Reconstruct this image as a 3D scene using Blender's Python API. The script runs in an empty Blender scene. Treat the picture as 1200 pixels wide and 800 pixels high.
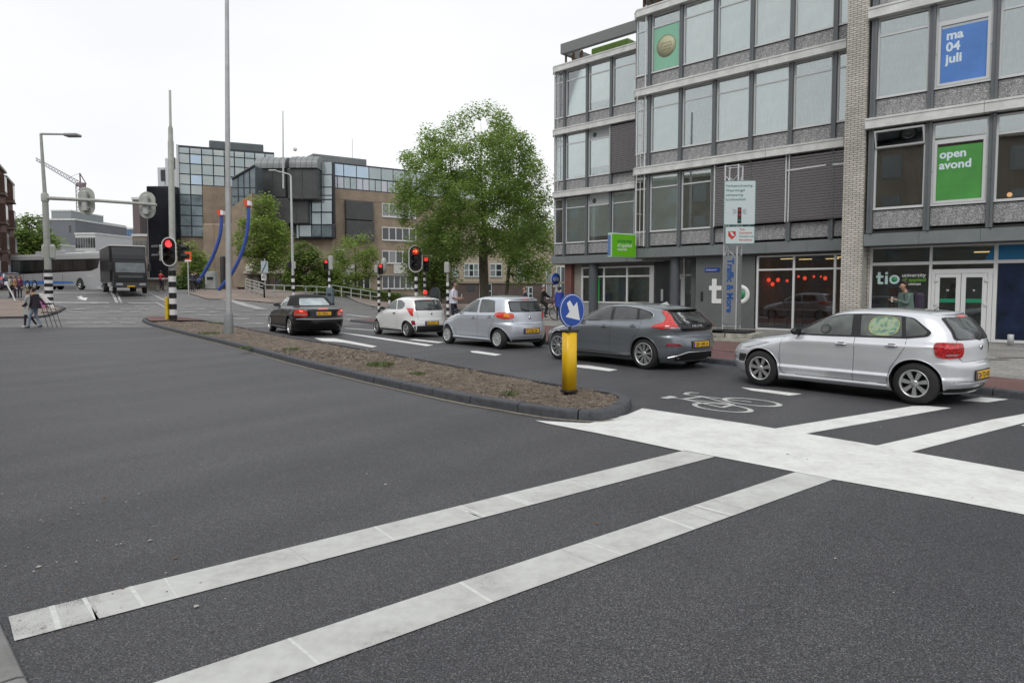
import bpy, bmesh, math, random
from mathutils import Vector, Matrix
random.seed(7)
rnd = random.random
def U(a, b): return a + (b - a) * random.random()
SC = bpy.context.scene
COL = SC.collection

# ------------------------------------------------------------------ camera
FPX, EYE, PITCH, HOR = 800.0, 1.72, math.radians(3.3), 338.4   # focal length in pixels of a 1200 wide frame
PPY = HOR + FPX * math.tan(PITCH)
cam = bpy.data.cameras.new('camera')
cam.sensor_width = 36.0
cam.lens = 36.0 * FPX / 1200.0
cam.shift_y = (PPY - 400.0) / 1200.0
cam.clip_start = 0.1
cam.clip_end = 6000
camo = bpy.data.objects.new('camera', cam)
COL.objects.link(camo)
camo.location = (0, 0, EYE)
camo.rotation_euler = (math.radians(90) - PITCH, 0, 0)
SC.camera = camo

# ------------------------------------------------------------------ sky and sun (overcast day)
SUN_EL, SUN_AZ = math.radians(52), math.radians(200)      # azimuth clockwise from +Y
w = bpy.data.worlds.new('World')
SC.world = w
w.use_nodes = True
nt = w.node_tree
bg = nt.nodes['Background']
sky = nt.nodes.new('ShaderNodeTexSky')
sky.sky_type = 'NISHITA'
sky.sun_disc = False
sky.sun_elevation = SUN_EL
sky.sun_rotation = SUN_AZ
tcw = nt.nodes.new('ShaderNodeTexCoord')
mpw = nt.nodes.new('ShaderNodeMapping')
mpw.inputs['Scale'].default_value = (1.0, 1.0, 2.6)
nzw = nt.nodes.new('ShaderNodeTexNoise')
nzw.inputs['Scale'].default_value = 1.7
nzw.inputs['Detail'].default_value = 5
rpw = nt.nodes.new('ShaderNodeValToRGB')
rpw.color_ramp.elements[0].position = 0.3
rpw.color_ramp.elements[0].color = (7.1, 7.2, 7.4, 1)
rpw.color_ramp.elements[1].position = 0.72
rpw.color_ramp.elements[1].color = (8.3, 8.35, 8.4, 1)
mxw = nt.nodes.new('ShaderNodeMix')
mxw.data_type = 'RGBA'
mxw.inputs[0].default_value = 0.93
nt.links.new(tcw.outputs['Generated'], mpw.inputs['Vector'])
nt.links.new(mpw.outputs[0], nzw.inputs['Vector'])
nt.links.new(nzw.outputs['Fac'], rpw.inputs['Fac'])
nt.links.new(sky.outputs[0], mxw.inputs[6])
nt.links.new(rpw.outputs[0], mxw.inputs[7])
nt.links.new(mxw.outputs[2], bg.inputs['Color'])
bg.inputs['Strength'].default_value = 0.1
sl = bpy.data.lights.new('sun', 'SUN')
sl.energy = 1.1
sl.angle = math.radians(25)
sl.color = (1.0, 0.97, 0.93)
so = bpy.data.objects.new('sun', sl)
COL.objects.link(so)
sd = Vector((math.sin(SUN_AZ) * math.cos(SUN_EL), math.cos(SUN_AZ) * math.cos(SUN_EL), math.sin(SUN_EL)))
so.rotation_euler = sd.to_track_quat('Z', 'Y').to_euler()
so.location = (0, -10, 60)
SC.view_settings.view_transform = 'Standard'
SC.view_settings.look = 'None'
SC.view_settings.exposure = 0.38
SC.view_settings.gamma = 1.0

# ------------------------------------------------------------------ terrain height and placing helpers
def sst(t):
    t = max(0.0, min(1.0, t))
    return t * t * (3 - 2 * t)
def hgt(x, y):
    """the street climbs to a bridge at the far left"""
    return 1.62 * sst((y - 33) / 32.0) * sst((-x - 9) / 13.0)
_c, _s = math.cos(PITCH), math.sin(PITCH)
def ray(px, py):
    a = (px - 600) / FPX
    b = -(py - PPY) / FPX
    return Vector((a, _c + b * _s, -_s + b * _c))
def G(px, py, dz=0.0):
    """ground point seen at a position of the photograph"""
    r = ray(px, py)
    k, st = 1.0, 0.25
    while k < 400:
        p = r * k
        if EYE + p.z <= hgt(p.x, p.y) + dz:
            lo, hi = k - st, k
            for _ in range(24):
                m = (lo + hi) / 2
                p = r * m
                if EYE + p.z <= hgt(p.x, p.y) + dz: hi = m
                else: lo = m
            p = r * hi
            return Vector((p.x, p.y, EYE + p.z))
        k += st
    p = r * 400
    return Vector((p.x, p.y, EYE + p.z))
def V(px, py, Y):
    r = ray(px, py)
    k = Y / r.y
    return Vector((r.x * k, Y, EYE + r.z * k))

# ------------------------------------------------------------------ materials
MATS = {}
def mat(name, col, rough=0.6, metal=0.0, nz=0.0, ns=3.0, bump=0.0, bs=40.0, coat=0.0, spec=0.5, emit=None, es=0.0, det=4):
    if name in MATS: return MATS[name]
    m = bpy.data.materials.new(name)
    m.use_nodes = True
    t = m.node_tree
    b = t.nodes['Principled BSDF']
    c = (col[0], col[1], col[2], 1)
    b.inputs['Base Color'].default_value = c
    b.inputs['Roughness'].default_value = rough
    b.inputs['Metallic'].default_value = metal
    b.inputs['Specular IOR Level'].default_value = spec
    if coat:
        b.inputs['Coat Weight'].default_value = coat
        b.inputs['Coat Roughness'].default_value = 0.04
    if emit:
        b.inputs['Emission Color'].default_value = (emit[0], emit[1], emit[2], 1)
        b.inputs['Emission Strength'].default_value = es
    if nz or bump:
        tc = t.nodes.new('ShaderNodeTexCoord')
    if nz:
        n = t.nodes.new('ShaderNodeTexNoise')
        n.inputs['Scale'].default_value = ns
        n.inputs['Detail'].default_value = det
        n.inputs['Roughness'].default_value = 0.65
        t.links.new(tc.outputs['Object'], n.inputs['Vector'])
        r = t.nodes.new('ShaderNodeValToRGB')
        lo = [max(0, x * (1 - nz)) for x in col]
        hi = [min(1, x * (1 + nz)) for x in col]
        r.color_ramp.elements[0].position = 0.3
        r.color_ramp.elements[1].position = 0.7
        r.color_ramp.elements[0].color = (*lo, 1)
        r.color_ramp.elements[1].color = (*hi, 1)
        t.links.new(n.outputs['Fac'], r.inputs['Fac'])
        t.links.new(r.outputs['Color'], b.inputs['Base Color'])
    if bump:
        n2 = t.nodes.new('ShaderNodeTexNoise')
        n2.inputs['Scale'].default_value = bs
        n2.inputs['Detail'].default_value = 3
        t.links.new(tc.outputs['Object'], n2.inputs['Vector'])
        bp = t.nodes.new('ShaderNodeBump')
        bp.inputs['Strength'].default_value = bump
        bp.inputs['Distance'].default_value = 0.02
        t.links.new(n2.outputs['Fac'], bp.inputs['Height'])
        t.links.new(bp.outputs['Normal'], b.inputs['Normal'])
    MATS[name] = m
    return m

class NT:
    """small helper for hand made node materials"""
    def __init__(s, name):
        s.m = bpy.data.materials.new(name)
        s.m.use_nodes = True
        s.t = s.m.node_tree
        s.b = s.t.nodes['Principled BSDF']
        MATS[name] = s.m
    def n(s, kind, **kw):
        x = s.t.nodes.new('ShaderNode' + kind)
        for k, v in kw.items():
            if k in x.inputs: x.inputs[k].default_value = v
            else: setattr(x, k, v)
        return x
    def l(s, a, b): s.t.links.new(a, b)
    def ramp(s, fac, stops):
        r = s.t.nodes.new('ShaderNodeValToRGB')
        e = r.color_ramp.elements
        while len(e) < len(stops): e.new(0.5)
        for i, (p, c) in enumerate(stops):
            e[i].position = p
            e[i].color = (*c, 1) if len(c) == 3 else c
        s.l(fac, r.inputs['Fac'])
        return r.outputs['Color']
    def mix(s, fac, a, b, mode='MIX'):
        x = s.t.nodes.new('ShaderNodeMix')
        x.data_type = 'RGBA'
        x.blend_type = mode
        for i, v in ((0, fac), (6, a), (7, b)):
            if isinstance(v, (int, float)): x.inputs[i].default_value = v
            elif isinstance(v, tuple): x.inputs[i].default_value = (*v, 1)
            else: s.l(v, x.inputs[i])
        return x.outputs[2]

def glass(name, tint=(0.75, 0.8, 0.8), refl=0.1, rough=0.02, grc=(0.9, 0.95, 1.0)):
    if name in MATS: return MATS[name]
    q = NT(name)
    t = q.t
    tr = t.nodes.new('ShaderNodeBsdfTransparent')
    tr.inputs[0].default_value = (*tint, 1)
    gl = t.nodes.new('ShaderNodeBsdfGlossy')
    gl.inputs['Color'].default_value = (*grc, 1)
    gl.inputs['Roughness'].default_value = rough
    fr = t.nodes.new('ShaderNodeFresnel')
    fr.inputs['IOR'].default_value = 1.5
    ad = t.nodes.new('ShaderNodeMath')
    ad.operation = 'ADD'
    ad.use_clamp = True
    ad.inputs[1].default_value = refl
    mx = t.nodes.new('ShaderNodeMixShader')
    q.l(fr.outputs[0], ad.inputs[0])
    q.l(ad.outputs[0], mx.inputs[0])
    q.l(tr.outputs[0], mx.inputs[1])
    q.l(gl.outputs[0], mx.inputs[2])
    q.l(mx.outputs[0], t.nodes['Material Output'].inputs['Surface'])
    return q.m

# ------------------------------------------------------------------ mesh builder
class MB:
    def __init__(s):
        s.v, s.f, s.m, s.s = [], [], [], []
    def add(s, vs, fs, m=0, sm=False):
        o = len(s.v)
        s.v += [tuple(v) for v in vs]
        for f in fs:
            s.f.append(tuple(i + o for i in f))
            s.m.append(m)
            s.s.append(sm)
        return s
    def box(s, x0, x1, y0, y1, z0, z1, m=0):
        vs = [(x0, y0, z0), (x1, y0, z0), (x1, y1, z0), (x0, y1, z0), (x0, y0, z1), (x1, y0, z1), (x1, y1, z1), (x0, y1, z1)]
        return s.add(vs, [(3, 2, 1, 0), (4, 5, 6, 7), (0, 1, 5, 4), (1, 2, 6, 5), (2, 3, 7, 6), (3, 0, 4, 7)], m)
    def bbox(s, x0, x1, y0, y1, z0, z1, b=0.02, m=0):
        """box with chamfered edges along all sides"""
        bm = bmesh.new()
        bmesh.ops.create_cube(bm, size=1)
        for v in bm.verts:
            v.co = Vector(((x0 + x1) / 2 + v.co.x * (x1 - x0), (y0 + y1) / 2 + v.co.y * (y1 - y0), (z0 + z1) / 2 + v.co.z * (z1 - z0)))
        bmesh.ops.bevel(bm, geom=bm.edges[:], offset=b, segments=1, profile=0.5, affect='EDGES')
        s.bm(bm, m)
        return s
    def bm(s, bm, m=0, sm=False):
        bm.verts.index_update()
        s.add([v.co[:] for v in bm.verts], [tuple(v.index for v in f.verts) for f in bm.faces], m, sm)
        bm.free()
        return s
    def quad(s, a, b, c, d, m=0): return s.add([a, b, c, d], [(0, 1, 2, 3)], m)
    def poly(s, pts, m=0): return s.add(pts, [tuple(range(len(pts)))], m)
    def cyl(s, p0, p1, r0, r1=None, n=12, m=0, caps=True, sm=True):
        p0, p1 = Vector(p0), Vector(p1)
        r1 = r0 if r1 is None else r1
        d = (p1 - p0).normalized()
        a = d.orthogonal().normalized()
        b = d.cross(a)
        vs = []
        for p, r in ((p0, r0), (p1, r1)):
            for i in range(n):
                t = 2 * math.pi * i / n
                vs.append(p + a * math.cos(t) * r + b * math.sin(t) * r)
        s.add(vs, [(i, (i + 1) % n, n + (i + 1) % n, n + i) for i in range(n)], m, sm)
        if caps:
            s.add(vs[:n], [tuple(reversed(range(n)))], m)
            s.add(vs[n:], [tuple(range(n))], m)
        return s
    def tube(s, pts, r, n=8, m=0, closed=False):
        pts = [Vector(p) for p in pts]
        N = len(pts)
        rs = r if isinstance(r, (list, tuple)) else [r] * N
        vs = []
        up = None
        for i, p in enumerate(pts):
            if closed: d = (pts[(i + 1) % N] - pts[i - 1]).normalized()
            else: d = (pts[min(i + 1, N - 1)] - pts[max(i - 1, 0)]).normalized()
            if up is None: up = d.orthogonal().normalized()
            a = (up - d * up.dot(d))
            a = a.normalized() if a.length > 1e-5 else d.orthogonal().normalized()
            up = a
            b = d.cross(a)
            for k in range(n):
                t = 2 * math.pi * k / n
                vs.append(p + (a * math.cos(t) + b * math.sin(t)) * rs[i])
        fs = []
        for i in range(N if closed else N - 1):
            j = (i + 1) % N
            for k in range(n):
                fs.append((i * n + k, i * n + (k + 1) % n, j * n + (k + 1) % n, j * n + k))
        s.add(vs, fs, m, True)
        if not closed:
            s.add(vs[:n], [tuple(reversed(range(n)))], m)
            s.add(vs[-n:], [tuple(range(n))], m)
        return s
    def prism(s, poly, z0, z1, m=0, ax='z'):
        """polygon in the plane across ax, extruded from z0 to z1"""
        n = len(poly)
        def P(a, b, c):
            return (a, b, c) if ax == 'z' else ((a, c, b) if ax == 'y' else (c, a, b))
        vs = [P(a, b, z0) for a, b in poly] + [P(a, b, z1) for a, b in poly]
        fs = [tuple(reversed(range(n))), tuple(range(n, 2 * n))]
        fs += [(i, (i + 1) % n, n + (i + 1) % n, n + i) for i in range(n)]
        return s.add(vs, fs, m)
    def ball(s, c, r, nu=12, nv=8, m=0):
        rx, ry, rz = r if isinstance(r, (tuple, list)) else (r, r, r)
        vs = [(c[0], c[1], c[2] + rz)]
        for j in range(1, nv):
            a = math.pi * j / nv
            for i in range(nu):
                b = 2 * math.pi * i / nu
                vs.append((c[0] + rx * math.sin(a) * math.cos(b), c[1] + ry * math.sin(a) * math.sin(b), c[2] + rz * math.cos(a)))
        vs.append((c[0], c[1], c[2] - rz))
        fs = [(0, 1 + i, 1 + (i + 1) % nu) for i in range(nu)]
        for j in range(nv - 2):
            o = 1 + j * nu
            fs += [(o + i, o + nu + i, o + nu + (i + 1) % nu, o + (i + 1) % nu) for i in range(nu)]
        o = 1 + (nv - 2) * nu
        fs += [(o + i, len(vs) - 1, o + (i + 1) % nu) for i in range(nu)]
        return s.add(vs, fs, m, True)
    def lathe(s, prof, n=24, m=0, ax='z', o=(0, 0, 0)):
        """profile of (radius, height) turned about an axis"""
        vs = []
        for r, h in prof:
            for i in range(n):
                t = 2 * math.pi * i / n
                a, b = r * math.cos(t), r * math.sin(t)
                p = (a, b, h) if ax == 'z' else ((a, h, b) if ax == 'y' else (h, a, b))
                vs.append((p[0] + o[0], p[1] + o[1], p[2] + o[2]))
        fs = []
        for j in range(len(prof) - 1):
            for i in range(n):
                fs.append((j * n + i, j * n + (i + 1) % n, (j + 1) * n + (i + 1) % n, (j + 1) * n + i))
        return s.add(vs, fs, m, True)
    def xf(s, M):
        s.v = [tuple(M @ Vector(v)) for v in s.v]
        return s
    def join(s, o, M=None, m=None):
        vs = o.v if M is None else [tuple(M @ Vector(v)) for v in o.v]
        b = len(s.v)
        s.v += vs
        s.f += [tuple(i + b for i in f) for f in o.f]
        s.m += o.m if m is None else [m] * len(o.f)
        s.s += o.s
        return s
    def mesh(s, name, mats, fix=True):
        me = bpy.data.meshes.new(name)
        me.from_pydata(s.v, [], s.f)
        for m in (mats if isinstance(mats, (list, tuple)) else [mats]): me.materials.append(m)
        me.polygons.foreach_set('material_index', s.m)
        me.polygons.foreach_set('use_smooth', s.s)
        if fix and len(s.f) < 60000:
            bm = bmesh.new()
            bm.from_mesh(me)
            bmesh.ops.recalc_face_normals(bm, faces=bm.faces)
            bm.to_mesh(me)
            bm.free()
        me.update()
        return me
    def build(s, name, mats, parent=None, loc=None, rz=None, kind=None, fix=True):
        return link(name, s.mesh(name, mats, fix), parent, loc, rz, kind)

def link(name, me, parent=None, loc=None, rz=None, kind=None):
    o = bpy.data.objects.new(name, me)
    COL.objects.link(o)
    if parent is not None: o.parent = parent
    if loc is not None: o.location = loc
    if rz is not None: o.rotation_euler = (0, 0, rz)
    if kind: o['kind'] = kind
    return o
def tag(o, label, cat, group=None, kind=None):
    o['label'] = label
    o['category'] = cat
    if group: o['group'] = group
    if kind: o['kind'] = kind
    return o
def thing(name, label, cat, loc=(0, 0, 0), rz=0.0, group=None):
    o = bpy.data.objects.new(name, None)
    o.empty_display_size = 0.2
    COL.objects.link(o)
    o.location = loc
    o.rotation_euler = (0, 0, rz)
    return tag(o, label, cat, group)
def copy_tree(o, parent=None):
    c = o.copy()
    COL.objects.link(c)
    c.parent = parent
    for ch in list(o.children): copy_tree(ch, c)
    return c
def text_mesh(txt, size, depth=0.004, bold=0.0, align='LEFT', spacing=1.0):
    cu = bpy.data.curves.new('lettering', 'FONT')
    cu.body = txt
    cu.size = size
    cu.extrude = depth
    cu.offset = bold
    cu.align_x = align
    cu.resolution_u = 3
    cu.space_character = spacing
    cu.space_line = 0.95
    ob = bpy.data.objects.new('lettering', cu)
    COL.objects.link(ob)
    dg = bpy.context.evaluated_depsgraph_get()
    me = bpy.data.meshes.new_from_object(ob.evaluated_get(dg))
    bpy.data.objects.remove(ob)
    return me
def text(txt, size, m, parent, M, name='lettering', **kw):
    """flat text; M puts its xy plane where it stands (local to the parent)"""
    me = text_mesh(txt, size, **kw)
    me.name = name
    me.transform(M)
    me.materials.clear()
    me.materials.append(m)
    return link(name, me, parent)
def frameM(o, x, y):
    """matrix with origin o and axes x, y, x cross y"""
    x, y = Vector(x).normalized(), Vector(y).normalized()
    z = x.cross(y)
    return Matrix(((x[0], y[0], z[0], o[0]), (x[1], y[1], z[1], o[1]), (x[2], y[2], z[2], o[2]), (0, 0, 0, 1)))
# ================================================================== GROUND
def asphalt(name, base, speck, fine=95.0, dark=(0.5, 0.5, 0.5), big=0.35):
    q = NT(name)
    tc = q.n('TexCoord')
    v = q.n('TexVoronoi', Scale=fine)
    q.l(tc.outputs['Object'], v.inputs['Vector'])
    n = q.n('TexNoise', Scale=fine * 0.8, Detail=3.0)
    q.l(tc.outputs['Object'], n.inputs['Vector'])
    b = q.n('TexNoise', Scale=big, Detail=6.0, Roughness=0.6)
    q.l(tc.outputs['Object'], b.inputs['Vector'])
    hs = q.n('SeparateColor')
    q.l(v.outputs['Color'], hs.inputs[0])
    c1 = q.ramp(hs.outputs[0], [(0.0, tuple(x * 0.42 for x in base)), (0.55, base), (0.86, tuple(x * 1.5 for x in base)), (1.0, speck)])
    c2 = q.ramp(n.outputs['Fac'], [(0.36, (0.5, 0.5, 0.5)), (0.64, (1.42, 1.42, 1.42))])
    c3 = q.ramp(b.outputs['Fac'], [(0.3, (0.80, 0.80, 0.82)), (0.5, (1, 1, 1)), (0.7, (1.17, 1.17, 1.15))])
    m1 = q.mix(1.0, c1, c2, 'MULTIPLY')
    m2 = q.mix(1.0, m1, c3, 'MULTIPLY')
    # tyre polished lanes run along the street
    mp = q.n('Mapping')
    mp.inputs['Rotation'].default_value = (0, 0, math.radians(-52.0))
    q.l(tc.outputs['Object'], mp.inputs['Vector'])
    sx = q.n('SeparateXYZ')
    q.l(mp.outputs[0], sx.inputs[0])
    wv = q.n('TexNoise', Scale=1.0, Detail=3.0)
    cx = q.n('CombineXYZ')
    mul = q.n('Math', operation='MULTIPLY')
    mul.inputs[1].default_value = 0.03
    q.l(sx.outputs[0], mul.inputs[0])
    q.l(mul.outputs[0], cx.inputs[0])
    q.l(sx.outputs[1], cx.inputs[1])
    q.l(cx.outputs[0], wv.inputs['Vector'])
    c4 = q.ramp(wv.outputs['Fac'], [(0.32, (0.84, 0.84, 0.85)), (0.66, (1.16, 1.15, 1.13))])
    m3 = q.mix(1.0, m2, c4, 'MULTIPLY')
    q.l(m3, q.b.inputs['Base Color'])
    q.b.inputs['Roughness'].default_value = 0.56
    q.b.inputs['Specular IOR Level'].default_value = 0.4
    bp = q.n('Bump', Strength=0.55, Distance=0.006)
    q.l(v.outputs['Distance'], bp.inputs['Height'])
    q.l(bp.outputs['Normal'], q.b.inputs['Normal'])
    return q.m
M_asph = asphalt('asphalt', (0.060, 0.0605, 0.066), (0.16, 0.16, 0.165), fine=150.0)
M_asph2 = asphalt('worn_asphalt', (0.125, 0.123, 0.122), (0.3, 0.3, 0.3), fine=55)

def paint_mat(name, wear, k=1.0):
    q = NT(name)
    tc = q.n('TexCoord')
    n = q.n('TexNoise', Scale=160.0, Detail=2.0)
    q.l(tc.outputs['Object'], n.inputs['Vector'])
    n2 = q.n('TexNoise', Scale=2.2, Detail=6.0, Roughness=0.7)
    q.l(tc.outputs['Object'], n2.inputs['Vector'])
    n3 = q.n('TexNoise', Scale=14.0, Detail=4.0)
    q.l(tc.outputs['Object'], n3.inputs['Vector'])
    c = q.ramp(n2.outputs['Fac'], [(0.28, tuple(x * k for x in (0.56, 0.56, 0.54))), (0.55, tuple(x * k for x in (0.70, 0.71, 0.69))), (0.8, tuple(x * k for x in (0.77, 0.78, 0.76)))])
    c = q.mix(1.0, c, q.ramp(n3.outputs['Fac'], [(0.3, (0.9, 0.9, 0.9)), (0.6, (1, 1, 1))]), 'MULTIPLY')
    m = q.n('Math', operation='ADD')
    q.l(n.outputs['Fac'], m.inputs[0])
    q.l(n2.outputs['Fac'], m.inputs[1])
    f = q.ramp(m.outputs[0], [(wear, (0, 0, 0)), (wear + 0.1, (1, 1, 1))])
    c2 = q.mix(f, (0.17, 0.17, 0.17), c)
    q.l(c2, q.b.inputs['Base Color'])
    q.b.inputs['Roughness'].default_value = 0.7
    bp = q.n('Bump', Strength=0.3, Distance=0.004)
    q.l(n.outputs['Fac'], bp.inputs['Height'])
    q.l(bp.outputs['Normal'], q.b.inputs['Normal'])
    return q.m
M_paint = paint_mat('road_paint', 0.60)
M_stripe = paint_mat('grey_road_paint', 0.66, 0.76)
M_paint_worn = paint_mat('worn_road_paint', 0.80, 0.76)
M_paint_far = mat('old_road_paint', (0.33, 0.33, 0.325), 0.8, nz=0.4, ns=1.6)

# base terrain sheet: fine where it slopes, reaching to the horizon
def sheet(x0, x1, y0, y1, nx, ny, dz, mtl, name, parent=None, kind='structure'):
    b = MB()
    for j in range(ny + 1):
        for i in range(nx + 1):
            x = x0 + (x1 - x0) * i / nx
            y = y0 + (y1 - y0) * j / ny
            b.v.append((x, y, hgt(x, y) + dz))
    for j in range(ny):
        for i in range(nx):
            a = j * (nx + 1) + i
            b.f.append((a, a + 1, a + nx + 2, a + nx + 1))
            b.m.append(0)
            b.s.append(True)
    return b.build(name, mtl, parent, kind=kind)
xs = [-1600, -500, -200, -120] + [-90 + 2 * i for i in range(46)] + [6, 20, 60, 150, 400, 1600]
ys = [-60, -10, 0, 10, 20, 26, 29.5] + [31 + 1.0 * i for i in range(39)] + [75, 85, 100, 150, 300, 700, 3000]
b = MB()
for y in ys:
    for x in xs: b.v.append((x, y, hgt(x, y) if y < 1000 else 0.0))
for j in range(len(ys) - 1):
    for i in range(len(xs) - 1):
        a = j * len(xs) + i
        b.f.append((a, a + 1, a + len(xs) + 1, a + len(xs)))
        b.m.append(0)
        b.s.append(True)
road = b.build('road', M_asph, kind='structure')

def drape(pts_px, mtl, name, parent, dz=0.004, kind=None, grid=2.0):
    """polygon given in photo positions, laid on the terrain (convex quads subdivided)"""
    P = [G(x, y) for x, y in pts_px]
    return drape_w([(p.x, p.y) for p in P], mtl, name, parent, dz, kind, grid)
def drape_w(P, mtl, name, parent, dz=0.004, kind=None, grid=2.0):
    far = any(p[1] > 31 for p in P)
    bm = bmesh.new()
    vs = [bm.verts.new((p[0], p[1], 0)) for p in P]
    bm.faces.new(vs)
    if far:
        bmesh.ops.triangulate(bm, faces=bm.faces[:])
        for _ in range(9):
            es = [e for e in bm.edges if e.calc_length() > grid]
            if not es: break
            bmesh.ops.subdivide_edges(bm, edges=es, cuts=1)
            bmesh.ops.triangulate(bm, faces=bm.faces[:])
    for v in bm.verts: v.co.z = hgt(v.co.x, v.co.y) + dz * (6.5 if far else 1)
    q = MB()
    q.bm(bm)
    for i in range(len(q.s)): q.s[i] = True
    q.build(name, mtl, parent, kind=kind)

# older, lighter asphalt of the crossing beyond the island
w1 = [(-60, 29.6), (-14.6, 30.2), (-12.4, 30.6), (-8, 27.5), (-2, 33), (6, 44), (-3, 75), (-75, 85), (-75, 29)]
drape_w([(-75, 29.6), (-15.8, 30.0), (-12.0, 30.0), (-10.0, 30.5), (6, 42), (-2, 74), (-75, 84)], M_asph2, 'crossing_asphalt', road, dz=0.0014, grid=1.6)

# ---------------- painted markings (white) ; corner positions read from the photo
def mark(name, pts, m=M_paint, dz=0.005): drape(pts, m, name, road, dz)
mark('crossing_band', [(752.7, 478.5), (880, 497.5), (1000, 517.5), (1200, 553), (1290, 568), (1290, 622), (1200, 603), (1100, 583.5), (976, 561.8), (932, 553), (838, 534.8), (801, 527.7), (720, 510), (640, 493.7), (690, 496), (735, 486)])
mark('edge_line', [(627, 493), (640, 493.9), (720, 510.4), (801, 528.0), (801, 529.3), (700, 508.0), (640, 496.5)], dz=0.009)
def ext(a, b, k):
    a, b = G(*a), G(*b)
    d = (b - a)
    p = a + d * k
    return (p.x, p.y)
a1 = G(801, 528.2); a2 = G(10, 723); a3 = G(17, 751.5); a4 = G(838, 535.2)
def lerp(p, q, k): return p + (q - p) * k
am, an = lerp(a1, a2, 0.6), lerp(a4, a3, 0.6)
drape_w([(p.x, p.y) for p in (a1, am, an, a4)], M_stripe, 'crossing_stripe', road, 0.0052)
am2, an2 = lerp(a1, a2, 0.93), lerp(a4, a3, 0.93)
drape_w([(p.x, p.y) for p in (am, am2, an2, an)], M_stripe, 'crossing_stripe', road, 0.0052)
drape_w([(p.x, p.y) for p in (am2, a2, a3, an2)], M_paint_worn, 'crossing_stripe', road, 0.0052)
b1 = G(932, 553.3); b2 = G(185, 799); b3 = G(320, 799); b4 = G(976, 562.1)
d1, d2 = (b2 - b1), (b3 - b4)
e1, e2 = b1 + d1 * 1.35, b4 + d2 * 1.62
drape_w([(p.x, p.y) for p in (b1, e1, e2, b4)], M_stripe, 'crossing_stripe', road, 0.0052)
mark('crossing_stripe', [(893, 504.6), (1070, 475.8), (1086, 475.6), (1115, 478), (928, 511.2)], dz=.0044)
mark('crossing_stripe', [(1124, 469.6), (1150, 465.5), (1182, 468), (1158, 471.5)])
mark('crossing_stripe', [(1012, 525.6), (1162.5, 491.7), (1200, 485), (1260, 474.5), (1275, 480), (1200, 495.5), (1052, 533.6)], dz=.0044)
mark('crossing_stripe', [(1196, 498.5), (1260, 486), (1300, 489), (1230, 505)])
# drag ridges across the two long stripes
random.seed(8)
M_ridge = [mat('paint_ridge_pale', (0.60, 0.61, 0.59), .7, nz=.15, ns=30), mat('paint_ridge_dark', (0.43, 0.43, 0.42), .8, nz=.15, ns=30)]
for (p1, p2, p3, p4, ks) in ((a1, a2, a3, a4, (.30, .42, .425, .50, .505, .51, .63, .74, .87, .90, .935, .94, .965)), (b1, e1, e2, b4, (.18, .21, .215, .24, .27, .38, .41, .52, .66))):
    for k in ks:
        wd = U(.0015, .005)
        sh_ = U(-.003, .003)
        ed = (p3 - p4).normalized()
        def foot(p): return p4 + ed * ((p - p4).dot(ed) + sh_ * 8)
        qa, qb = lerp(p1, p2, k), lerp(p1, p2, k + wd)
        qd = [qa, qb, foot(qb), foot(qa)]
        drape_w([(p.x, p.y) for p in qd], M_ridge[0] if rnd() < .7 else M_ridge[1], 'paint_ridge', road, 0.0062)
# lane lines
for q4 in ([(868, 453.8), (900, 457), (940, 461.8), (925, 463.6), (880, 457.5)],
           [(676, 427.6), (690, 428.2), (724, 433.4), (714, 435), (676, 430.2)],
           [(551, 411.2), (560, 411.3), (588, 415.4), (580, 416.8), (553, 413)],
           [(398, 390.0), (404, 389.8), (508, 404.4), (500, 405.6)],
           [(368, 396.2), (392, 396.4), (442, 405.8), (436, 407.2), (402, 401.2), (378, 399.5)],
           [(478, 398.0), (486, 397.4), (521, 401.0), (513, 402)]):
    mark('lane_line', q4)
for q4 in ([(403, 374.4), (416, 374.6), (428, 377), (414, 377.2)], [(402, 369.0), (410, 368.8), (440, 372.2), (430, 372.6)],
           [(404, 384.0), (440, 386.6), (440, 387.6), (404, 385.2)], [(437, 379.4), (462, 381), (460, 382), (436, 380.6)]):
    mark('lane_line', q4, M_paint_far)
mark('edge_line', [(236, 346.8), (248, 347.0), (314, 362.6), (300, 362.8)], M_paint_far)
mark('stop_line', [(60, 354.2), (128, 354.6), (128, 356.0), (60, 355.6)], M_paint_far)
mark('stop_line', [(58, 343.2), (126, 343.2), (126, 344.0), (58, 344.0)], M_paint_far)
mark('stop_line', [(150, 355.0), (184, 355.2), (186, 356.0), (150, 356.0)], M_paint_far)
mark('lane_line', [(107, 337.6), (110.5, 337.6), (139, 355.6), (135.5, 355.6)], M_paint_far)
mark('lane_line', [(112.5, 338.2), (115, 338.2), (143.5, 355.6), (141, 355.6)], M_paint_far)
mark('lane_line', [(171, 343.0), (174.5, 343.4), (200, 354.6), (196.5, 355.2)], M_paint_far)
mark('lane_line', [(182, 354.6), (185, 354.8), (196, 361.6), (193, 361.6)], M_paint_far)
# turn arrow
mark('turn_arrow', [(89.5, 348.6), (95.5, 347.0), (97.0, 349.0), (103, 349.4), (100.5, 352.6), (89.8, 350.4), (94.4, 350.0)], M_paint)
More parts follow.
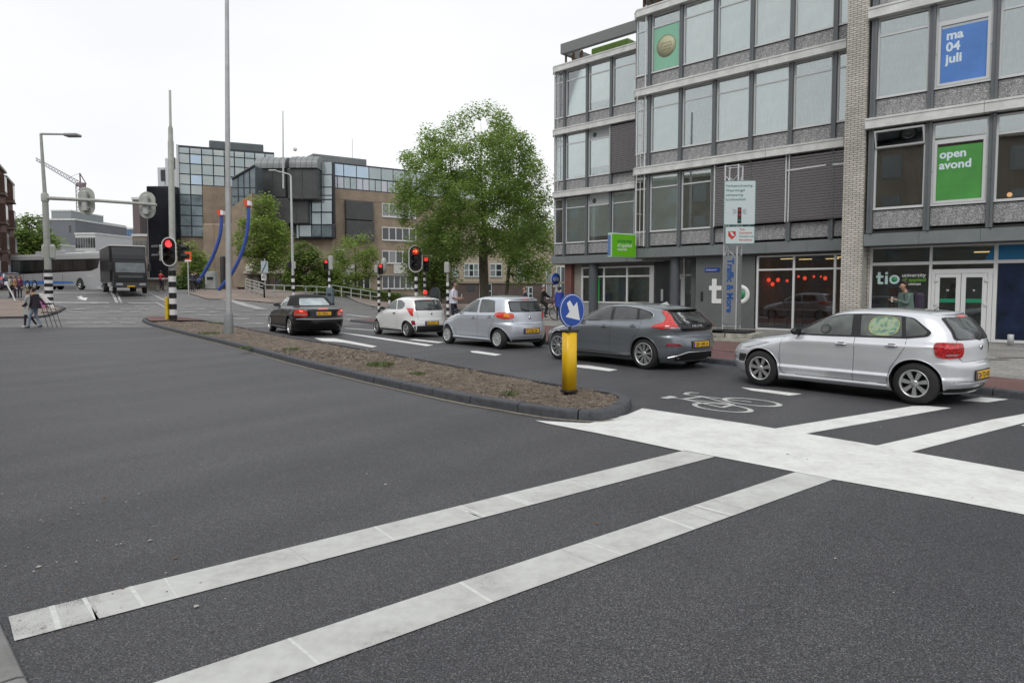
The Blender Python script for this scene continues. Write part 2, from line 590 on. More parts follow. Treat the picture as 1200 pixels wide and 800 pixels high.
# rows of block markings on the crossing
random.seed(3)
rows = [(359.6, [(74, 90), (112, 128), (158, 170), (175, 186), (214, 224), (236, 250)]),
        (362.6, [(86, 100), (141, 153), (163, 174), (205, 216), (228, 240), (252, 268)]),
        (366.0, [(78, 96), (128, 142), (152, 166), (216, 228), (244, 258)]),
        (373.6, [(60, 80), (94, 112), (122, 136), (142, 160), (246, 262), (272, 292)]),
        (378.4, [(78, 96), (108, 128), (140, 158)]),
        (383.0, [(72, 92), (108, 126), (142, 160)]),
        (369.4, [(232, 246), (262, 278), (300, 318)]), (379.4, [(284, 308)]), (364.4, [(280, 296), (318, 334)])]
for y, segs in rows:
    for x0, x1 in segs:
        k = 0.55 + (y - 359) * 0.018
        mark('block_marking', [(x0, y), (x1, y), (x1 + 1, y + k), (x0 + 1, y + k)], M_paint_far)

# grit and dead leaves lying on the near road
random.seed(31)
gr = MB()
for _ in range(260):
    x, y = U(-9, 5), U(3.2, 16)
    if _ < 90: x, y = U(-2.6, -1.2) - (y0_ := U(0, 2.5)) * .77, 3.2 + y0_
    s_ = U(.004, .011) if _ % 7 else U(.012, .022)
    a_ = U(0, 6.28)
    gr.add([(x + s_ * math.cos(a_), y + s_ * math.sin(a_), .007), (x - s_ * math.sin(a_), y + s_ * math.cos(a_), .009), (x - s_ * math.cos(a_), y - s_ * math.sin(a_), .007), (x + s_ * .7 * math.sin(a_), y - s_ * .7 * math.cos(a_), .012)], [(0, 1, 2, 3)], 0 if _ % 3 else 1)
gr.build('road_grit', [mat('grit_pale', (.38, .36, .33), .9), mat('dead_leaf', (.16, .09, .05), .9)], road, kind='stuff', fix=False)
# bicycle symbol, drawn in the lane
HD = Vector((-0.625, 0.78, 0)).normalized()          # driving direction of the queue
HR = Vector((0.78, 0.625, 0)).normalized()
def ring2(c, ra, rb, wd, n=26, a0=0, a1=2 * math.pi):
    b = MB()
    for i in range(n + 1):
        t = a0 + (a1 - a0) * i / n
        for k in (0, 1):
            b.v.append((c[0] + (ra - k * wd) * math.cos(t), c[1] + (rb - k * wd * 2.0) * math.sin(t), 0))
    b.f = [(2 * i, 2 * i + 1, 2 * i + 3, 2 * i + 2) for i in range(n)]
    b.m = [0] * n
    b.s = [False] * n
    return b
def bar2(a, c, wd):
    a, c = Vector((*a, 0)), Vector((*c, 0))
    d = (c - a).normalized()
    n_ = Vector((-d.y, d.x, 0)) * wd / 2
    return MB().quad(a + n_, a - n_, c - n_, c + n_)
bb = MB()
for part in (ring2((-0.36, 0.42), 0.30, 0.48, 0.045), ring2((0.40, 0.42), 0.30, 0.48, 0.045), bar2((-0.36, 0.42), (-0.18, 1.25), 0.045),
             bar2((-0.18, 1.25), (0.25, 1.2), 0.07), bar2((0.4, 0.42), (0.22, 1.5), 0.045), bar2((-0.02, 0.45), (0.25, 1.2), 0.045),
             bar2((-0.02, 0.45), (-0.22, 1.45), 0.045), bar2((-0.36, 0.42), (-0.02, 0.45), 0.07), bar2((-0.36, 1.48), (-0.08, 1.5), 0.14),
             bar2((0.22, 1.5), (0.45, 1.62), 0.09), bar2((0.45, 1.62), (0.5, 1.45), 0.09)):
    z = len(bb.f)
    bb.join(part)
    for i in range(z * 0, 0): pass
pc = G(893, 479)
Mb = Matrix(((HR.x, HD.x, 0, pc.x), (HR.y, HD.y, 0, pc.y), (0, 0, 1, 0.005), (0, 0, 0, 1)))
zz = 0
bb.v = [(x, y, (i // 4) * 0.00002) for i, (x, y, _) in enumerate(bb.v)]
bb.xf(Mb)
bb.build('bicycle_symbol', paint_mat('symbol_paint', 0.80, 0.72), road)

# ================================================================== KERBS AND PAVEMENTS
M_kerb = mat('kerb_stone', (0.062, 0.066, 0.075), 0.75, nz=0.3, ns=9, bump=0.35, bs=60)
M_kerb_grey = mat('concrete_kerb', (0.20, 0.20, 0.195), 0.85, nz=0.2, ns=7, bump=0.2, bs=50)
def brick_mat(name, c1, c2, mortar, sc, rot=0.0, bw=0.5, rh=0.25, ms=0.02, vert=False, bumpd=0.01):
    q = NT(name)
    tc = q.n('TexCoord')
    src = tc.outputs['Object']
    if vert:
        sx = q.n('SeparateXYZ')
        q.l(src, sx.inputs[0])
        ad = q.n('Math', operation='ADD')
        q.l(sx.outputs[0], ad.inputs[0])
        q.l(sx.outputs[1], ad.inputs[1])
        cb = q.n('CombineXYZ')
        q.l(ad.outputs[0], cb.inputs[0])
        q.l(sx.outputs[2], cb.inputs[1])
        src = cb.outputs[0]
    mp = q.n('Mapping')
    mp.inputs['Rotation'].default_value = (0, 0, rot)
    q.l(src, mp.inputs['Vector'])
    br = q.n('TexBrick')
    br.inputs['Scale'].default_value = sc
    br.inputs['Color1'].default_value = (*c1, 1)
    br.inputs['Color2'].default_value = (*c2, 1)
    br.inputs['Mortar'].default_value = (*mortar, 1)
    br.inputs['Mortar Size'].default_value = ms
    br.inputs['Brick Width'].default_value = bw
    br.inputs['Row Height'].default_value = rh
    q.l(mp.outputs[0], br.inputs['Vector'])
    n = q.n('TexNoise', Scale=0.7, Detail=6.0)
    q.l(tc.outputs['Object'], n.inputs['Vector'])
    c = q.mix(1.0, br.outputs['Color'], q.ramp(n.outputs['Fac'], [(0.3, (0.8, 0.8, 0.8)), (0.7, (1.18, 1.18, 1.18))]), 'MULTIPLY')
    q.l(c, q.b.inputs['Base Color'])
    q.b.inputs['Roughness'].default_value = 0.85
    bp = q.n('Bump', Strength=0.6, Distance=bumpd, invert=True)
    q.l(br.outputs['Fac'], bp.inputs['Height'])
    q.l(bp.outputs['Normal'], q.b.inputs['Normal'])
    return q.m
M_redpave = brick_mat('red_brick_paving', (0.17, 0.085, 0.075), (0.13, 0.065, 0.06), (0.06, 0.045, 0.04), 1.0, rot=0.9, bw=0.21, rh=0.105, ms=0.006)
M_tile = brick_mat('grey_paving_tiles', (0.27, 0.26, 0.245), (0.22, 0.215, 0.20), (0.12, 0.115, 0.11), 1.0, rot=0.785, bw=0.3, rh=0.3, ms=0.006)
M_beigepave = brick_mat('beige_brick_paving', (0.27, 0.215, 0.18), (0.22, 0.175, 0.15), (0.12, 0.10, 0.09), 1.0, rot=0.3, bw=0.21, rh=0.105, ms=0.006)

def kerb_run(path, wd, ht, name, mtl, parent, seg=1.0, side=1, closed=False, gap=0.02, lean=0.03):
    """stones along a world polyline: the path is the road edge, the stones lie to its left (side=1)"""
    P = [Vector((p[0], p[1], 0)) for p in path]
    if closed: P.append(P[0])
    L = [0]
    for i in range(1, len(P)): L.append(L[-1] + (P[i] - P[i - 1]).length)
    def at(s):
        s = max(0, min(L[-1], s))
        for i in range(1, len(P)):
            if s <= L[i]: return P[i - 1].lerp(P[i], (s - L[i - 1]) / max(1e-6, L[i] - L[i - 1]))
        return P[-1]
    n = max(1, round(L[-1] / seg))
    for k in range(n):
        s0, s1 = L[-1] * k / n + gap / 2, L[-1] * (k + 1) / n - gap / 2
        b = MB()
        st = 3
        prof = [(0, -0.12), (lean, ht - 0.03), (lean + 0.012, ht - 0.008), (lean + 0.035, ht), (wd, ht), (wd, -0.12)]
        jx = U(-0.004, 0.004)
        for i in range(st + 1):
            s = s0 + (s1 - s0) * i / st
            p = at(s)
            d = (at(min(L[-1], s + 0.15)) - at(max(0, s - 0.15))).normalized()
            nn = Vector((-d.y, d.x, 0)) * side
            for u, z in prof:
                qd = p + nn * (u + jx)
                b.v.append((qd.x, qd.y, z + jx * 0.5 + hgt(p.x, p.y)))
        m_ = len(prof)
        for i in range(st):
            for j in range(m_ - 1):
                b.f.append((i * m_ + j, i * m_ + j + 1, (i + 1) * m_ + j + 1, (i + 1) * m_ + j))
        b.f.append(tuple(range(m_)))
        b.f.append(tuple(st * m_ + j for j in range(m_)))
        b.m = [0] * len(b.f)
        b.s = [False] * len(b.f)
        b.build(name, mtl, parent)

def smooth_path(P, it=2):
    for _ in range(it):
        Q = [P[0]]
        for i in range(len(P) - 1):
            a, b_ = P[i], P[i + 1]
            Q.append((a[0] * 0.75 + b_[0] * 0.25, a[1] * 0.75 + b_[1] * 0.25))
            Q.append((a[0] * 0.25 + b_[0] * 0.75, a[1] * 0.25 + b_[1] * 0.75))
        Q.append(P[-1])
        P = Q
    return P

# --- the planted island in the middle of the road
near = [(737, 484), (722, 491), (700, 494.5), (650, 491), (600, 483), (540, 472.5), (450, 453), (350, 428.5), (270, 406), (215, 392.5), (182, 384), (169, 379.2), (165.5, 376.2), (169, 374.2)]
far = [(186, 373.6), (210, 374.0), (241, 377.4), (279, 385), (337.5, 397.5), (400, 408.0), (506.7, 428), (600, 446), (656.7, 457), (700, 464.0), (728, 468.5), (741, 473.5), (743, 479)]
ip = [tuple(G(x, y)[:2]) for x, y in near + far]
cx_ = sum(p[0] for p in ip) / len(ip)
ips = []
n_ = len(ip)
for i in range(n_):
    a, c = ip[i], ip[(i + 1) % n_]
    ips.append((a[0] * .8 + c[0] * .2, a[1] * .8 + c[1] * .2))
    ips.append((a[0] * .2 + c[0] * .8, a[1] * .2 + c[1] * .8))
island = thing('traffic_island', 'long dirt filled traffic island edged with black kerb stones in mid road', 'traffic island', (0, 0, 0))
kerb_run(ips, 0.20, 0.13, 'kerb_stone', M_kerb, island, seg=0.98, side=-1, closed=True)
# sandy dirt gathered at the foot of the kerb
dpth = [ips[i] for i in range(2, len(near) * 2 - 2)]
b = MB()
for i, p in enumerate(dpth):
    d_ = (Vector(dpth[min(i + 1, len(dpth) - 1)]) - Vector(dpth[max(i - 1, 0)])).normalized()
    n_v = Vector((-d_.y, d_.x))
    for o_ in (-.02, U(.03, .07)):
        b.v.append((p[0] + n_v.x * o_, p[1] + n_v.y * o_, .007 + hgt(*p)))
b.f = [(2 * i, 2 * i + 1, 2 * i + 3, 2 * i + 2) for i in range(len(dpth) - 1)]
b.m = [0] * len(b.f)
b.s = [False] * len(b.f)
b.build('kerb_dirt', mat('sandy_dirt', (0.23, 0.205, 0.16), .95, nz=.4, ns=14, bump=.4), island)
# inner outline for the soil
def inset(P, d):
    out = []
    n = len(P)
    for i in range(n):
        a, b_ = Vector((*P[i - 1], 0)), Vector((*P[(i + 1) % n], 0))
        t = (b_ - a).normalized()
        out.append((P[i][0] + t.y * d, P[i][1] - t.x * d))
    return out
soil_o = inset(ips, 0.195)
def inpoly(x, y, P):
    r = False
    j = len(P) - 1
    for i in range(len(P)):
        if (P[i][1] > y) != (P[j][1] > y) and x < (P[j][0] - P[i][0]) * (y - P[i][1]) / (P[j][1] - P[i][1]) + P[i][0]: r = not r
        j = i
    return r
q = NT('dry_soil')
tc = q.n('TexCoord')
n1 = q.n('TexNoise', Scale=5.0, Detail=8.0, Roughness=0.7)
n2 = q.n('TexNoise', Scale=38.0, Detail=5.0, Roughness=0.75)
vv = q.n('TexVoronoi', Scale=46.0)
for x in (n1, n2, vv): q.l(tc.outputs['Object'], x.inputs['Vector'])
c = q.ramp(n1.outputs['Fac'], [(0.3, (0.085, 0.066, 0.052)), (0.5, (0.158, 0.126, 0.098)), (0.72, (0.28, 0.235, 0.19))])
c = q.mix(1.0, c, q.ramp(n2.outputs['Fac'], [(0.3, (0.35, 0.33, 0.32)), (0.5, (0.9, 0.88, 0.86)), (0.72, (1.75, 1.7, 1.6))]), 'MULTIPLY')
q.l(c, q.b.inputs['Base Color'])
q.b.inputs['Roughness'].default_value = 0.95
bp = q.n('Bump', Strength=1.0, Distance=0.03)
q.l(n2.outputs['Fac'], bp.inputs['Height'])
q.l(bp.outputs['Normal'], q.b.inputs['Normal'])
M_soil = q.m
bm = bmesh.new()
vs = [bm.verts.new((p[0], p[1], 0.10)) for p in soil_o]
bm.faces.new(vs)
bmesh.ops.triangulate(bm, faces=bm.faces[:])
for rnd_ in range(12):
    es = [e for e in bm.edges if e.calc_length() > (0.16 if e.verts[0].co.y < 17 else 0.5)]
    if not es: break
    bmesh.ops.subdivide_edges(bm, edges=es, cuts=1)
    bmesh.ops.triangulate(bm, faces=bm.faces[:])
bnd = set(v for e in bm.edges if e.is_boundary for v in e.verts)
from mathutils import noise as mn
for v in bm.verts:
    if v in bnd: v.co.z = 0.095
    else: v.co.z = 0.112 + 0.055 * mn.noise(v.co * 1.3) + 0.05 * mn.noise(v.co * 5.5)
b = MB()
b.bm(bm, 0, True)
b.build('soil', M_soil, island)
# clods and mulch bits
random.seed(11)
clod = MB()
xs_ = [p[0] for p in soil_o]
ys_ = [p[1] for p in soil_o]
cnt = 0
while cnt < 11000:
    y = min(ys_) + (18 - min(ys_)) * (rnd() ** 1.7) if rnd() < 0.85 else U(16, 33)
    x = U(min(xs_), max(xs_))
    if not inpoly(x, y, soil_o): continue
    cnt += 1
    z = 0.112 + 0.055 * mn.noise(Vector((x, y, .11)) * 1.3) + 0.05 * mn.noise(Vector((x, y, .11)) * 5.5)
    s = U(0.004, 0.014) * (1 + 0.4 * (rnd() < 0.1)) * (1 if y < 15 else 1.7)
    o = Vector((x, y, z + s * 0.15))
    a = U(0, 6.28)
    L_ = s * U(1, 2.6)
    d = Vector((math.cos(a), math.sin(a), U(-.2, .3))) * L_
    e = Vector((-math.sin(a), math.cos(a), 0)) * s * U(.5, 1)
    up = Vector((0, 0, s * U(.5, 1.1)))
    k = random.choice((0, 0, 1, 2))
    clod.add([o - d, o + e, o + d, o - e, o + up], [(0, 1, 4), (1, 2, 4), (2, 3, 4), (3, 0, 4)], k)
M_clods = [mat('clod', (0.16, 0.126, 0.098), 0.95), mat('dark_clod', (0.06, 0.047, 0.038), 0.95), mat('pale_clod', (0.27, 0.24, 0.195), 0.95)]
clod.build('mulch', M_clods, island, kind='stuff', fix=False)
# red paving at the island's far tip
pv = [(-18.6, 34.9), (-18.9, 37.2), (-17.4, 37.6), (-15.6, 36.6), (-14.0, 33.6), (-14.7, 32.2), (-16.3, 33.4)]
tip = [p for p in soil_o if p[1] > 31.0]
cxm = sum(p[0] for p in tip) / len(tip); cym = sum(p[1] for p in tip) / len(tip)
b = MB()
b.poly([(p[0] + (cxm - p[0]) * .02, p[1] + (cym - p[1]) * .02, 0.172 + hgt(*p) * 1.0) for p in tip])
b.build('brick_tip', M_redpave, island)
# weeds
M_weed = mat('weed_green', (0.11, 0.15, 0.05), 0.7, nz=0.3, ns=20)
def weed(px, py, r, n, label):
    p = G(px, py, 0.12)
    b = MB()
    for i in range(n):
        a, rr = U(0, 6.28), r * math.sqrt(rnd())
        x, y = rr * math.cos(a), rr * math.sin(a)
        h = U(0.02, 0.07) * (1 + r)
        w_ = U(0.006, 0.016)
        t = U(0, 6.28)
        dx, dy = math.cos(t) * w_, math.sin(t) * w_
        lx, ly = U(-.05, .05), U(-.05, .05)
        b.add([(x - dx, y - dy, 0), (x + dx, y + dy, 0), (x + lx, y + ly, h)], [(0, 1, 2)])
    o = b.build('weed_patch', M_weed, None, loc=(p.x, p.y, 0.12), fix=False)
    tag(o, label, 'weeds', 'weeds on the island', None)
weed(445, 427.5, 0.28, 500, 'widest patch of bright green weeds on the dirt island, in line with the yellow post')
weed(490, 439, 0.14, 160, 'small weed tuft right of the widest weed patch, near the black kerb')
weed(341, 410, 0.22, 240, 'low dark green weeds beside a pale spot in the middle of the dirt island')
weed(245, 391, 0.35, 260, 'weed clump in the dirt just left of the tall grey pole')
weed(255, 379, 0.4, 200, 'flat grass patch on the far edge of the dirt island by the brick paving')
weed(288, 408, 0.16, 160, 'small weed tuft in the dirt right of the tall grey pole near the kerb')
weed(598, 462, 0.12, 120, 'sparse weed sprouts in the dirt close to the yellow post')

# --- right hand pavement along the queue
k1, k2 = Vector((8.75, 9.35)), Vector((4.73, 15.48))
kd = (k2 - k1).normalized()
kn = Vector((-kd.y, kd.x)) * -1          # towards the buildings
def kp(s, off=0.0): return (k1.x + kd.x * s + kn.x * off, k1.y + kd.y * s + kn.y * off)
kpath = [kp(-9), kp(-3), kp(0), kp(8), kp(16), kp(24), kp(31.5)]
pave = thing('pavement', 'x', 'x')
for k_ in ('label', 'category'): del pave[k_]
pave['kind'] = 'structure'
kerb_run(kpath, 0.16, 0.12, 'kerb_stone', M_kerb, pave, seg=1.0, side=-1)
def slab(P, z, mtl, name, parent):
    b = MB()
    b.poly([(x, y, z + hgt(x, y)) for x, y in P])
    return b.build(name, mtl, parent)
# red cycle track, tile strip and the area in front of the shops
slab([kp(-9, .16), kp(31.5, .16), kp(31.5, 1.75), kp(-9, 1.75)], 0.116, M_redpave, 'cycle_track', pave)
slab([kp(-9, 1.75), kp(31.5, 1.75), kp(31.5, 14), kp(-9, 14)], 0.112, M_tile, 'footway_tiles', pave)
b = MB()
b.poly([(x, y, 0.122) for x, y in [kp(7.8, 1.78), kp(31.4, 1.78), kp(31.4, 5.3), kp(9.2, 5.0)]])
b.build('brick_footway', M_redpave, pave)
# covers set in the footway
b = MB()
for px, py, w2 in ((1165, 421, .3), (1188, 419, .35)):
    p = G(px, py, 0.12)
    b.box(p.x - w2, p.x + w2, p.y - .1, p.y + .1, .10, .121)
b.build('cover_plate', mat('iron_cover', (0.10, 0.09, 0.085), .7), pave)

# --- far pavement across the side street
fp = thing('far_pavement', 'x', 'x')
for k_ in ('label', 'category'): del fp[k_]
fp['kind'] = 'structure'
fpp = [(14, 52), (2, 56), (-6, 55), (-11.8, 57.5), (-14.3, 62), (-18.5, 72), (-10, 90), (40, 120), (60, 70)]
def fslab(P, z, m_, name, parent, grid=2.5):
    bm = bmesh.new()
    bm.faces.new([bm.verts.new((x, y, 0)) for x, y in P])
    bmesh.ops.triangulate(bm, faces=bm.faces[:])
    for _ in range(8):
        es = [e for e in bm.edges if e.calc_length() > grid and min(v.co.x for v in e.verts) < -6]
        if not es: break
        bmesh.ops.subdivide_edges(bm, edges=es, cuts=1)
        bmesh.ops.triangulate(bm, faces=bm.faces[:])
    for v in bm.verts: v.co.z = hgt(v.co.x, v.co.y) + z
    b = MB()
    b.bm(bm, 0, True)
    return b.build(name, m_, parent)
fslab(fpp, 0.12, M_beigepave, 'brick_footway', fp)
kerb_run([(14, 52), (2, 56), (-6, 55), (-11.8, 57.5), (-14.3, 62), (-18.5, 72)], 0.2, 0.14, 'kerb_stone', M_kerb_grey, fp, seg=2.0, side=-1)

# --- brick square at the bridge head
bs = thing('bridge_pavement', 'x', 'x')
for k_ in ('label', 'category'): del bs[k_]
bs['kind'] = 'structure'
Pq = [(-27.2, 57), (-22.5, 50.5), (-17.5, 50), (-15.8, 54), (-18, 62), (-22, 75), (-34, 76)]
fslab(Pq, 0.06, M_beigepave, 'brick_footway', bs)
# --- left traffic island with the mast
li = thing('side_island', 'brick paved traffic island under the striped mast at the left edge', 'traffic island')
lp = [tuple(G(x, y)[:2]) for x, y in [(-12, 374.5), (3, 373.2), (30, 372.8), (47, 372.6), (62, 368), (73, 362), (60, 359.8), (52, 359.6), (40, 357), (20, 352), (-20, 352)]]
kerb_run(lp[::-1], 0.2, 0.12, 'kerb_stone', M_kerb, li, seg=2.0, side=1, closed=True)
fslab(lp, 0.11, M_beigepave, 'brick_top', li)
# --- near left kerb and path
lk = thing('left_pavement', 'x', 'x')
for k_ in ('label', 'category'): del lk[k_]
lk['kind'] = 'structure'
A, B = Vector(G(-4, 722)[:2]), Vector(G(33, 800)[:2])
ld = (A - B).normalized()
lpth = [tuple(B - ld * 3), tuple(B), tuple(A), tuple(A + ld * 8)]
kerb_run(lpth, 0.16, 0.06, 'kerb_stone', M_kerb_grey, lk, seg=1.0, side=1, lean=0.01)
ln = Vector((-ld.y, ld.x))
slab([tuple(Vector(lpth[0]) + ln * .16), tuple(Vector(lpth[-1]) + ln * .16), tuple(Vector(lpth[-1]) + ln * 6), tuple(Vector(lpth[0]) + ln * 6)], 0.056, mat('dark_gutter', (0.10, 0.105, 0.10), .85, nz=.2, ns=20, bump=.3), 'path', lk)
# ================================================================== CARS
def paint(name, col, metal=0.55, rough=0.32):
    q = NT(name)
    tc = q.n('TexCoord')
    n = q.n('TexNoise', Scale=900.0, Detail=1.0)
    q.l(tc.outputs['Object'], n.inputs['Vector'])
    g = q.n('TexNoise', Scale=2.5, Detail=5.0)
    q.l(tc.outputs['Object'], g.inputs['Vector'])
    c = q.mix(1.0, tuple(col), q.ramp(n.outputs['Fac'], [(0.3, (0.9, 0.9, 0.9)), (0.7, (1.08, 1.08, 1.08))]), 'MULTIPLY')
    c = q.mix(1.0, c, q.ramp(g.outputs['Fac'], [(0.3, (0.95, 0.945, 0.935)), (0.7, (1.02, 1.02, 1.02))]), 'MULTIPLY')
    q.l(c, q.b.inputs['Base Color'])
    q.b.inputs['Metallic'].default_value = metal
    q.b.inputs['Roughness'].default_value = rough
    q.b.inputs['Coat Weight'].default_value = 1.0
    q.b.inputs['Coat Roughness'].default_value = 0.03
    return q.m
M_black = mat('black_plastic', (0.018, 0.018, 0.019), 0.55)
M_gloss = mat('gloss_black', (0.008, 0.008, 0.009), 0.12)
M_under = mat('underbody', (0.007, 0.007, 0.007), 0.9)
M_tyre = mat('tyre_rubber', (0.018, 0.018, 0.019), 0.8, nz=0.25, ns=30, bump=0.2, bs=90)
M_alloy = mat('alloy', (0.55, 0.56, 0.57), 0.34, 0.75)
M_alloy2 = mat('painted_hubcap', (0.50, 0.51, 0.52), 0.42, 0.3)
M_chrome = mat('chrome', (0.75, 0.76, 0.77), 0.14, 1.0)
M_yellow = mat('plate_yellow', (0.80, 0.45, 0.02), 0.5)
M_ink = mat('plate_ink', (0.02, 0.02, 0.02), 0.6)
M_blueband = mat('plate_blue_band', (0.02, 0.05, 0.35), 0.5)
def carglass(name, deep, pale):
    """side glass with the dim, slightly mottled interior behind it"""
    q = NT(name)
    tc = q.n('TexCoord')
    n = q.n('TexNoise', Scale=2.3, Detail=3.0)
    q.l(tc.outputs['Object'], n.inputs['Vector'])
    c = q.ramp(n.outputs['Fac'], [(0.38, deep), (0.62, pale)])
    q.l(c, q.b.inputs['Base Color'])
    q.b.inputs['Roughness'].default_value = 0.03
    q.b.inputs['Specular IOR Level'].default_value = 0.9
    return q.m
M_glass_grey = carglass('car_glass', (0.02, 0.025, 0.024), (0.08, 0.095, 0.09))
M_glass_dark = carglass('tinted_car_glass', (0.012, 0.013, 0.014), (0.05, 0.055, 0.055))
M_glass_rear = carglass('rear_car_glass', (0.012, 0.014, 0.015), (0.07, 0.08, 0.08))
def lamp_mat(name, col, glow=0.0):
    q = NT(name)
    tc = q.n('TexCoord')
    v = q.n('TexVoronoi', Scale=26.0)
    q.l(tc.outputs['Object'], v.inputs['Vector'])
    c = q.ramp(v.outputs['Distance'], [(0.1, tuple(min(1, x * 1.4) for x in col)), (0.6, tuple(x * 0.6 for x in col))])
    q.l(c, q.b.inputs['Base Color'])
    q.b.inputs['Roughness'].default_value = 0.12
    q.b.inputs['Coat Weight'].default_value = 1.0
    if glow:
        q.b.inputs['Emission Color'].default_value = (1.0, 0.12, 0.06, 1)
        q.b.inputs['Emission Strength'].default_value = glow
    return q.m
M_tail = lamp_mat('tail_lens', (0.50, 0.012, 0.015))
M_tail_lit = lamp_mat('lit_tail_lens', (0.55, 0.02, 0.02), 0.12)
M_brake = lamp_mat('brake_lamp', (0.8, 0.12, 0.1), 1.3)
M_brake3 = lamp_mat('third_brake_lamp', (0.6, 0.02, 0.02), 0.3)
M_lens = mat('clear_lens', (0.5, 0.52, 0.53), 0.1, 0.6)
M_amber = mat('amber_lens', (0.8, 0.30, 0.05), 0.15)

def pchip(keys):
    X = [k[0] for k in keys]
    Y = [k[1] for k in keys]
    n = len(X)
    h = [X[i + 1] - X[i] for i in range(n - 1)]
    d = [(Y[i + 1] - Y[i]) / h[i] for i in range(n - 1)]
    m = [0.0] * n
    m[0], m[-1] = d[0], d[-1]
    for i in range(1, n - 1):
        if d[i - 1] * d[i] > 0:
            w1, w2 = 2 * h[i] + h[i - 1], h[i] + 2 * h[i - 1]
            m[i] = (w1 + w2) / (w1 / d[i - 1] + w2 / d[i])
    def f(x):
        if x <= X[0]: return Y[0]
        if x >= X[-1]: return Y[-1]
        i = 0
        while x > X[i + 1]: i += 1
        t = (x - X[i]) / h[i]
        t2, t3 = t * t, t * t * t
        return (2 * t3 - 3 * t2 + 1) * Y[i] + (t3 - 2 * t2 + t) * h[i] * m[i] + (-2 * t3 + 3 * t2) * Y[i + 1] + (t3 - t2) * h[i] * m[i + 1]
    return f

class Shell:
    def __init__(s, S):
        s.S = S
        s.f, s.r, s.w = pchip(S['front']), pchip(S['rear']), pchip(S['width'])
        s.pf = pchip(S.get('pf', [(0, 5.0), (0.9, 5.0), (1.1, 6.0), (1.6, 5.0)]))
        s.pr = pchip(S.get('pr', [(0, 8.0), (0.9, 8.0), (1.2, 8.0), (1.6, 6.0)]))
        s.qf = S.get('qf', 2.0)
        s.qr = S.get('qr', 2.4)
        s.fa, s.ra, s.wr = S['axle_f'], S['axle_r'], S['wheel_r']
        s.fl = S.get('flare', 0.022)
    def flare(s, x, z):
        k = 0
        for a in (s.fa, s.ra):
            d = math.hypot(x - a, (z - s.wr) * 1.0)
            k += math.exp(-((d - s.wr - 0.10) / 0.10) ** 2) * (1 if z < s.wr * 2 + 0.32 else 0.3)
        return 1 + s.fl * k
    def pt(s, u, z):
        """u in -1..1..: quarter based parameter, 0 rear centre, 1 left side, 2 front centre, negative right"""
        xf, xr, w = s.f(z), s.r(z), s.w(z)
        xm, a = (xf + xr) / 2, (xf - xr) / 2
        sg = -1 if u < 0 else 1
        u = abs(u)
        rear = u <= 1
        v = u if rear else 2 - u
        p, q = (s.pr(z), s.qr) if rear else (s.pf(z), s.qf)
        # v: 0 centre line end .. 1 widest; two pieces joined where t = 0.82
        tk = 0.84
        yk = (1 - tk ** p) ** (1 / q)
        vk = 0.5
        if v <= vk:
            y = yk * (v / vk)
            t = (1 - y ** q) ** (1 / p)
        else:
            t = tk * (1 - (v - vk) / (1 - vk))
            y = (1 - t ** p) ** (1 / q)
        x = xm + (-1 if rear else 1) * a * t
        return Vector((x, sg * w * y * s.flare(x, z), z))
    def arc(s, d, z, rear=True):
        key = (round(z, 3), rear)
        if not hasattr(s, 'cache'): s.cache = {}
        if key not in s.cache:
            L, acc, pr = [(0.0, 0.0 if rear else 2.0)], 0.0, None
            for i in range(101):
                u = i / 100 if rear else 2 - i / 100
                p = s.pt(u, z)
                if pr is not None:
                    acc += (p - pr).length
                    L.append((acc, u))
                pr = p
            s.cache[key] = L
        L = s.cache[key]
        for i in range(1, len(L)):
            if L[i][0] >= d:
                a, b = L[i - 1], L[i]
                return a[1] + (b[1] - a[1]) * (d - a[0]) / max(1e-9, b[0] - a[0])
        return L[-1][1]
    def nrm(s, u, z, e=0.004):
        a = s.pt(u + e, z) - s.pt(u - e, z)
        zz = max(min(z, s.top - 0.02), 0.2)
        b = s.pt(u, zz + 0.008) - s.pt(u, zz - 0.008)
        n = a.cross(b)
        if n.length < 1e-9: return Vector((0, 0, 1))
        n.normalize()
        p = s.pt(u, z)
        c = Vector((p.x - (s.f(z) + s.r(z)) / 2, p.y, 0.0))
        return n if n.dot(c) >= 0 else -n
    def side(s, x, z, off=0.0, sg=1):
        xf, xr, w = s.f(z), s.r(z), s.w(z)
        xm, a = (xf + xr) / 2, max(1e-3, (xf - xr) / 2)
        t = abs(x - xm) / a
        rear = x < xm
        p, q = (s.pr(z), s.qr) if rear else (s.pf(z), s.qf)
        t = min(t, 0.999)
        y = w * (1 - t ** p) ** (1 / q) * s.flare(x, z)
        return Vector((x, sg * (y + off), z + off * 0.3))
    def end(s, y, z, off=0.0, rear=True):
        xf, xr, w = s.f(z), s.r(z), s.w(z)
        xm, a = (xf + xr) / 2, (xf - xr) / 2
        p, q = (s.pr(z), s.qr) if rear else (s.pf(z), s.qf)
        v = min(abs(y) / w, 0.999)
        t = (1 - v ** q) ** (1 / p)
        sl = (s.r(z + 0.02) - s.r(z - 0.02)) / 0.04 if rear else 0
        return Vector((xm + (-1 if rear else 1) * (a * t + off), y, z + off * max(0, min(1, sl))))

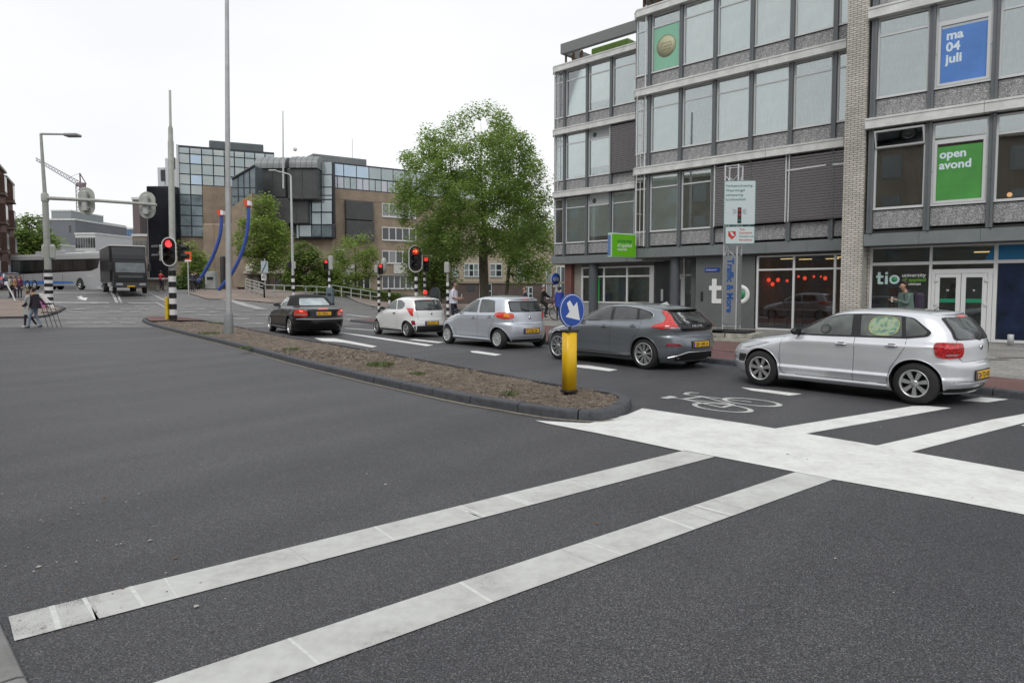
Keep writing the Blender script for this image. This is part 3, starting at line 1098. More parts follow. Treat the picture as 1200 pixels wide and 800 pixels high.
def patch(poly, fn, grid=0.07, thick=0.0):
    bm = bmesh.new()
    bm.faces.new([bm.verts.new((p[0], p[1], 0)) for p in poly])
    bmesh.ops.triangulate(bm, faces=bm.faces[:])
    for _ in range(9):
        es = [e for e in bm.edges if e.calc_length() > grid]
        if not es: break
        bmesh.ops.subdivide_edges(bm, edges=es, cuts=1)
        bmesh.ops.triangulate(bm, faces=bm.faces[:])
    for v in bm.verts: v.co = fn(v.co.x, v.co.y)
    b = MB()
    b.bm(bm, 0, True)
    return b
def rpoly(P, r=0.03, n=3):
    """rounds the corners of a polygon"""
    out = []
    N = len(P)
    for i in range(N):
        a, b, c = Vector((*P[i - 1], 0)), Vector((*P[i], 0)), Vector((*P[(i + 1) % N], 0))
        d1, d2 = a - b, c - b
        rr = min(r, d1.length * 0.45, d2.length * 0.45)
        p, q = b + d1.normalized() * rr, b + d2.normalized() * rr
        for k in range(n + 1):
            t = k / n
            o = p * (1 - t) ** 2 + b * 2 * t * (1 - t) + q * t ** 2
            out.append((o.x, o.y))
    return out
def seam(sh, path, off=0.0015, wd=0.006, sg=1, fn=None):
    b = MB()
    P = [Vector((*p, 0)) for p in path]
    Q = []
    for i in range(len(P) - 1):
        n = max(1, int((P[i + 1] - P[i]).length / 0.05))
        for k in range(n): Q.append(P[i].lerp(P[i + 1], k / n))
    Q.append(P[-1])
    fn = fn or (lambda x, z: sh.side(x, z, off, sg))
    for i, p in enumerate(Q):
        d = (Q[min(i + 1, len(Q) - 1)] - Q[max(i - 1, 0)]).normalized()
        n = Vector((-d.y, d.x, 0)) * wd / 2
        b.v.append(tuple(fn(p.x + n.x, p.y + n.y)))
        b.v.append(tuple(fn(p.x - n.x, p.y - n.y)))
    b.f = [(2 * i, 2 * i + 1, 2 * i + 3, 2 * i + 2) for i in range(len(Q) - 1)]
    b.m = [0] * len(b.f)
    b.s = [True] * len(b.f)
    return b

def wheel(parent, x, y, R, rim, wd, spokes, style, sg, rimmat):
    wr = MB()
    e = wd / 2
    wr.lathe([(rim, -e), (rim + .015, -e - .004), (R - .02, -e + .012), (R - 0.004, -e + .03), (R, -e + .055), (R, e - .055), (R - .004, e - .03), (R - .02, e - .012), (rim + .015, e + .004), (rim, e)], 40, 0, 'y')
    wr.lathe([(0.001, -e + .07), (rim - .015, -e + .07), (rim, -e)], 32, 1, 'y')
    wr.lathe([(0.001, e - .07), (rim - .02, e - .07), (rim, e)], 32, 1, 'y')
    root = wr.build('wheel', [M_tyre, M_under], parent, loc=(x, y, R))
    s = MB()
    o = e * sg
    s.lathe([(rim + .004, o + .001 * sg), (rim + .006, o + .008 * sg), (rim - .006, o + .010 * sg), (rim - .02, o - .006 * sg), (rim - .022, o - .05 * sg)], 40, 0, 'y')
    hub = 0.055
    for k in range(spokes):
        a = 2 * math.pi * k / spokes + 0.2
        def spoke(a0, w0, w1, a1=None):
            a1 = a0 if a1 is None else a1
            c0, s0, c1, s1 = math.cos(a0), math.sin(a0), math.cos(a1), math.sin(a1)
            r0, r1 = hub * 0.8, rim - 0.012
            yo, yi = o - .012 * sg, o - .004 * sg
            P0, P1 = Vector((c0 * r0, 0, s0 * r0)), Vector((c1 * r1, 0, s1 * r1))
            n0, n1 = Vector((-s0, 0, c0)), Vector((-s1, 0, c1))
            pts = []
            for P, n, w_, yy in ((P0, n0, w0, yo), (P1, n1, w1, yi)):
                for q_ in (-1, 1):
                    for dep in (0, 0.03):
                        v = P + n * w_ * q_
                        v.y = yy - dep * sg
                        pts.append(v)
            s.add(pts, [(0, 2, 6, 4), (1, 3, 7, 5), (0, 1, 5, 4), (2, 3, 7, 6), (4, 5, 7, 6)])
        if style == 'wide': spoke(a, .020, .034)
        elif style == 'twin':
            spoke(a, .008, .012, a - .13)
            spoke(a, .008, .012, a + .13)
        elif style == 'cap': spoke(a, .022, .046)
        else: spoke(a, .022, .03)
    s.lathe([(0.0005, o - .002 * sg), (hub * .6, o - .002 * sg), (hub, o - .012 * sg), (hub + .005, o - .05 * sg)], 20, 0, 'y')
    b = s
    for k in range(5):
        a = 2 * math.pi * k / 5
        b.cyl((math.cos(a) * hub * .62 * 1.3, o - .008 * sg, math.sin(a) * hub * .62 * 1.3), (math.cos(a) * hub * .81, o + .001 * sg, math.sin(a) * hub * .81), .007, n=6, m=1)
    s.build('rim', [rimmat, M_black], root)
    return root

def make_car(name, label, S, posL_f, posL_r, cat='car', group='cars queueing at the red light'):
    sh = Shell(S)
    top = S['width'][-1][0]
    sh.top = top
    pf_, pr_ = Vector((*posL_f, 0)), Vector((*posL_r, 0))
    h = (pf_ - pr_).normalized()
    right = Vector((h.y, -h.x, 0))
    mid = (pf_ + pr_) / 2
    off_mid = (S['axle_f'] + S['axle_r']) / 2
    c = mid + right * (S['track']) - h * off_mid
    root = thing(name, label, cat, (c.x, c.y, 0), math.atan2(h.y, h.x), group)
    root.scale = (S.get('scale', 1),) * 3
    # ---- body by stacked outlines
    zb = S['width'][0][0]
    lv = sorted(set([round(zb + (top - zb) * i / 34, 4) for i in range(35)] + [k[0] for k in S['width']] + [k[0] for k in S['front'] if zb <= k[0] <= top] + [k[0] for k in S['rear'] if zb <= k[0] <= top]))
    lz = [lv[0]]
    for z in lv[1:]:
        if z - lz[-1] > 0.006 or z == top: lz.append(z)
    NQ = 15
    us = [i / NQ for i in range(0, 2 * NQ + 1)]
    us = us + [-u for u in reversed(us[1:-1])]
    b = MB()
    n = len(us)
    for z in lz:
        for u in us: b.v.append(tuple(sh.pt(u, z)))
    for j in range(len(lz) - 1):
        for i in range(n):
            b.f.append((j * n + i, j * n + (i + 1) % n, (j + 1) * n + (i + 1) % n, (j + 1) * n + i))
            zc = (lz[j] + lz[j + 1]) / 2
            b.m.append(2 if (S.get('soft') and zc > S['soft']) else 0)
            b.s.append(True)
    # caps: the roof cap as a fan of strips, bottom flat
    b.f.append(tuple(reversed(range(n))))
    b.m.append(1)
    b.s.append(False)
    o = (len(lz) - 1) * n
    mid_ = []
    cxr = (sh.f(top) + sh.r(top)) / 2
    b.v.append((cxr, 0, top + 0.002))
    ci = len(b.v) - 1
    for i in range(n):
        b.f.append((o + i, o + (i + 1) % n, ci))
        b.m.append(2 if S.get('soft') else 0)
        b.s.append(True)
    mats = [S['paint'], M_under] + ([S['softmat']] if S.get('soft') else [])
    tmp = bpy.data.objects.new('tmp_body', b.mesh('body', mats))
    COL.objects.link(tmp)
    ct = MB()
    R = S['wheel_r']
    for ax in (S['axle_f'], S['axle_r']):
        for sg in (1, -1):
            y0 = sg * (S['track'] - 0.42)
            y1 = sg * (S['track'] + 0.4)
            ct.cyl((ax, y0, R + 0.012), (ax, y1, R + 0.012), R + S.get('gap', 0.045), n=48, m=0)
    cut = bpy.data.objects.new('tmp_cut', ct.mesh('cut', [M_under]))
    COL.objects.link(cut)
    md = tmp.modifiers.new('b', 'BOOLEAN')
    md.operation = 'DIFFERENCE'
    md.object = cut
    md.solver = 'EXACT'
    try: md.material_mode = 'TRANSFER'
    except Exception: pass
    dg = bpy.context.evaluated_depsgraph_get()
    me = bpy.data.meshes.new_from_object(tmp.evaluated_get(dg))
    bpy.data.objects.remove(tmp)
    bpy.data.objects.remove(cut)
    me.name = 'body'
    try: me.set_sharp_from_angle(angle=math.radians(32))
    except Exception: pass
    body = link('body', me, root)
    # ---- wheels
    for nm, ax in (('f', S['axle_f']), ('r', S['axle_r'])):
        for sg in (1, -1):
            wheel(root, ax, sg * (S['track'] - S['tyre_w'] / 2), R, S['rim'], S['tyre_w'], S['spokes'], S['style'], sg, S.get('rimmat', M_alloy))
    # arch lip
    for ax in (S['axle_f'], S['axle_r']):
        for sg in (1, -1):
            lip = MB()
            pts = []
            rr = R + S.get('gap', 0.045) + 0.003
            for k in range(25):
                a = math.radians(-12 + 204 * k / 24)
                x, z = ax + rr * math.cos(a), R + .012 + rr * math.sin(a)
                if z < zb + 0.02: continue
                pts.append(sh.side(x, z, 0.000, sg))
            lip.tube(pts, 0.007, 6)
            lip.build('arch_lip', S['paint'] if not S.get('dark_lip') else M_black, root)
    # ---- side glass
    for sg in (1, -1):
        if 'trim' in S:
            patch(rpoly(S['trim'], .05), lambda x, z: sh.side(x, z, 0.003, sg)).build('window_trim', S.get('trim_mat', M_gloss), root)
        for poly in S['glass']:
            patch(rpoly(poly, .03), lambda x, z: sh.side(x, z, 0.007, sg)).build('side_window', S.get('glassmat', M_glass_grey), root)
        if S.get('chrome'):
            P = rpoly(S['trim'], .05)
            pts = [sh.side(x, z, 0.004, sg) for x, z in P]
            MB().tube(pts, 0.007, 6, closed=True).build('chrome_strip', M_chrome, root)
        for path in S['seams']: seam(sh, path, 0.0012, 0.007, sg).build('door_seam', M_black, root)
        for hx, hz in S['handles']:
            hb = MB()
            p = sh.side(hx, hz, 0.0, sg)
            hb.tube([p + Vector((-.085, sg * .004, 0)), p + Vector((-.07, sg * .026, .002)), p + Vector((.06, sg * .028, .002)), p + Vector((.085, sg * .006, 0))], [.008, .011, .012, .009], 8)
            hb.build('door_handle', S.get('handlemat', S['paint']), root)
            patch(rpoly([(hx - .05, hz - .022), (hx + .06, hz - .022), (hx + .06, hz + .03), (hx - .05, hz + .03)], .02), lambda x, z: sh.side(x, z, 0.0016, sg), .05).build('handle_recess', M_black, root)
        mx, mz = S['mirror']
        p = sh.side(mx, mz, 0.0, sg)
        mb = MB()
        mb.ball((0, 0, 0), (0.075, 0.115, 0.075), 16, 10)
        mb.v = [(max(v[0], -0.045) - 0.02 * abs(v[1]), v[1], v[2] * (0.9 if v[2] > 0 else 0.8)) for v in mb.v]
        mb.v = [(v[0] + p.x, v[1] + p.y + sg * 0.12, v[2] + mz + 0.035) for v in mb.v]
        mb.tube([p + Vector((0.02, -sg * .01, -.01)), p + Vector((0.01, sg * .06, 0.01))], [.022, .02], 8)
        m_ = mb.build('wing_mirror', S.get('mirrormat', M_black), root)
        gl = MB()
        gl.quad((p.x - .048, p.y + sg * .03, mz - .01), (p.x - .048, p.y + sg * .20, mz - .01), (p.x - .048, p.y + sg * .19, mz + .08), (p.x - .048, p.y + sg * .03, mz + .08))
        gl.build('mirror_glass', M_glass_dark, m_)
    # ---- windscreen and rear window
    zb_, zt_, ub, ut = S['screen']
    patch([(-ub, zb_), (ub, zb_), (ut, zt_), (-ut, zt_)], lambda y, z: sh.end(y, z, 0.006, False), .08).build('windscreen', M_glass_grey, root)
    if 'rear_trim' in S: patch(rpoly(S['rear_trim'], .05), lambda y, z: sh.end(y, z, 0.004), .06).build('tailgate_trim', M_gloss, root)
    patch(rpoly(S['rear_glass'], .05), lambda y, z: sh.end(y, z, 0.008), .06).build('rear_window', S.get('rearmat', M_glass_rear), root)
    for path in S.get('rear_seams', []):
        seam(sh, path, 0, 0.007, fn=lambda y, z: sh.end(y, z, 0.0015)).build('tailgate_seam', M_black, root)
    # ---- lamps: polygons in (distance round the corner, height)
    def corner(sg, rear=True, off=0.006):
        def f(v, z):
            d = max(0.02, 0.52 + (v - 0.36) * 1.9)      # metres from the centre line round the corner
            u = sh.arc(d, z, rear)
            return sh.pt(sg * u, z) + sh.nrm(sg * u, z) * off
        return f
    for sg in (1, -1):
        l = patch(rpoly(S['tail'], .03), corner(sg), .03)
        for i_, v in enumerate(l.v): pass
        tl = l.build('tail_light', S.get('tailmat', M_tail), root)
        for P, m_, nm in S.get('tail_sub', []):
            patch(rpoly(P, .015), corner(sg, True, 0.011), .03).build(nm, m_, tl)
        hl = patch(rpoly(S['head'], .03), corner(sg, False), .03).build('headlight', M_lens, root)
        for P, m_, nm, rear in S.get('extra', []):
            patch(rpoly(P, .02), corner(sg, rear, 0.005), .04).build(nm, m_, root)
    # ---- plate
    px_, pz_, tilt = S['plate']
    e0 = sh.end(0, pz_, 0.004)
    pl = MB()
    pl.bbox(-.26, .26, -.006, .006, -.055, .055, .004, 0)
    pl.box(-.26, -.222, -.0072, -.002, -.05, .05, 1)
    M_ = Matrix.Translation((e0.x - .004, px_, pz_)) @ Matrix.Rotation(-math.pi / 2, 4, 'Z')
    pl.xf(M_)
    plo = pl.build('number_plate', [M_yellow, M_blueband], root)
    text(S['reg'], 0.105, M_ink, plo, frameM((e0.x - .0115, px_ + 0.20, pz_ - 0.036), (0, -1, 0), (0, 0, 1)), 'plate_lettering', depth=0.0008, bold=0.0015)
    pb = MB()
    pb.box(-.29, .29, -.004, .004, -.075, .075)
    pb.xf(Matrix.Translation((e0.x + .003, px_, pz_)) @ Matrix.Rotation(-math.pi / 2, 4, 'Z'))
    pb.build('plate_recess', M_black, root)
    # ---- bumper insert, badge, wiper, third lamp
    for P, m_, nm in S.get('rear_patches', []):
        patch(rpoly(P, .02), lambda y, z: sh.end(y, z, 0.006), .05).build(nm, m_, root)
    if 'badge' in S:
        z = S['badge']
        e1 = sh.end(0, z, 0.01)
        bd = MB()
        bd.lathe([(0.001, 0.0), (.02, -.004), (.034, -.004), (.042, -.001), (.044, .006)], 20, 0, 'x', (e1.x - .002, 0, z))
        bd.build('badge', M_chrome, root)
        bx = MB()
        bx.box(e1.x - .010, e1.x - .005, -.006, .006, z - .03, z + .03)
        bx.build('badge_bar', M_black, root)
    if 'wiper' in S:
        z = S['wiper']
        p0, p1 = sh.end(0.0, z, .018), sh.end(0.28, z + .06, .02)
        MB().tube([p0, (p0 + p1) / 2 + Vector((-.008, 0, 0)), p1], [.016, .008, .006], 6).build('wiper', M_black, root)
    if 'brake3' in S:
        y_, z_, m_ = S['brake3']
        patch([(-y_, z_ - .016), (y_, z_ - .016), (y_, z_ + .016), (-y_, z_ + .016)], lambda y, z: sh.end(y, z, 0.012), .05).build('high_brake_light', m_, root)
    if 'spoiler' in S:
        z_, yw, dep = S['spoiler']
        sp = MB()
        N_ = 12
        for i in range(N_ + 1):
            y = -yw + 2 * yw * i / N_
            p = sh.end(y, z_, 0)
            q_ = dep * (1 - (abs(y) / yw) ** 4 * 0.75)
            zc = 0.012 * (1 - (y / yw) ** 2)
            sp.v += [(p.x + .12, y, z_ + .012 + zc), (p.x - q_, y, z_ + zc), (p.x - q_ - .004, y, z_ - .018 + zc), (p.x + .02, y, z_ - .035 + zc)]
        for i in range(N_):
            for j in range(3):
                sp.f.append((4 * i + j, 4 * i + j + 1, 4 * i + j + 5, 4 * i + j + 4))
                sp.m.append(0)
                sp.s.append(j < 1)
        sp.build('roof_spoiler', S.get('spoilermat', S['paint']), root)
    if 'sill' in S:
        for sg in (1, -1):
            x0, x1 = S['axle_r'] + R + .06, S['axle_f'] - R - .06
            pts = [sh.side(x0 + (x1 - x0) * i / 8, S['sill'], 0.004, sg) for i in range(9)]
            MB().tube(pts, 0.028, 8).build('sill', S.get('sillmat', S['paint']), root)
    for y_ in S.get('exhaust', []):
        e1 = sh.end(y_, .30, 0)
        MB().cyl((e1.x + .12, y_, .27), (e1.x - .01, y_, .265), .038, n=14, caps=False).build('exhaust', M_chrome, root)
    if 'aerial' in S:
        ax_, az_, ln_ = S['aerial']
        MB().tube([(ax_, 0, az_ - .01), (ax_ - ln_ * .75, 0, az_ + ln_ * .62)], [.007, .003], 6).build('aerial', M_black, root)
    root['k'] = S.get('squash', 1.0)
    for ch in root.children:
        if not ch.name.startswith('wheel'): squash(ch, root['k'])
    del root['k']
    return root, sh
def squash(o, k):
    """lowers the greenhouse a little: heights above 0.6 m are scaled"""
    if k != 1.0:
        for v in o.data.vertices:
            if v.co.z > 0.6: v.co.z = 0.6 + (v.co.z - 0.6) * k
    for c in o.children: squash(c, k)

# ---------- silver five door hatchback, nearest
silver = paint('silver_paint', (0.70, 0.725, 0.76), 0.42, 0.30)
POLO = dict(paint=silver, axle_f=1.235, axle_r=-1.235, wheel_r=0.308, track=0.825, tyre_w=0.20, rim=0.198, spokes=7, style='wide', gap=0.04, scale=1.02, squash=.92, flare=.012, pr=[(0, 10.0), (0.9, 10.0), (1.2, 9.0), (1.6, 6.0)],
    front=[(.17, 1.97), (.24, 2.05), (.35, 2.10), (.5, 2.11), (.6, 2.08), (.68, 2.01), (.76, 1.85), (.82, 1.65), (.88, 1.38), (.93, 1.12), (.965, 0.97), (1.0, .90), (1.1, .70), (1.2, .51), (1.3, .30), (1.37, .13), (1.40, .02), (1.43, -.14), (1.447, -.32), (1.455, -.5)],
    rear=[(.17, -1.72), (.24, -1.78), (.33, -1.84), (.45, -1.845), (.55, -1.85), (.61, -1.84), (.64, -1.82), (.70, -1.815), (.85, -1.81), (.95, -1.80), (1.0, -1.785), (1.1, -1.74), (1.2, -1.665), (1.3, -1.58), (1.36, -1.50), (1.39, -1.42), (1.42, -1.25), (1.44, -1.0), (1.455, -.72)],
    width=[(.17, .76), (.22, .80), (.28, .815), (.34, .834), (.385, .850), (.425, .826), (.5, .832), (.62, .842), (.75, .840), (.83, .842), (.865, .838), (.90, .820), (.96, .795), (1.0, .775), (1.1, .745), (1.2, .712), (1.3, .672), (1.37, .63), (1.40, .585), (1.42, .52), (1.44, .40), (1.455, .18)],
    trim=[(.80, .955), (.48, 1.14), (.15, 1.29), (-.12, 1.35), (-.5, 1.365), (-.95, 1.348), (-1.16, 1.315), (-1.42, 1.10), (-1.38, 1.03), (-1.10, .985), (0, .962)],
    glass=[[(.47, .985), (.44, 1.10), (.15, 1.255), (-.14, 1.335), (-.27, 1.345), (-.30, .992)], [(-.44, .998), (-.40, 1.34), (-.6, 1.345), (-.98, 1.33), (-1.04, 1.01)], [(-1.09, 1.02), (-1.04, 1.33), (-1.16, 1.29), (-1.37, 1.10), (-1.33, 1.05)]],
    glassmat=carglass('hatch_side_glass', (0.018, 0.024, 0.022), (0.10, 0.12, 0.11)),
    seams=[[(.82, .95), (.86, .80), (.87, .55), (.84, .32), (.80, .27)], [(-.36, .98), (-.37, .7), (-.35, .27)], [(-1.10, .985), (-1.10, .85), (-1.00, .66), (-.90, .5), (-.86, .30)], [(.80, .27), (-.86, .27)], [(-1.52, 1.36), (-1.62, 1.16), (-1.70, 1.0)]],
    handles=[(-.17, .845), (-.92, .865)], mirror=(.60, .98), mirrormat=M_black, screen=(.99, 1.34, .60, .50),
    rear_glass=[(-.60, 1.0), (.60, 1.0), (.52, 1.31), (-.52, 1.31)], rear_trim=[(-.635, .985), (.635, .985), (.555, 1.325), (-.555, 1.325)], rearmat=M_glass_rear,
    rear_seams=[[(.60, .98), (.615, .9)], [(.58, .72), (.52, .655), (-.52, .655), (-.58, .72)], [(-.66, .36), (.66, .36)]],
    tail=[(.36, .945), (.56, .955), (.585, .88), (.565, .735), (.50, .70), (.37, .715), (.35, .80)], tailmat=M_tail,
    tail_sub=[([(.40, .905), (.50, .91), (.52, .86), (.41, .85)], lamp_mat('bright_tail_lens', (0.72, 0.03, 0.03)), 'lens_segment'), ([(.40, .775), (.50, .765), (.50, .745), (.41, .75)], M_lens, 'reverse_lamp')],
    head=[(.44, .66), (.42, .76), (.55, .80), (.70, .80), (.66, .70), (.56, .645)],
    extra=[([(.50, .40), (.62, .40), (.63, .54), (.52, .54)], M_black, 'fog_grille', False)],
    plate=(0, .445, 0), reg='20-TD-KR', badge=.86, wiper=1.01, brake3=(.14, 1.335, M_brake3), spoiler=(1.385, .54, .06), sill=.235, aerial=(-1.18, 1.44, .20),
    rear_patches=[([(-.70, .20), (.70, .20), (.66, .26), (-.66, .26)], M_black, 'bumper_insert')])
polo, sh_polo = make_car('parked_hatchback', 'silver five door hatchback nearest the camera with a colourful sunshade on its rear door window', POLO, (4.40, 12.05), (5.98, 10.08))
# sunshade on the rear door window
q = NT('sunshade_print')
tc = q.n('TexCoord')
n1 = q.n('TexNoise', Scale=9.0, Detail=2.0, Distortion=1.2)
q.l(tc.outputs['Object'], n1.inputs['Vector'])
c = q.ramp(n1.outputs['Fac'], [(0.3, (0.10, 0.16, 0.32)), (0.42, (0.14, 0.28, 0.20)), (0.52, (0.36, 0.46, 0.26)), (0.62, (0.30, 0.40, 0.34)), (0.75, (0.55, 0.30, 0.18))])
q.l(c, q.b.inputs['Base Color'])
q.b.inputs['Roughness'].default_value = 0.15
def oval(cx, cz, a, b_, n=28, e=2.6):
    return [(cx + a * math.copysign(abs(math.cos(t)) ** (2 / e), math.cos(t)), cz + b_ * math.copysign(abs(math.sin(t)) ** (2 / e), math.sin(t))) for t in [2 * math.pi * i / n for i in range(n)]]
patch(oval(-.76, 1.17, .215, .155), lambda x, z: sh_polo.side(x, z, .0095, 1), .05).build('sunshade', q.m, polo)
MB().tube([sh_polo.side(x, z, .011, 1) for x, z in oval(-.76, 1.17, .215, .155)], .006, 5, closed=True).build('sunshade_rim', mat('shade_rim', (.42, .46, .14), .4), polo)
for o_ in polo.children:
    if o_.name.startswith('sunshade'): squash(o_, .92)
# steering wheel and seat shapes seen through the front glass
MB().tube([sh_polo.side(.12 + .075 * math.cos(t), 1.05 + .065 * math.sin(t), .009, 1) for t in [2 * math.pi * i / 18 for i in range(18)]], .005, 5, closed=True).build('steering_wheel', M_black, polo)
squash(polo.children[-1], .92)

# ---------- grey five door, second
grey = paint('blue_grey_paint', (0.20, 0.225, 0.25), 0.55, 0.32)
V40 = dict(paint=grey, axle_f=1.32, axle_r=-1.327, wheel_r=0.325, track=0.875, tyre_w=0.215, rim=0.232, spokes=9, style='twin', gap=0.035, scale=1.02, squash=.92, pr=[(0, 10.0), (0.9, 10.0), (1.2, 9.0), (1.6, 6.0)],
    front=[(.17, 2.05), (.25, 2.17), (.35, 2.22), (.5, 2.24), (.6, 2.21), (.68, 2.13), (.75, 1.98), (.81, 1.80), (.87, 1.55), (.93, 1.30), (.97, 1.12), (1.0, 1.04), (1.1, .82), (1.2, .60), (1.3, .34), (1.36, .12), (1.40, -.06), (1.42, -.2), (1.435, -.36), (1.44, -.5)],
    rear=[(.17, -1.95), (.25, -2.02), (.33, -2.08), (.42, -2.12), (.5, -2.13), (.62, -2.12), (.70, -2.10), (.74, -2.06), (.80, -2.06), (.88, -2.075), (.95, -2.07), (1.0, -2.03), (1.1, -1.93), (1.2, -1.82), (1.28, -1.72), (1.32, -1.62), (1.36, -1.42), (1.40, -1.12), (1.42, -.9), (1.435, -.72), (1.44, -.6)],
    width=[(.17, .80), (.22, .84), (.28, .862), (.36, .868), (.45, .868), (.52, .878), (.62, .885), (.75, .890), (.84, .888), (.92, .872), (.98, .842), (1.03, .815), (1.1, .787), (1.2, .742), (1.3, .690), (1.36, .635), (1.39, .575), (1.41, .49), (1.43, .34), (1.44, .15)],
    trim=[(.86, .985), (.50, 1.16), (.12, 1.30), (-.22, 1.365), (-.62, 1.372), (-1.05, 1.335), (-1.38, 1.26), (-1.50, 1.18), (-1.42, 1.10), (-1.10, 1.055), (-.3, 1.02), (.5, .99)],
    glass=[[(.58, 1.015), (.50, 1.09), (.16, 1.24), (-.16, 1.325), (-.28, 1.335), (-.33, 1.03)], [(-.42, 1.035), (-.37, 1.342), (-.62, 1.345), (-1.0, 1.315), (-1.08, 1.075)], [(-1.15, 1.085), (-1.08, 1.305), (-1.34, 1.245), (-1.45, 1.17), (-1.40, 1.12)]],
    glassmat=M_glass_dark, chrome=True,
    seams=[[(.86, .975), (.93, .80), (.93, .55), (.88, .33)], [(-.38, 1.02), (-.38, .7), (-.34, .30)], [(-1.20, 1.055), (-1.22, .88), (-1.08, .68), (-.98, .5), (-.92, .32)], [(.88, .30), (-.92, .30)], [(-1.62, 1.31), (-1.76, 1.1)]],
    handles=[(-.20, .885), (-1.02, .925)], handlemat=grey, mirror=(.62, 1.0), mirrormat=M_black, screen=(1.02, 1.33, .62, .50),
    rear_trim=[(-.50, .84), (.50, .84), (.58, .93), (.57, 1.05), (.53, 1.25), (.48, 1.30), (-.48, 1.30), (-.53, 1.25), (-.57, 1.05), (-.58, .93)],
    rear_glass=[(-.53, 1.0), (.53, 1.0), (.48, 1.24), (-.48, 1.24)], rearmat=M_glass_dark,
    rear_seams=[[(.66, .84), (.58, .74), (.48, .70), (-.48, .70), (-.58, .74), (-.66, .84)]],
    tail=[(.375, 1.285), (.43, 1.285), (.45, 1.15), (.52, 1.04), (.68, .965), (.73, .92), (.55, .885), (.385, .90), (.40, .96), (.41, 1.03), (.385, 1.12), (.365, 1.2)], tailmat=lamp_mat('boomerang_lens', (0.60, 0.015, 0.015), 0.05),
    tail_sub=[([(.37, .925), (.55, .93), (.56, .905), (.38, .905)], M_lens, 'reverse_lamp')],
    head=[(.40, .68), (.38, .76), (.55, .82), (.74, .84), (.66, .74), (.54, .67)],
    extra=[([(.36, .515), (.56, .515), (.53, .575), (.40, .56)], lamp_mat('reflector_lens', (0.30, 0.01, 0.03)), 'rear_reflector', True)],
    plate=(0, .54, 0), reg='GP-189-X', wiper=1.02, spoiler=(1.305, .56, .10), spoilermat=M_gloss, sill=.25, sillmat=M_black, exhaust=[.52, -.52],
    rear_patches=[([(-.56, .20), (.56, .20), (.62, .33), (.34, .40), (-.34, .40), (-.62, .33)], M_black, 'bumper_insert')])
v40, shv = make_car('grey_car', 'dark grey five door car with tall curved red tail lamps, behind the blue arrow sign', V40, (1.12, 16.66), (2.83, 14.54))
MB().tube([shv.end(y, .385 - .10 * max(0, (abs(y) - .38) / .3) - 0 * y, .012) for y in [-.72 + .06 * i for i in range(25)]], .013, 6).build('bumper_strip', M_chrome, v40)
tl_ = text('V O L V O', 0.055, M_chrome, v40, frameM((shv.end(0, .945, .012).x, .24, .935), (0, -1, 0), (0.05, 0, 1)), 'tailgate_lettering', depth=0.001, bold=0.002, spacing=1.35)
squash(tl_, .92)
fin = MB().add([(-1.05, -.02, 1.41), (-1.05, .02, 1.41), (-1.28, -.025, 1.40), (-1.28, .025, 1.40), (-1.24, 0, 1.475), (-1.2, 0, 1.47)], [(0, 1, 5), (0, 5, 4, 2), (1, 3, 4, 5), (2, 4, 3)])
squash(fin.build('roof_fin', M_alloy2, v40), .92)

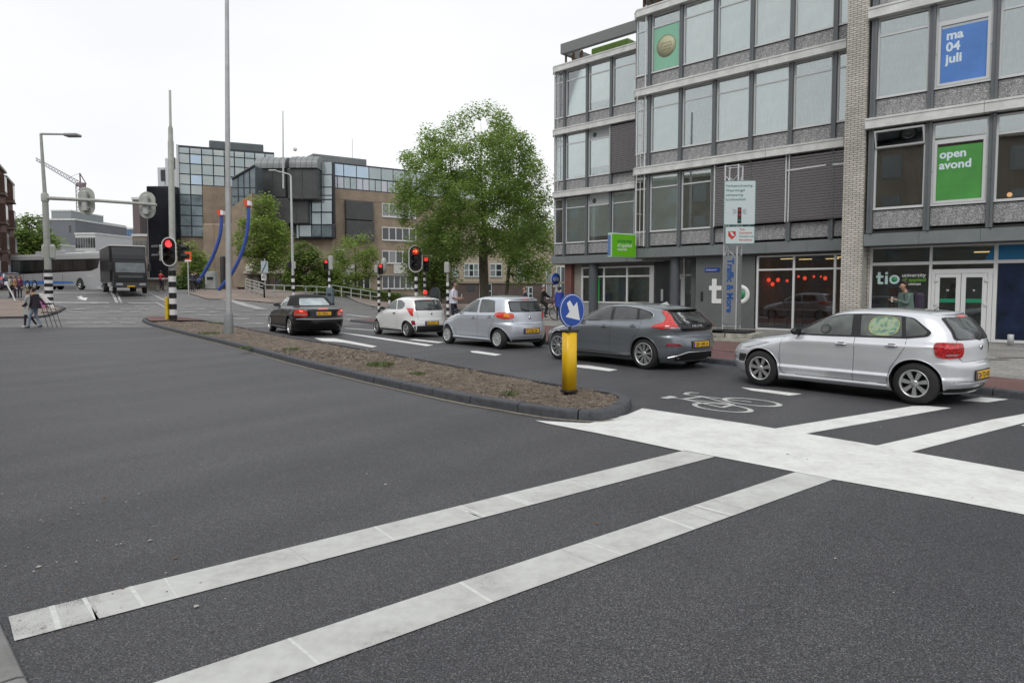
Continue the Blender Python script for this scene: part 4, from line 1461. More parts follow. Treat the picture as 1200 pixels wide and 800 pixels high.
# ---------- pale silver small five door, third
silver2 = paint('pale_silver_paint', (0.56, 0.60, 0.66), 0.42, 0.34)
MIR = dict(paint=silver2, axle_f=1.225, axle_r=-1.225, wheel_r=0.278, track=0.815, tyre_w=0.18, rim=0.182, spokes=8, style='cap', gap=0.045, rimmat=M_alloy2, scale=1.03,
    front=[(.18, 1.83), (.26, 1.91), (.4, 1.95), (.55, 1.95), (.66, 1.90), (.74, 1.78), (.82, 1.56), (.90, 1.30), (.95, 1.10), (1.0, .98), (1.1, .80), (1.2, .61), (1.3, .41), (1.38, .20), (1.42, .05), (1.455, -.15), (1.475, -.35), (1.485, -.5)],
    rear=[(.18, -1.62), (.26, -1.68), (.36, -1.74), (.5, -1.765), (.62, -1.76), (.70, -1.735), (.74, -1.69), (.85, -1.68), (.95, -1.67), (1.03, -1.645), (1.15, -1.59), (1.28, -1.53), (1.36, -1.50), (1.40, -1.43), (1.43, -1.28), (1.46, -1.0), (1.475, -.8), (1.485, -.65)],
    width=[(.18, .76), (.24, .795), (.32, .808), (.42, .812), (.55, .822), (.68, .828), (.8, .828), (.9, .815), (.97, .79), (1.03, .765), (1.15, .725), (1.28, .675), (1.37, .63), (1.41, .58), (1.44, .50), (1.465, .36), (1.485, .15)],
    glass=[[(.62, 1.0), (.55, 1.09), (.22, 1.27), (.0, 1.345), (-.22, 1.365), (-.26, 1.0)], [(-.36, 1.0), (-.31, 1.37), (-.62, 1.37), (-.95, 1.335), (-.98, 1.20), (-1.08, 1.02)]],
    seams=[[(.80, .97), (.84, .8), (.82, .55), (.74, .33)], [(-.32, .98), (-.33, .7), (-.30, .30)], [(-1.10, 1.0), (-1.10, .85), (-.98, .66), (-.88, .5), (-.85, .32)], [(.74, .30), (-.85, .30)], [(.8, .86), (0, .89), (-1.4, .94)]],
    handles=[(-.14, .845), (-.90, .885)], handlemat=silver2, mirror=(.66, .98), mirrormat=M_black, screen=(1.0, 1.36, .58, .50),
    rear_trim=[(-.59, 1.03), (.59, 1.03), (.565, 1.33), (-.565, 1.33)], rear_glass=[(-.56, 1.045), (.56, 1.045), (.54, 1.30), (-.54, 1.30)],
    rear_seams=[[(.60, 1.03), (.56, .78), (.50, .695), (-.50, .695), (-.56, .78), (-.60, 1.03)], [(-.7, .34), (.7, .34)]],
    tail=[(.36, .985), (.50, 1.03), (.64, 1.01), (.70, .96), (.62, .87), (.46, .835), (.36, .86)], tailmat=M_tail_lit,
    tail_sub=[([(.42, .97), (.50, .985), (.52, .90), (.43, .88)], M_amber, 'indicator_lens')],
    head=[(.42, .70), (.40, .80), (.56, .86), (.74, .88), (.68, .76), (.55, .69)],
    plate=(0, .50, 0), reg='7-SZB-38', badge=.86, wiper=1.05, brake3=(.13, 1.375, M_brake3), spoiler=(1.395, .56, .07), sill=.25,
    rear_patches=[([(-.60, .19), (.60, .19), (.64, .27), (-.64, .27)], M_black, 'bumper_insert')])
make_car('silver_car', 'light silver small five door hatchback with oval red tail lamps, third in the queue', MIR, (-1.98, 21.37), (-.46, 19.54))

# ---------- white three door, fourth
white = paint('white_paint', (0.78, 0.79, 0.79), 0.0, 0.35)
PIC = dict(paint=white, axle_f=1.19, axle_r=-1.19, wheel_r=0.285, track=0.79, tyre_w=0.18, rim=0.188, spokes=5, style='cap', gap=0.04, scale=.98,
    front=[(.18, 1.75), (.26, 1.83), (.4, 1.87), (.55, 1.87), (.66, 1.82), (.74, 1.70), (.82, 1.50), (.90, 1.24), (.95, 1.08), (1.0, .98), (1.1, .80), (1.2, .60), (1.3, .38), (1.37, .16), (1.41, 0), (1.445, -.2), (1.46, -.35), (1.47, -.5)],
    rear=[(.18, -1.60), (.26, -1.66), (.36, -1.70), (.5, -1.72), (.62, -1.70), (.70, -1.68), (.85, -1.665), (.95, -1.65), (1.03, -1.62), (1.15, -1.56), (1.28, -1.48), (1.36, -1.42), (1.40, -1.34), (1.43, -1.15), (1.455, -.9), (1.465, -.75), (1.47, -.65)],
    width=[(.18, .74), (.24, .775), (.32, .785), (.42, .79), (.55, .798), (.68, .802), (.8, .80), (.9, .786), (.97, .76), (1.03, .735), (1.15, .70), (1.28, .65), (1.36, .605), (1.40, .55), (1.43, .47), (1.455, .33), (1.47, .15)],
    glass=[[(.66, 1.0), (.55, 1.10), (.22, 1.26), (0, 1.32), (-.24, 1.345), (-.40, 1.0)], [(-.48, 1.0), (-.32, 1.345), (-.62, 1.335), (-.92, 1.24), (-.96, 1.14), (-.82, 1.03)]],
    seams=[[(.80, .97), (.84, .8), (.82, .55), (.74, .33)], [(-.46, .98), (-.55, .7), (-.50, .30)], [(.74, .30), (-.50, .30)]],
    handles=[(-.32, .86)], handlemat=M_black, mirror=(.66, .98), mirrormat=M_black, screen=(1.0, 1.34, .56, .48),
    rear_trim=[(-.585, .98), (.585, .98), (.53, 1.335), (-.53, 1.335)], rear_glass=[(-.55, 1.0), (.55, 1.0), (.50, 1.29), (-.50, 1.29)],
    rear_seams=[[(.55, .97), (.50, .62), (-.50, .62), (-.55, .97)]],
    tail=[(.40, 1.04), (.52, 1.07), (.62, 1.05), (.56, .95), (.50, .80), (.44, .78), (.46, .92)], tailmat=M_tail_lit,
    head=[(.42, .70), (.40, .80), (.56, .86), (.74, .88), (.68, .76), (.55, .69)],
    extra=[([(.42, .46), (.50, .46), (.50, .62), (.43, .62)], lamp_mat('fog_lens', (0.30, 0.01, 0.03)), 'rear_reflector', True)],
    plate=(0, .52, 0), reg='22-ZZH-7', badge=.86, wiper=1.0, brake3=(.12, 1.36, M_brake3), spoiler=(1.375, .52, .06), sill=.25, sillmat=M_black,
    rear_patches=[([(-.66, .19), (.66, .19), (.68, .40), (.5, .43), (-.5, .43), (-.68, .40)], M_black, 'bumper_insert')])
make_car('white_car', 'white three door hatchback with red tail lamps, fourth in the queue beside the striped posts', PIC, (-5.18, 25.95), (-3.78, 24.12))

# ---------- black convertible in the other lane
blackp = paint('black_paint', (0.006, 0.006, 0.007), 0.0, 0.3)
blackp.node_tree.nodes['Principled BSDF'].inputs['Coat Weight'].default_value = 0.35
blackp.node_tree.nodes['Principled BSDF'].inputs['Specular IOR Level'].default_value = 0.3
soft = mat('soft_top', (0.012, 0.012, 0.013), 0.9, nz=0.2, ns=200, bump=0.2, bs=300)
CLK = dict(paint=blackp, soft=1.0, softmat=soft, axle_f=1.36, axle_r=-1.355, wheel_r=0.315, track=0.86, tyre_w=0.215, rim=0.225, spokes=5, style='wide', gap=0.035, scale=1.09,
    front=[(.17, 2.05), (.25, 2.12), (.4, 2.16), (.55, 2.16), (.65, 2.10), (.72, 1.98), (.79, 1.75), (.85, 1.45), (.90, 1.15), (.94, .95), (.98, .82), (1.05, .66), (1.15, .44), (1.25, .20), (1.32, -.02), (1.355, -.18), (1.38, -.35), (1.39, -.5)],
    rear=[(.17, -2.25), (.25, -2.34), (.35, -2.42), (.48, -2.46), (.60, -2.45), (.64, -2.40), (.75, -2.385), (.86, -2.37), (.90, -2.34), (.925, -2.22), (.95, -1.95), (.97, -1.72), (.99, -1.58), (1.05, -1.46), (1.15, -1.28), (1.25, -1.10), (1.31, -.95), (1.35, -.8), (1.38, -.65), (1.39, -.56)],
    width=[(.17, .80), (.22, .84), (.3, .855), (.45, .865), (.6, .872), (.75, .868), (.85, .85), (.91, .82), (.95, .78), (.99, .745), (1.05, .72), (1.15, .675), (1.25, .62), (1.31, .56), (1.35, .47), (1.375, .32), (1.39, .15)],
    glass=[[(.60, .985), (.40, 1.12), (.12, 1.235), (-.10, 1.28), (-.45, 1.285), (-.62, 1.24), (-.66, .985)]],
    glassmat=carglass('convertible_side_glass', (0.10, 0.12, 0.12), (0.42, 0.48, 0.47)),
    seams=[[(.62, .93), (.70, .8), (.70, .5), (.64, .3)], [(-.72, .94), (-.72, .7), (-.62, .3)], [(.64, .28), (-.62, .28)]],
    handles=[(-.52, .80)], handlemat=M_black, mirror=(.52, .97), mirrormat=M_gloss, screen=(1.0, 1.28, .58, .46),
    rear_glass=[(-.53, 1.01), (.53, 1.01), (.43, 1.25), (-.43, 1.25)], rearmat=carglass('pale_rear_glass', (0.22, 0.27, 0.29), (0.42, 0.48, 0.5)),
    rear_seams=[[(.62, .90), (.56, .66), (-.56, .66), (-.62, .90)]],
    tail=[(.37, .86), (.50, .895), (.62, .87), (.66, .78), (.66, .68), (.36, .67), (.35, .76)], tailmat=M_tail_lit,
    tail_sub=[([(.43, .86), (.50, .865), (.50, .82), (.43, .815)], M_brake, 'lit_brake_lamp'), ([(.38, .745), (.60, .755), (.60, .72), (.38, .715)], M_lens, 'reverse_lamp')],
    head=[(.42, .60), (.40, .70), (.56, .74), (.70, .74), (.64, .66), (.55, .59)],
    plate=(0, .755, 0), reg='40-XBN-1', brake3=(.17, .895, M_brake3), sill=.24, exhaust=[.45])
clk, shc = make_car('black_convertible', 'black convertible with a black fabric roof and lit brake lamps, front car nearest the island', CLK, (-9.72, 27.65), (-8.25, 25.37))
MB().tube([shc.end(y, .575, .006) for y in [-.80 + .08 * i for i in range(21)]], .012, 6).build('bumper_strip', M_alloy2, clk)
# ================================================================== THE OFFICE BUILDING ON THE RIGHT
PLN = {'m': (-2.2834, 38.9243, -44.381), 'l': (-11.404, 52.298, -44.204), 'r': (16.931, 17.4396, -41.305)}
class Pl:
    def __init__(s, k, y=0.0):
        a, b, g = PLN[k] if isinstance(k, str) else k
        s.g = math.radians(g)
        s.u = Vector((math.cos(s.g), math.sin(s.g), 0))
        s.n = Vector((-math.sin(s.g), math.cos(s.g), 0))
        s.o = Vector((a, b, 0))
        s.y = y
    def tz(s, px, py):
        r = ray(px, py)
        o = s.o + s.n * s.y
        det = -s.u.x * r.y + r.x * s.u.y
        t = (o.x * r.y - r.x * o.y) / det
        k = (o.y + s.u.y * t) / r.y
        return t, EYE + r.z * k
    def t(s, px, py=340): return s.tz(px, py)[0]
    def w(s, t, y=0.0, z=0.0):
        p = s.o + s.u * t + s.n * y
        return Vector((p.x, p.y, z))
BL = thing('office_building', 'grey four storey office building with pale ledges and ground floor shops on the right', 'building', (9.5, 27.5, 0))
bo = Vector(BL.location)
def put(mb, name, mats, pl, fix=True):
    return mb.build(name, mats, BL, loc=tuple(pl.o - bo), rz=pl.g, fix=fix)
def putme(name, me, pl, t, y=0.0, z=0.0, parent=None):
    p = pl.w(t, y, z) - bo
    return link(name, me, BL, tuple(p), pl.g)
Pm, Pll, Pr = Pl('m'), Pl('l'), Pl('r')
M_ledge = mat('pale_concrete', (0.60, 0.61, 0.59), 0.8, nz=0.16, ns=2.5, bump=0.15, bs=30)
M_steel = mat('grey_steel', (0.115, 0.128, 0.134), 0.5, nz=0.12, ns=2)
M_frame = mat('pale_frame', (0.56, 0.575, 0.575), 0.45)
M_framew = mat('white_frame', (0.62, 0.63, 0.63), 0.45)
M_beam = mat('fascia_metal', (0.17, 0.19, 0.195), 0.45, nz=0.10, ns=1.5)
M_soffit = mat('soffit', (0.12, 0.12, 0.12), 0.8)
M_wallgrey = mat('dark_grey_wall', (0.115, 0.125, 0.125), 0.6, nz=0.12, ns=1.2, bump=.1)
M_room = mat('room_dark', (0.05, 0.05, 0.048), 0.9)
M_curt = mat('net_curtain', (0.82, 0.87, 0.86), 0.9, nz=0.10, ns=1.2)
M_curtd = mat('grey_blind', (0.24, 0.265, 0.26), 0.9, nz=0.25, ns=1.4)
M_pane = glass('window_glass', (0.95, 0.98, 0.96), 0.20, 0.02, (0.94, 0.985, 0.985))
M_shop = glass('shop_glass', (0.88, 0.91, 0.9), 0.035)
q = NT('pebble_dash')
tc = q.n('TexCoord')
vv = q.n('TexVoronoi', Scale=26.0)
n1 = q.n('TexNoise', Scale=11.0, Detail=6.0, Roughness=0.8, Distortion=0.8)
q.l(tc.outputs['Object'], vv.inputs['Vector'])
q.l(tc.outputs['Object'], n1.inputs['Vector'])
c = q.ramp(n1.outputs['Fac'], [(0.34, (0.23, 0.23, 0.235)), (0.5, (0.37, 0.37, 0.375)), (0.62, (0.52, 0.52, 0.52)), (0.72, (0.80, 0.80, 0.79))])
c = q.mix(1.0, c, q.ramp(vv.outputs['Distance'], [(0.1, (1.25, 1.25, 1.25)), (0.6, (0.6, 0.6, 0.6))]), 'MULTIPLY')
q.l(c, q.b.inputs['Base Color'])
q.b.inputs['Roughness'].default_value = 0.9
bp = q.n('Bump', Strength=0.8, Distance=0.02)
q.l(vv.outputs['Distance'], bp.inputs['Height'])
q.l(bp.outputs['Normal'], q.b.inputs['Normal'])
M_pebble = q.m
ZL = [3.61, 7.10, 10.53, 13.97]          # top of each ledge
BAY = 1.572
MW = 0.17
random.seed(21)
# master meshes for a bay wide window: frame with its transom, two panes, curtain
def win_frame(W, casement=False, H=2.47, tr=1.90, fw=0.055):
    b = MB()
    b.box(0, W, -.03, .05, 0, fw)
    b.box(0, W, -.03, .05, H - fw, H)
    b.box(0, fw, -.03, .05, fw, H - fw)
    b.box(W - fw, W, -.03, .05, fw, H - fw)
    b.box(fw, W - fw, -.03, .05, tr, tr + fw)
    b.box(-.01, W + .01, -.07, -.03, -.02, .025)
    if casement:
        k = .075
        for x0, x1, z0, z1 in ((fw, W - fw, fw, fw + k), (fw, W - fw, tr - k, tr), (fw, fw + k, fw + k, tr - k), (W - fw - k, W - fw, fw + k, tr - k)):
            b.box(x0, x1, -.045, .03, z0, z1)
        for x in (fw * .6, W - fw * .6): b.cyl((x, -.03, 1.05), (x, -.05, 1.05), .022, n=8)
    return b
def curtain(W, H, folds=9, depth=0.016):
    b = MB()
    n = folds * 6
    for i in range(n + 1):
        x = W * i / n
        y = 0.035 + depth * math.sin(2 * math.pi * folds * i / n) * (0.6 + 0.4 * math.sin(i * 1.3)) * 0.5
        b.v += [(x, y, 0), (x, y, H)]
    b.f = [(2 * i, 2 * i + 2, 2 * i + 3, 2 * i + 1) for i in range(n)]
    b.m = [0] * n
    b.s = [True] * n
    return b
WW = BAY - MW
H_ = 2.47
ME = {}
def wmesh(key, fn, mats):
    if key not in ME: ME[key] = fn().mesh(key[0], mats, key[0] != 'curtain')
    return ME[key]
def window(pl, t0, zl, kind='pale', W=None, open_top=False, vent=False, case=False):
    """a window standing on its parapet panel in the bay that starts at t0"""
    W = W or WW
    fr = wmesh(('window', W, case), lambda: win_frame(W, case), [M_frame])
    root = putme('window', fr, pl, t0, 0.0, zl + 0.64)
    fw = .055
    k = fw + (.075 if case else 0)
    lo = wmesh(('pane', W, case), lambda: MB().box(k, W - k, 0.0, .008, k, 1.9 - (.075 if case else 0)), [M_pane])
    hi = wmesh(('top_pane', W), lambda: MB().box(fw, W - fw, 0.0, .008, 1.9 + fw, H_ - fw), [M_pane])
    link('pane', lo, root)
    if open_top:
        o = link('hopper', wmesh(('hopper', W), lambda: MB().box(.02, W - .02, -.03, .0, 0, .045).box(.02, W - .02, -.03, .0, .50, .545).box(.02, .065, -.03, 0, .045, .5).box(W - .065, W - .02, -.03, 0, .045, .5), [M_framew]), root, (0, -.05, 1.93))
        o.rotation_euler = (math.radians(22), 0, 0)
        g_ = link('top_pane', wmesh(('top_pane_open', W), lambda: MB().box(.065, W - .065, -.018, -.010, .045, .5), [M_pane]), root, (0, -.05, 1.93))
        g_.rotation_euler = (math.radians(22), 0, 0)
    elif vent:
        b = MB().box(fw, W - fw, -.005, .02, 1.9 + fw, H_ - fw)
        link('vent_panel', wmesh(('vent_panel', W), lambda: b, [mat('pale_panel', (0.36, 0.39, 0.39), .6)]), root)
        link('vent', wmesh(('vent', W), lambda: MB().lathe([(.001, -.02), (.06, -.025), (.11, -.03), (.125, -.01), (.125, 0)], 18, 0, 'y', (W * .27, 0, 2.17)), [mat('vent_grey', (0.05, 0.055, 0.055), .6)]), root)
    else: link('top_pane', hi, root)
    if kind == 'pale':
        k_ = random.choice((0, 0, 1, 2))
        link('curtain', wmesh(('curtain', W, k_), lambda: curtain(W - .1, H_ - .1, (9, 13, 7)[k_], (.016, .008, .024)[k_]), [M_curt if k_ == 0 else mat(('blue_curtain', 'cream_curtain')[k_ - 1], ((.70, .76, .77), (.86, .88, .85))[k_ - 1], .9, nz=.16, ns=.8)]), root, (.05, U(0, .04), .05 if rnd() < .8 else U(.1, .5)))
    elif kind == 'grey':
        link('blind', wmesh(('blind', W), lambda: curtain(W - .1, H_ - .1, 14, .012), [M_curtd]), root, (.05, 0, .05))
    return root
def poster(root, W, x0, x1, z0, z1, m, name='poster'):
    return MB().box(x0, x1, -.004, -.001, z0, z1).build(name, m, root)

def spandrel(pl, t0, zl, W=None, h=0.60):
    W = W or WW
    me = wmesh(('spandrel_panel', W, h), lambda: MB().bbox(0, W, -.02, .10, 0.02, h, .015), [M_pebble])
    putme('spandrel_panel', me, pl, t0, 0, zl)
def mullion(pl, t0, z0, z1):
    me = wmesh(('mullion', round(z1 - z0, 2)), lambda: MB().box(0, MW, -.11, .14, 0, z1 - z0).box(MW * .62, MW, -.16, -.11, 0, z1 - z0), [M_steel])
    putme('mullion', me, pl, t0 - MW / 2, 0, z0)
def ledges(pl, t0, t1, zt, zb, cham=True, tend=None, front=-.34):
    t = t0
    first = True
    while t < t1 - .01:
        e = min(t + BAY * 2, t1)
        if t1 - e < .8: e = t1
        b = MB()
        g = .012
        x0, x1 = t + (0 if first else g / 2), e - (g / 2 if e < t1 else 0)
        P = [(x0, .12), (x0, front + (.30 if first and cham else 0)), (x0 + (.30 if first and cham else 0), front), (x1, front), (x1, .12)]
        if not (first and cham): P = [(x0, .12), (x0, front), (x1, front), (x1, .12)]
        b.prism([(a, c) for a, c in P], zb, zt)
        b.prism([(a, c - .02 if c < 0 else c) for a, c in P], zt - .05, zt + .012)
        put(b, 'ledge', M_ledge, pl)
        first = False
        t = e
def fascia(pl, t0, t1, zb, zt):
    t = t0
    while t < t1 - .01:
        e = min(t + BAY, t1)
        if t1 - e < .5: e = t1
        b = MB().box(t + .004, e - .004, -.10, .10, zb, zt)
        put(b, 'fascia_panel', M_beam, pl)
        t = e
# structural core of each block (floors, rear and side walls), seen through the glass as dim rooms
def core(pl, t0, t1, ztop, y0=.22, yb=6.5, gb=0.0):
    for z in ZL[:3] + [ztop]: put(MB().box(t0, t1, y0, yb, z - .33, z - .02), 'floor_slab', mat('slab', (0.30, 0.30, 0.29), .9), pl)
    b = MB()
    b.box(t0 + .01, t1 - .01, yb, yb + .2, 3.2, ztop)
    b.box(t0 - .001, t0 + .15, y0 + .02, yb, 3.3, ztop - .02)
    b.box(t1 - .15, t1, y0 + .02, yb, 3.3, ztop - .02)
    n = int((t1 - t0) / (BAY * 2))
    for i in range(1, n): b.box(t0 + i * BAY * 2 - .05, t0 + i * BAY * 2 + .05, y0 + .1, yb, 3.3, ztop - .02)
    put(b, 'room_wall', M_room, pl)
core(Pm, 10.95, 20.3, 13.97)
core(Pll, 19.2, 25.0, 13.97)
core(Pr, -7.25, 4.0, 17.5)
# outer flank walls
b = MB()
b.box(10.9, 10.949, .1, 7, 3.1, 13.9)
put(b, 'side_wall', M_steel, Pm)
b = MB()
b.box(19.14, 19.199, .1, 7, 3.1, 13.6)
put(b, 'side_wall', M_pebble, Pll)
# ---- middle block
T0 = 11.74
mull = [T0 + BAY * i for i in range(6)]
pil_l = 20.05
kinds = {0: ['pale', 'grey', None, None, None], 1: ['pale', 'grey', 'pale', 'pale', 'grey'], 2: ['green', 'pale', 'pale', 'pale', 'pale']}
for f in range(3):
    zl = ZL[f]
    base = zl if f else 3.5
    zt = ZL[f + 1] - .31
    for t in mull: mullion(Pm, t, base if f else 3.55, zt)
    nw = 0.62
    window(Pm, 11.03, zl, None, W=nw)
    spandrel(Pm, 11.03, zl, W=nw)
    for i in range(6):
        t0 = mull[i] + MW / 2
        if i == 5:
            W = pil_l - t0 + .2
            spandrel(Pm, t0, zl, W=W)
            if f > 0: window(Pm, t0, zl, 'pale' if f == 2 else 'grey', W=W)
            continue
        spandrel(Pm, t0, zl)
        k = kinds[f][i]
        if f == 0 and i >= 2: continue
        w_ = window(Pm, t0, zl, 'pale' if k == 'pale' else ('grey' if k == 'grey' else 'none'))
        if k == 'green':
            M_pgreen = mat('pale_green_print', (0.22, 0.47, 0.33), .5)
            p_ = poster(w_, WW, .08, WW - .08, .08, 1.88, M_pgreen)
            MB().lathe([(.001, -.006), (.46, -.006), (.46, -.004)], 40, 0, 'y', (WW / 2, .0, 1.02)).build('poster_disc', mat('sand_print', (0.42, 0.43, 0.27), .5), p_)
            MB().tube([(WW / 2 + .46 * math.cos(a), -.005, 1.02 + .46 * math.sin(a)) for a in [2 * math.pi * i_ / 32 for i_ in range(32)]], .012, 5, closed=True).build('disc_ring', mat('brown_print', (0.20, 0.13, 0.09), .5), p_)
            text('university\nof applied\nsciences', .14, mat('brown_print', (0.2, .13, .09)), p_, frameM((WW / 2, -.009, 1.12), (1, 0, 0), (0, 0, 1)), 'poster_lettering', depth=.001, align='CENTER')
    ledges(Pm, 10.9, pil_l, ZL[f + 1], ZL[f + 1] - .31)
fascia(Pm, 10.9, pil_l, 3.12, 3.54)
# exterior venetian blinds over three bays of the first floor: real slats, joined
def blinds(pl, t0, t1, z0, z1, y=-.12, pitch=.10, name='venetian_blind', tilt=0.05, m=None):
    b = MB()
    n = int((z1 - z0) / pitch)
    for i in range(n):
        z = z0 + i * pitch
        b.add([(t0, y, z), (t1, y, z), (t1, y - .05, z + pitch * .6), (t0, y - .05, z + pitch * .6)], [(0, 1, 2, 3)], 0)
        b.add([(t0, y - .05, z + pitch * .6), (t1, y - .05, z + pitch * .6), (t1, y - .01, z + pitch * .98), (t0, y - .01, z + pitch * .98)], [(0, 1, 2, 3)], 1)
    b.box(t0, t1, y - .07, y - .01, z0 - .05, z0, 1)
    o = put(b, name, [mat('blind_slat', (0.48, 0.47, 0.48), .5), mat('blind_slat_edge', (0.07, 0.065, 0.07), .6)], pl, fix=False)
    o['kind'] = 'stuff'
    g = MB()
    for x in (t0, t1 - .035): g.box(x, x + .035, y - .09, y + .02, z0 - .06, z1 + .02)
    put(g, 'blind_guide', M_framew, pl)
    return o
blinds(Pm, mull[2] + .10, mull[4] - .06, 4.32, 6.76)
blinds(Pm, mull[4] + .02, pil_l + .1, 4.32, 6.76)
b = MB()
a_, z_ = Pm.tz(923, 202)
for px0, py0_, px1, py1_ in ((923.5, 201.5, 970, 195), (978, 194.5, 993, 193)):
    t_, zz_ = Pm.tz(px0, py0_)
    t2_, zz2_ = Pm.tz(px1, py1_)
    b.add([(t_, -.19, zz_), (t2_, -.19, zz2_), (t2_, -.19, zz2_ + .05), (t_, -.19, zz_ + .05), (t_, -.17, zz_), (t2_, -.17, zz2_), (t2_, -.17, zz2_ + .05), (t_, -.17, zz_ + .05)], [(0, 1, 2, 3), (7, 6, 5, 4), (0, 1, 5, 4), (3, 2, 6, 7), (0, 3, 7, 4), (1, 2, 6, 5)])
put(b, 'blind_rail', M_framew, Pm)
# ---- left block
ml = [20.03 + BAY * i for i in range(4)]
kl = {0: [('pale', 0), ('pale', 1), ('pale', 0)], 1: [('pale', 0), ('pale', 1), (None, 0)], 2: [('pale', 0), ('pale', 0), ('grey', 0)]}
for f in range(3):
    zl = ZL[f]
    zt = ZL[f + 1] - .31
    for t in ml[:3]: mullion(Pll, t, zl if f else 3.55, zt)
    window(Pll, 19.3, zl, None, W=nw)
    spandrel(Pll, 19.3, zl, W=nw)
    for i in range(3):
        t0 = ml[i] + MW / 2
        spandrel(Pll, t0, zl)
        k, v = kl[f][i]
        if k: window(Pll, t0, zl, k, vent=bool(v))
    spandrel(Pll, ml[3] + MW / 2, zl, W=.6)
    ledges(Pll, 19.14, 25.1, ZL[f + 1], ZL[f + 1] - .31)
blinds(Pll, ml[2] + .0, 25.0, 7.75, 10.2)
fascia(Pll, 19.14, 25.2, 3.12, 3.54)
# roof terrace frame over the left block
b = MB().box(19.75, 25.0, -.12, .15, 14.62, 15.16).box(19.75, 19.95, .15, 3.0, 14.62, 15.14)
put(b, 'roof_frame', mat('roof_frame_grey', (0.17, 0.18, 0.175), .6), Pll)
for k in range(5):
    b = MB().box(19.8 + k * .28, 19.88 + k * .28, .2 + .25 * (k % 2), .3 + .25 * (k % 2), 13.97, 14.63)
    put(b, 'timber_post', mat('brown_timber', (0.13, 0.075, 0.05), .8, nz=.3, ns=9), Pll)
b = MB()
b.bbox(21.3, 23.7, .6, 1.6, 14.0, 14.72, .05)
put(b, 'green_roof_box', mat('moss_green', (0.16, 0.26, 0.06), .8, nz=.2), Pll)
for k in range(6):
    b = MB().box(11.1 + k * .35, 11.2 + k * .35, .3, .4, 13.98, 14.7)
    put(b, 'timber_post', MATS['brown_timber'], Pm)
b = MB().box(10.95, 20.0, -.1, .12, 14.62, 15.1)
put(b, 'roof_frame', MATS['roof_frame_grey'], Pm)
put(MB().box(11.0, 20.2, .5, 6, 13.98, 16.6), 'roof_house', M_wallgrey, Pm)
# white tube frames at the corners
for pl, t0, fl in ((Pll, 19.14, (2, 1)), (Pm, 10.9, (1, 0))):
    for f in fl:
        z = ZL[f] + .55
        b = MB()
        for y in (-.42, -.12): b.tube([(t0 + .45, y, z - .5), (t0 + .45, y, z + 2.6)], .018, 6)
        for zz in (z, z + .9, z + 2.3): b.tube([(t0 + .45, -.42, zz), (t0 + .45, -.12, zz), (t0 + .5, -.05, zz)], .016, 6)
        put(b, 'corner_rail', M_framew, pl)
b = MB().tube([(11.62, -.20, 3.6), (11.62, -.20, 14.1)], .03, 8)
put(b, 'downpipe', M_framew, Pm)
# ---- brick pillar between the blocks: bricks of the near side built singly would be 3 px wide, so masonry relief is in the material
M_pillar = brick_mat('pale_brick', (0.56, 0.53, 0.47), (0.44, 0.42, 0.375), (0.15, 0.14, 0.13), 1.0, bw=0.22, rh=0.068, ms=0.010, vert=True, bumpd=0.02)
b = MB().box(-7.98, -7.34, -.12, 3.2, .05, 18.5)
put(b, 'brick_pillar', M_pillar, Pr)
b = MB().box(-7.33, Pl('r', .55).t(1020) - .04, .50, .9, .05, 3.05)
put(b, 'brick_return', M_pillar, Pr)
# ---- right block
mr = [-7.17 + BAY * 1.012 * i for i in range(8)]
rk = {0: ['hop', 'green', 'lamp', 'pale', 'grey', 'pale', 'pale'], 1: ['dark', 'blue', 'dark', 'pale', 'grey', 'pale', 'pale'], 2: ['pale'] * 7}
M_ppblue = mat('blue_print', (0.075, 0.20, 0.52), .5, nz=.12, ns=1.5)
M_ppgreen = mat('green_print', (0.06, 0.27, 0.05), .5, nz=.15, ns=1.5)
M_ptext = mat('pale_print', (0.62, 0.72, 0.78), .5)
for f in range(3):
    zl = ZL[f]
    zt = ZL[f + 1] - .31
    for t in mr: mullion(Pr, t, zl if f else 3.50, zt)
    for i in range(7):
        t0 = mr[i] + MW / 2
        Wr = BAY * 1.012 - MW
        spandrel(Pr, t0, zl, W=Wr, h=.60)
        k = rk[f][i]
        case = k in ('green', 'blue')
        w_ = window(Pr, t0, zl, 'pale' if k == 'pale' else ('grey' if k in ('dark', 'grey') else 'none'), W=Wr, open_top=(k == 'hop'), case=case)
        if case:
            p_ = poster(w_, Wr, .135, Wr - .135, .135, 1.74, M_ppgreen if k == 'green' else M_ppblue)
            if k == 'green': text('open\navond', .34, M_ptext, p_, frameM((.19, -.006, 1.40), (1, 0, 0), (0, 0, 1)), 'poster_lettering', depth=.001, bold=.010)
            else: text('ma\n04\njuli', .36, M_ptext, p_, frameM((.26, -.006, 1.40), (1, 0, 0), (0, 0, 1)), 'poster_lettering', depth=.001, bold=.012)
        if k == 'lamp':
            b = MB()
            b.ball((.32, .5, .22), .07, 10, 6)
            b.build('room_lamp', mat('room_lamp_glow', (1, .8, .5), .5, emit=(1, .5, .2), es=.9), w_)
    ledges(Pr, -7.33, 4.1, ZL[f + 1], ZL[f + 1] - .31, cham=False, front=-.30)
fascia(Pr, -7.33, 4.1, 3.10, 3.48)
for t in mr: mullion(Pr, t, 13.97, 17.4)
put(MB().box(-7.3, 4, .1, .2, 13.98, 17.4), 'upper_wall', M_steel, Pr)
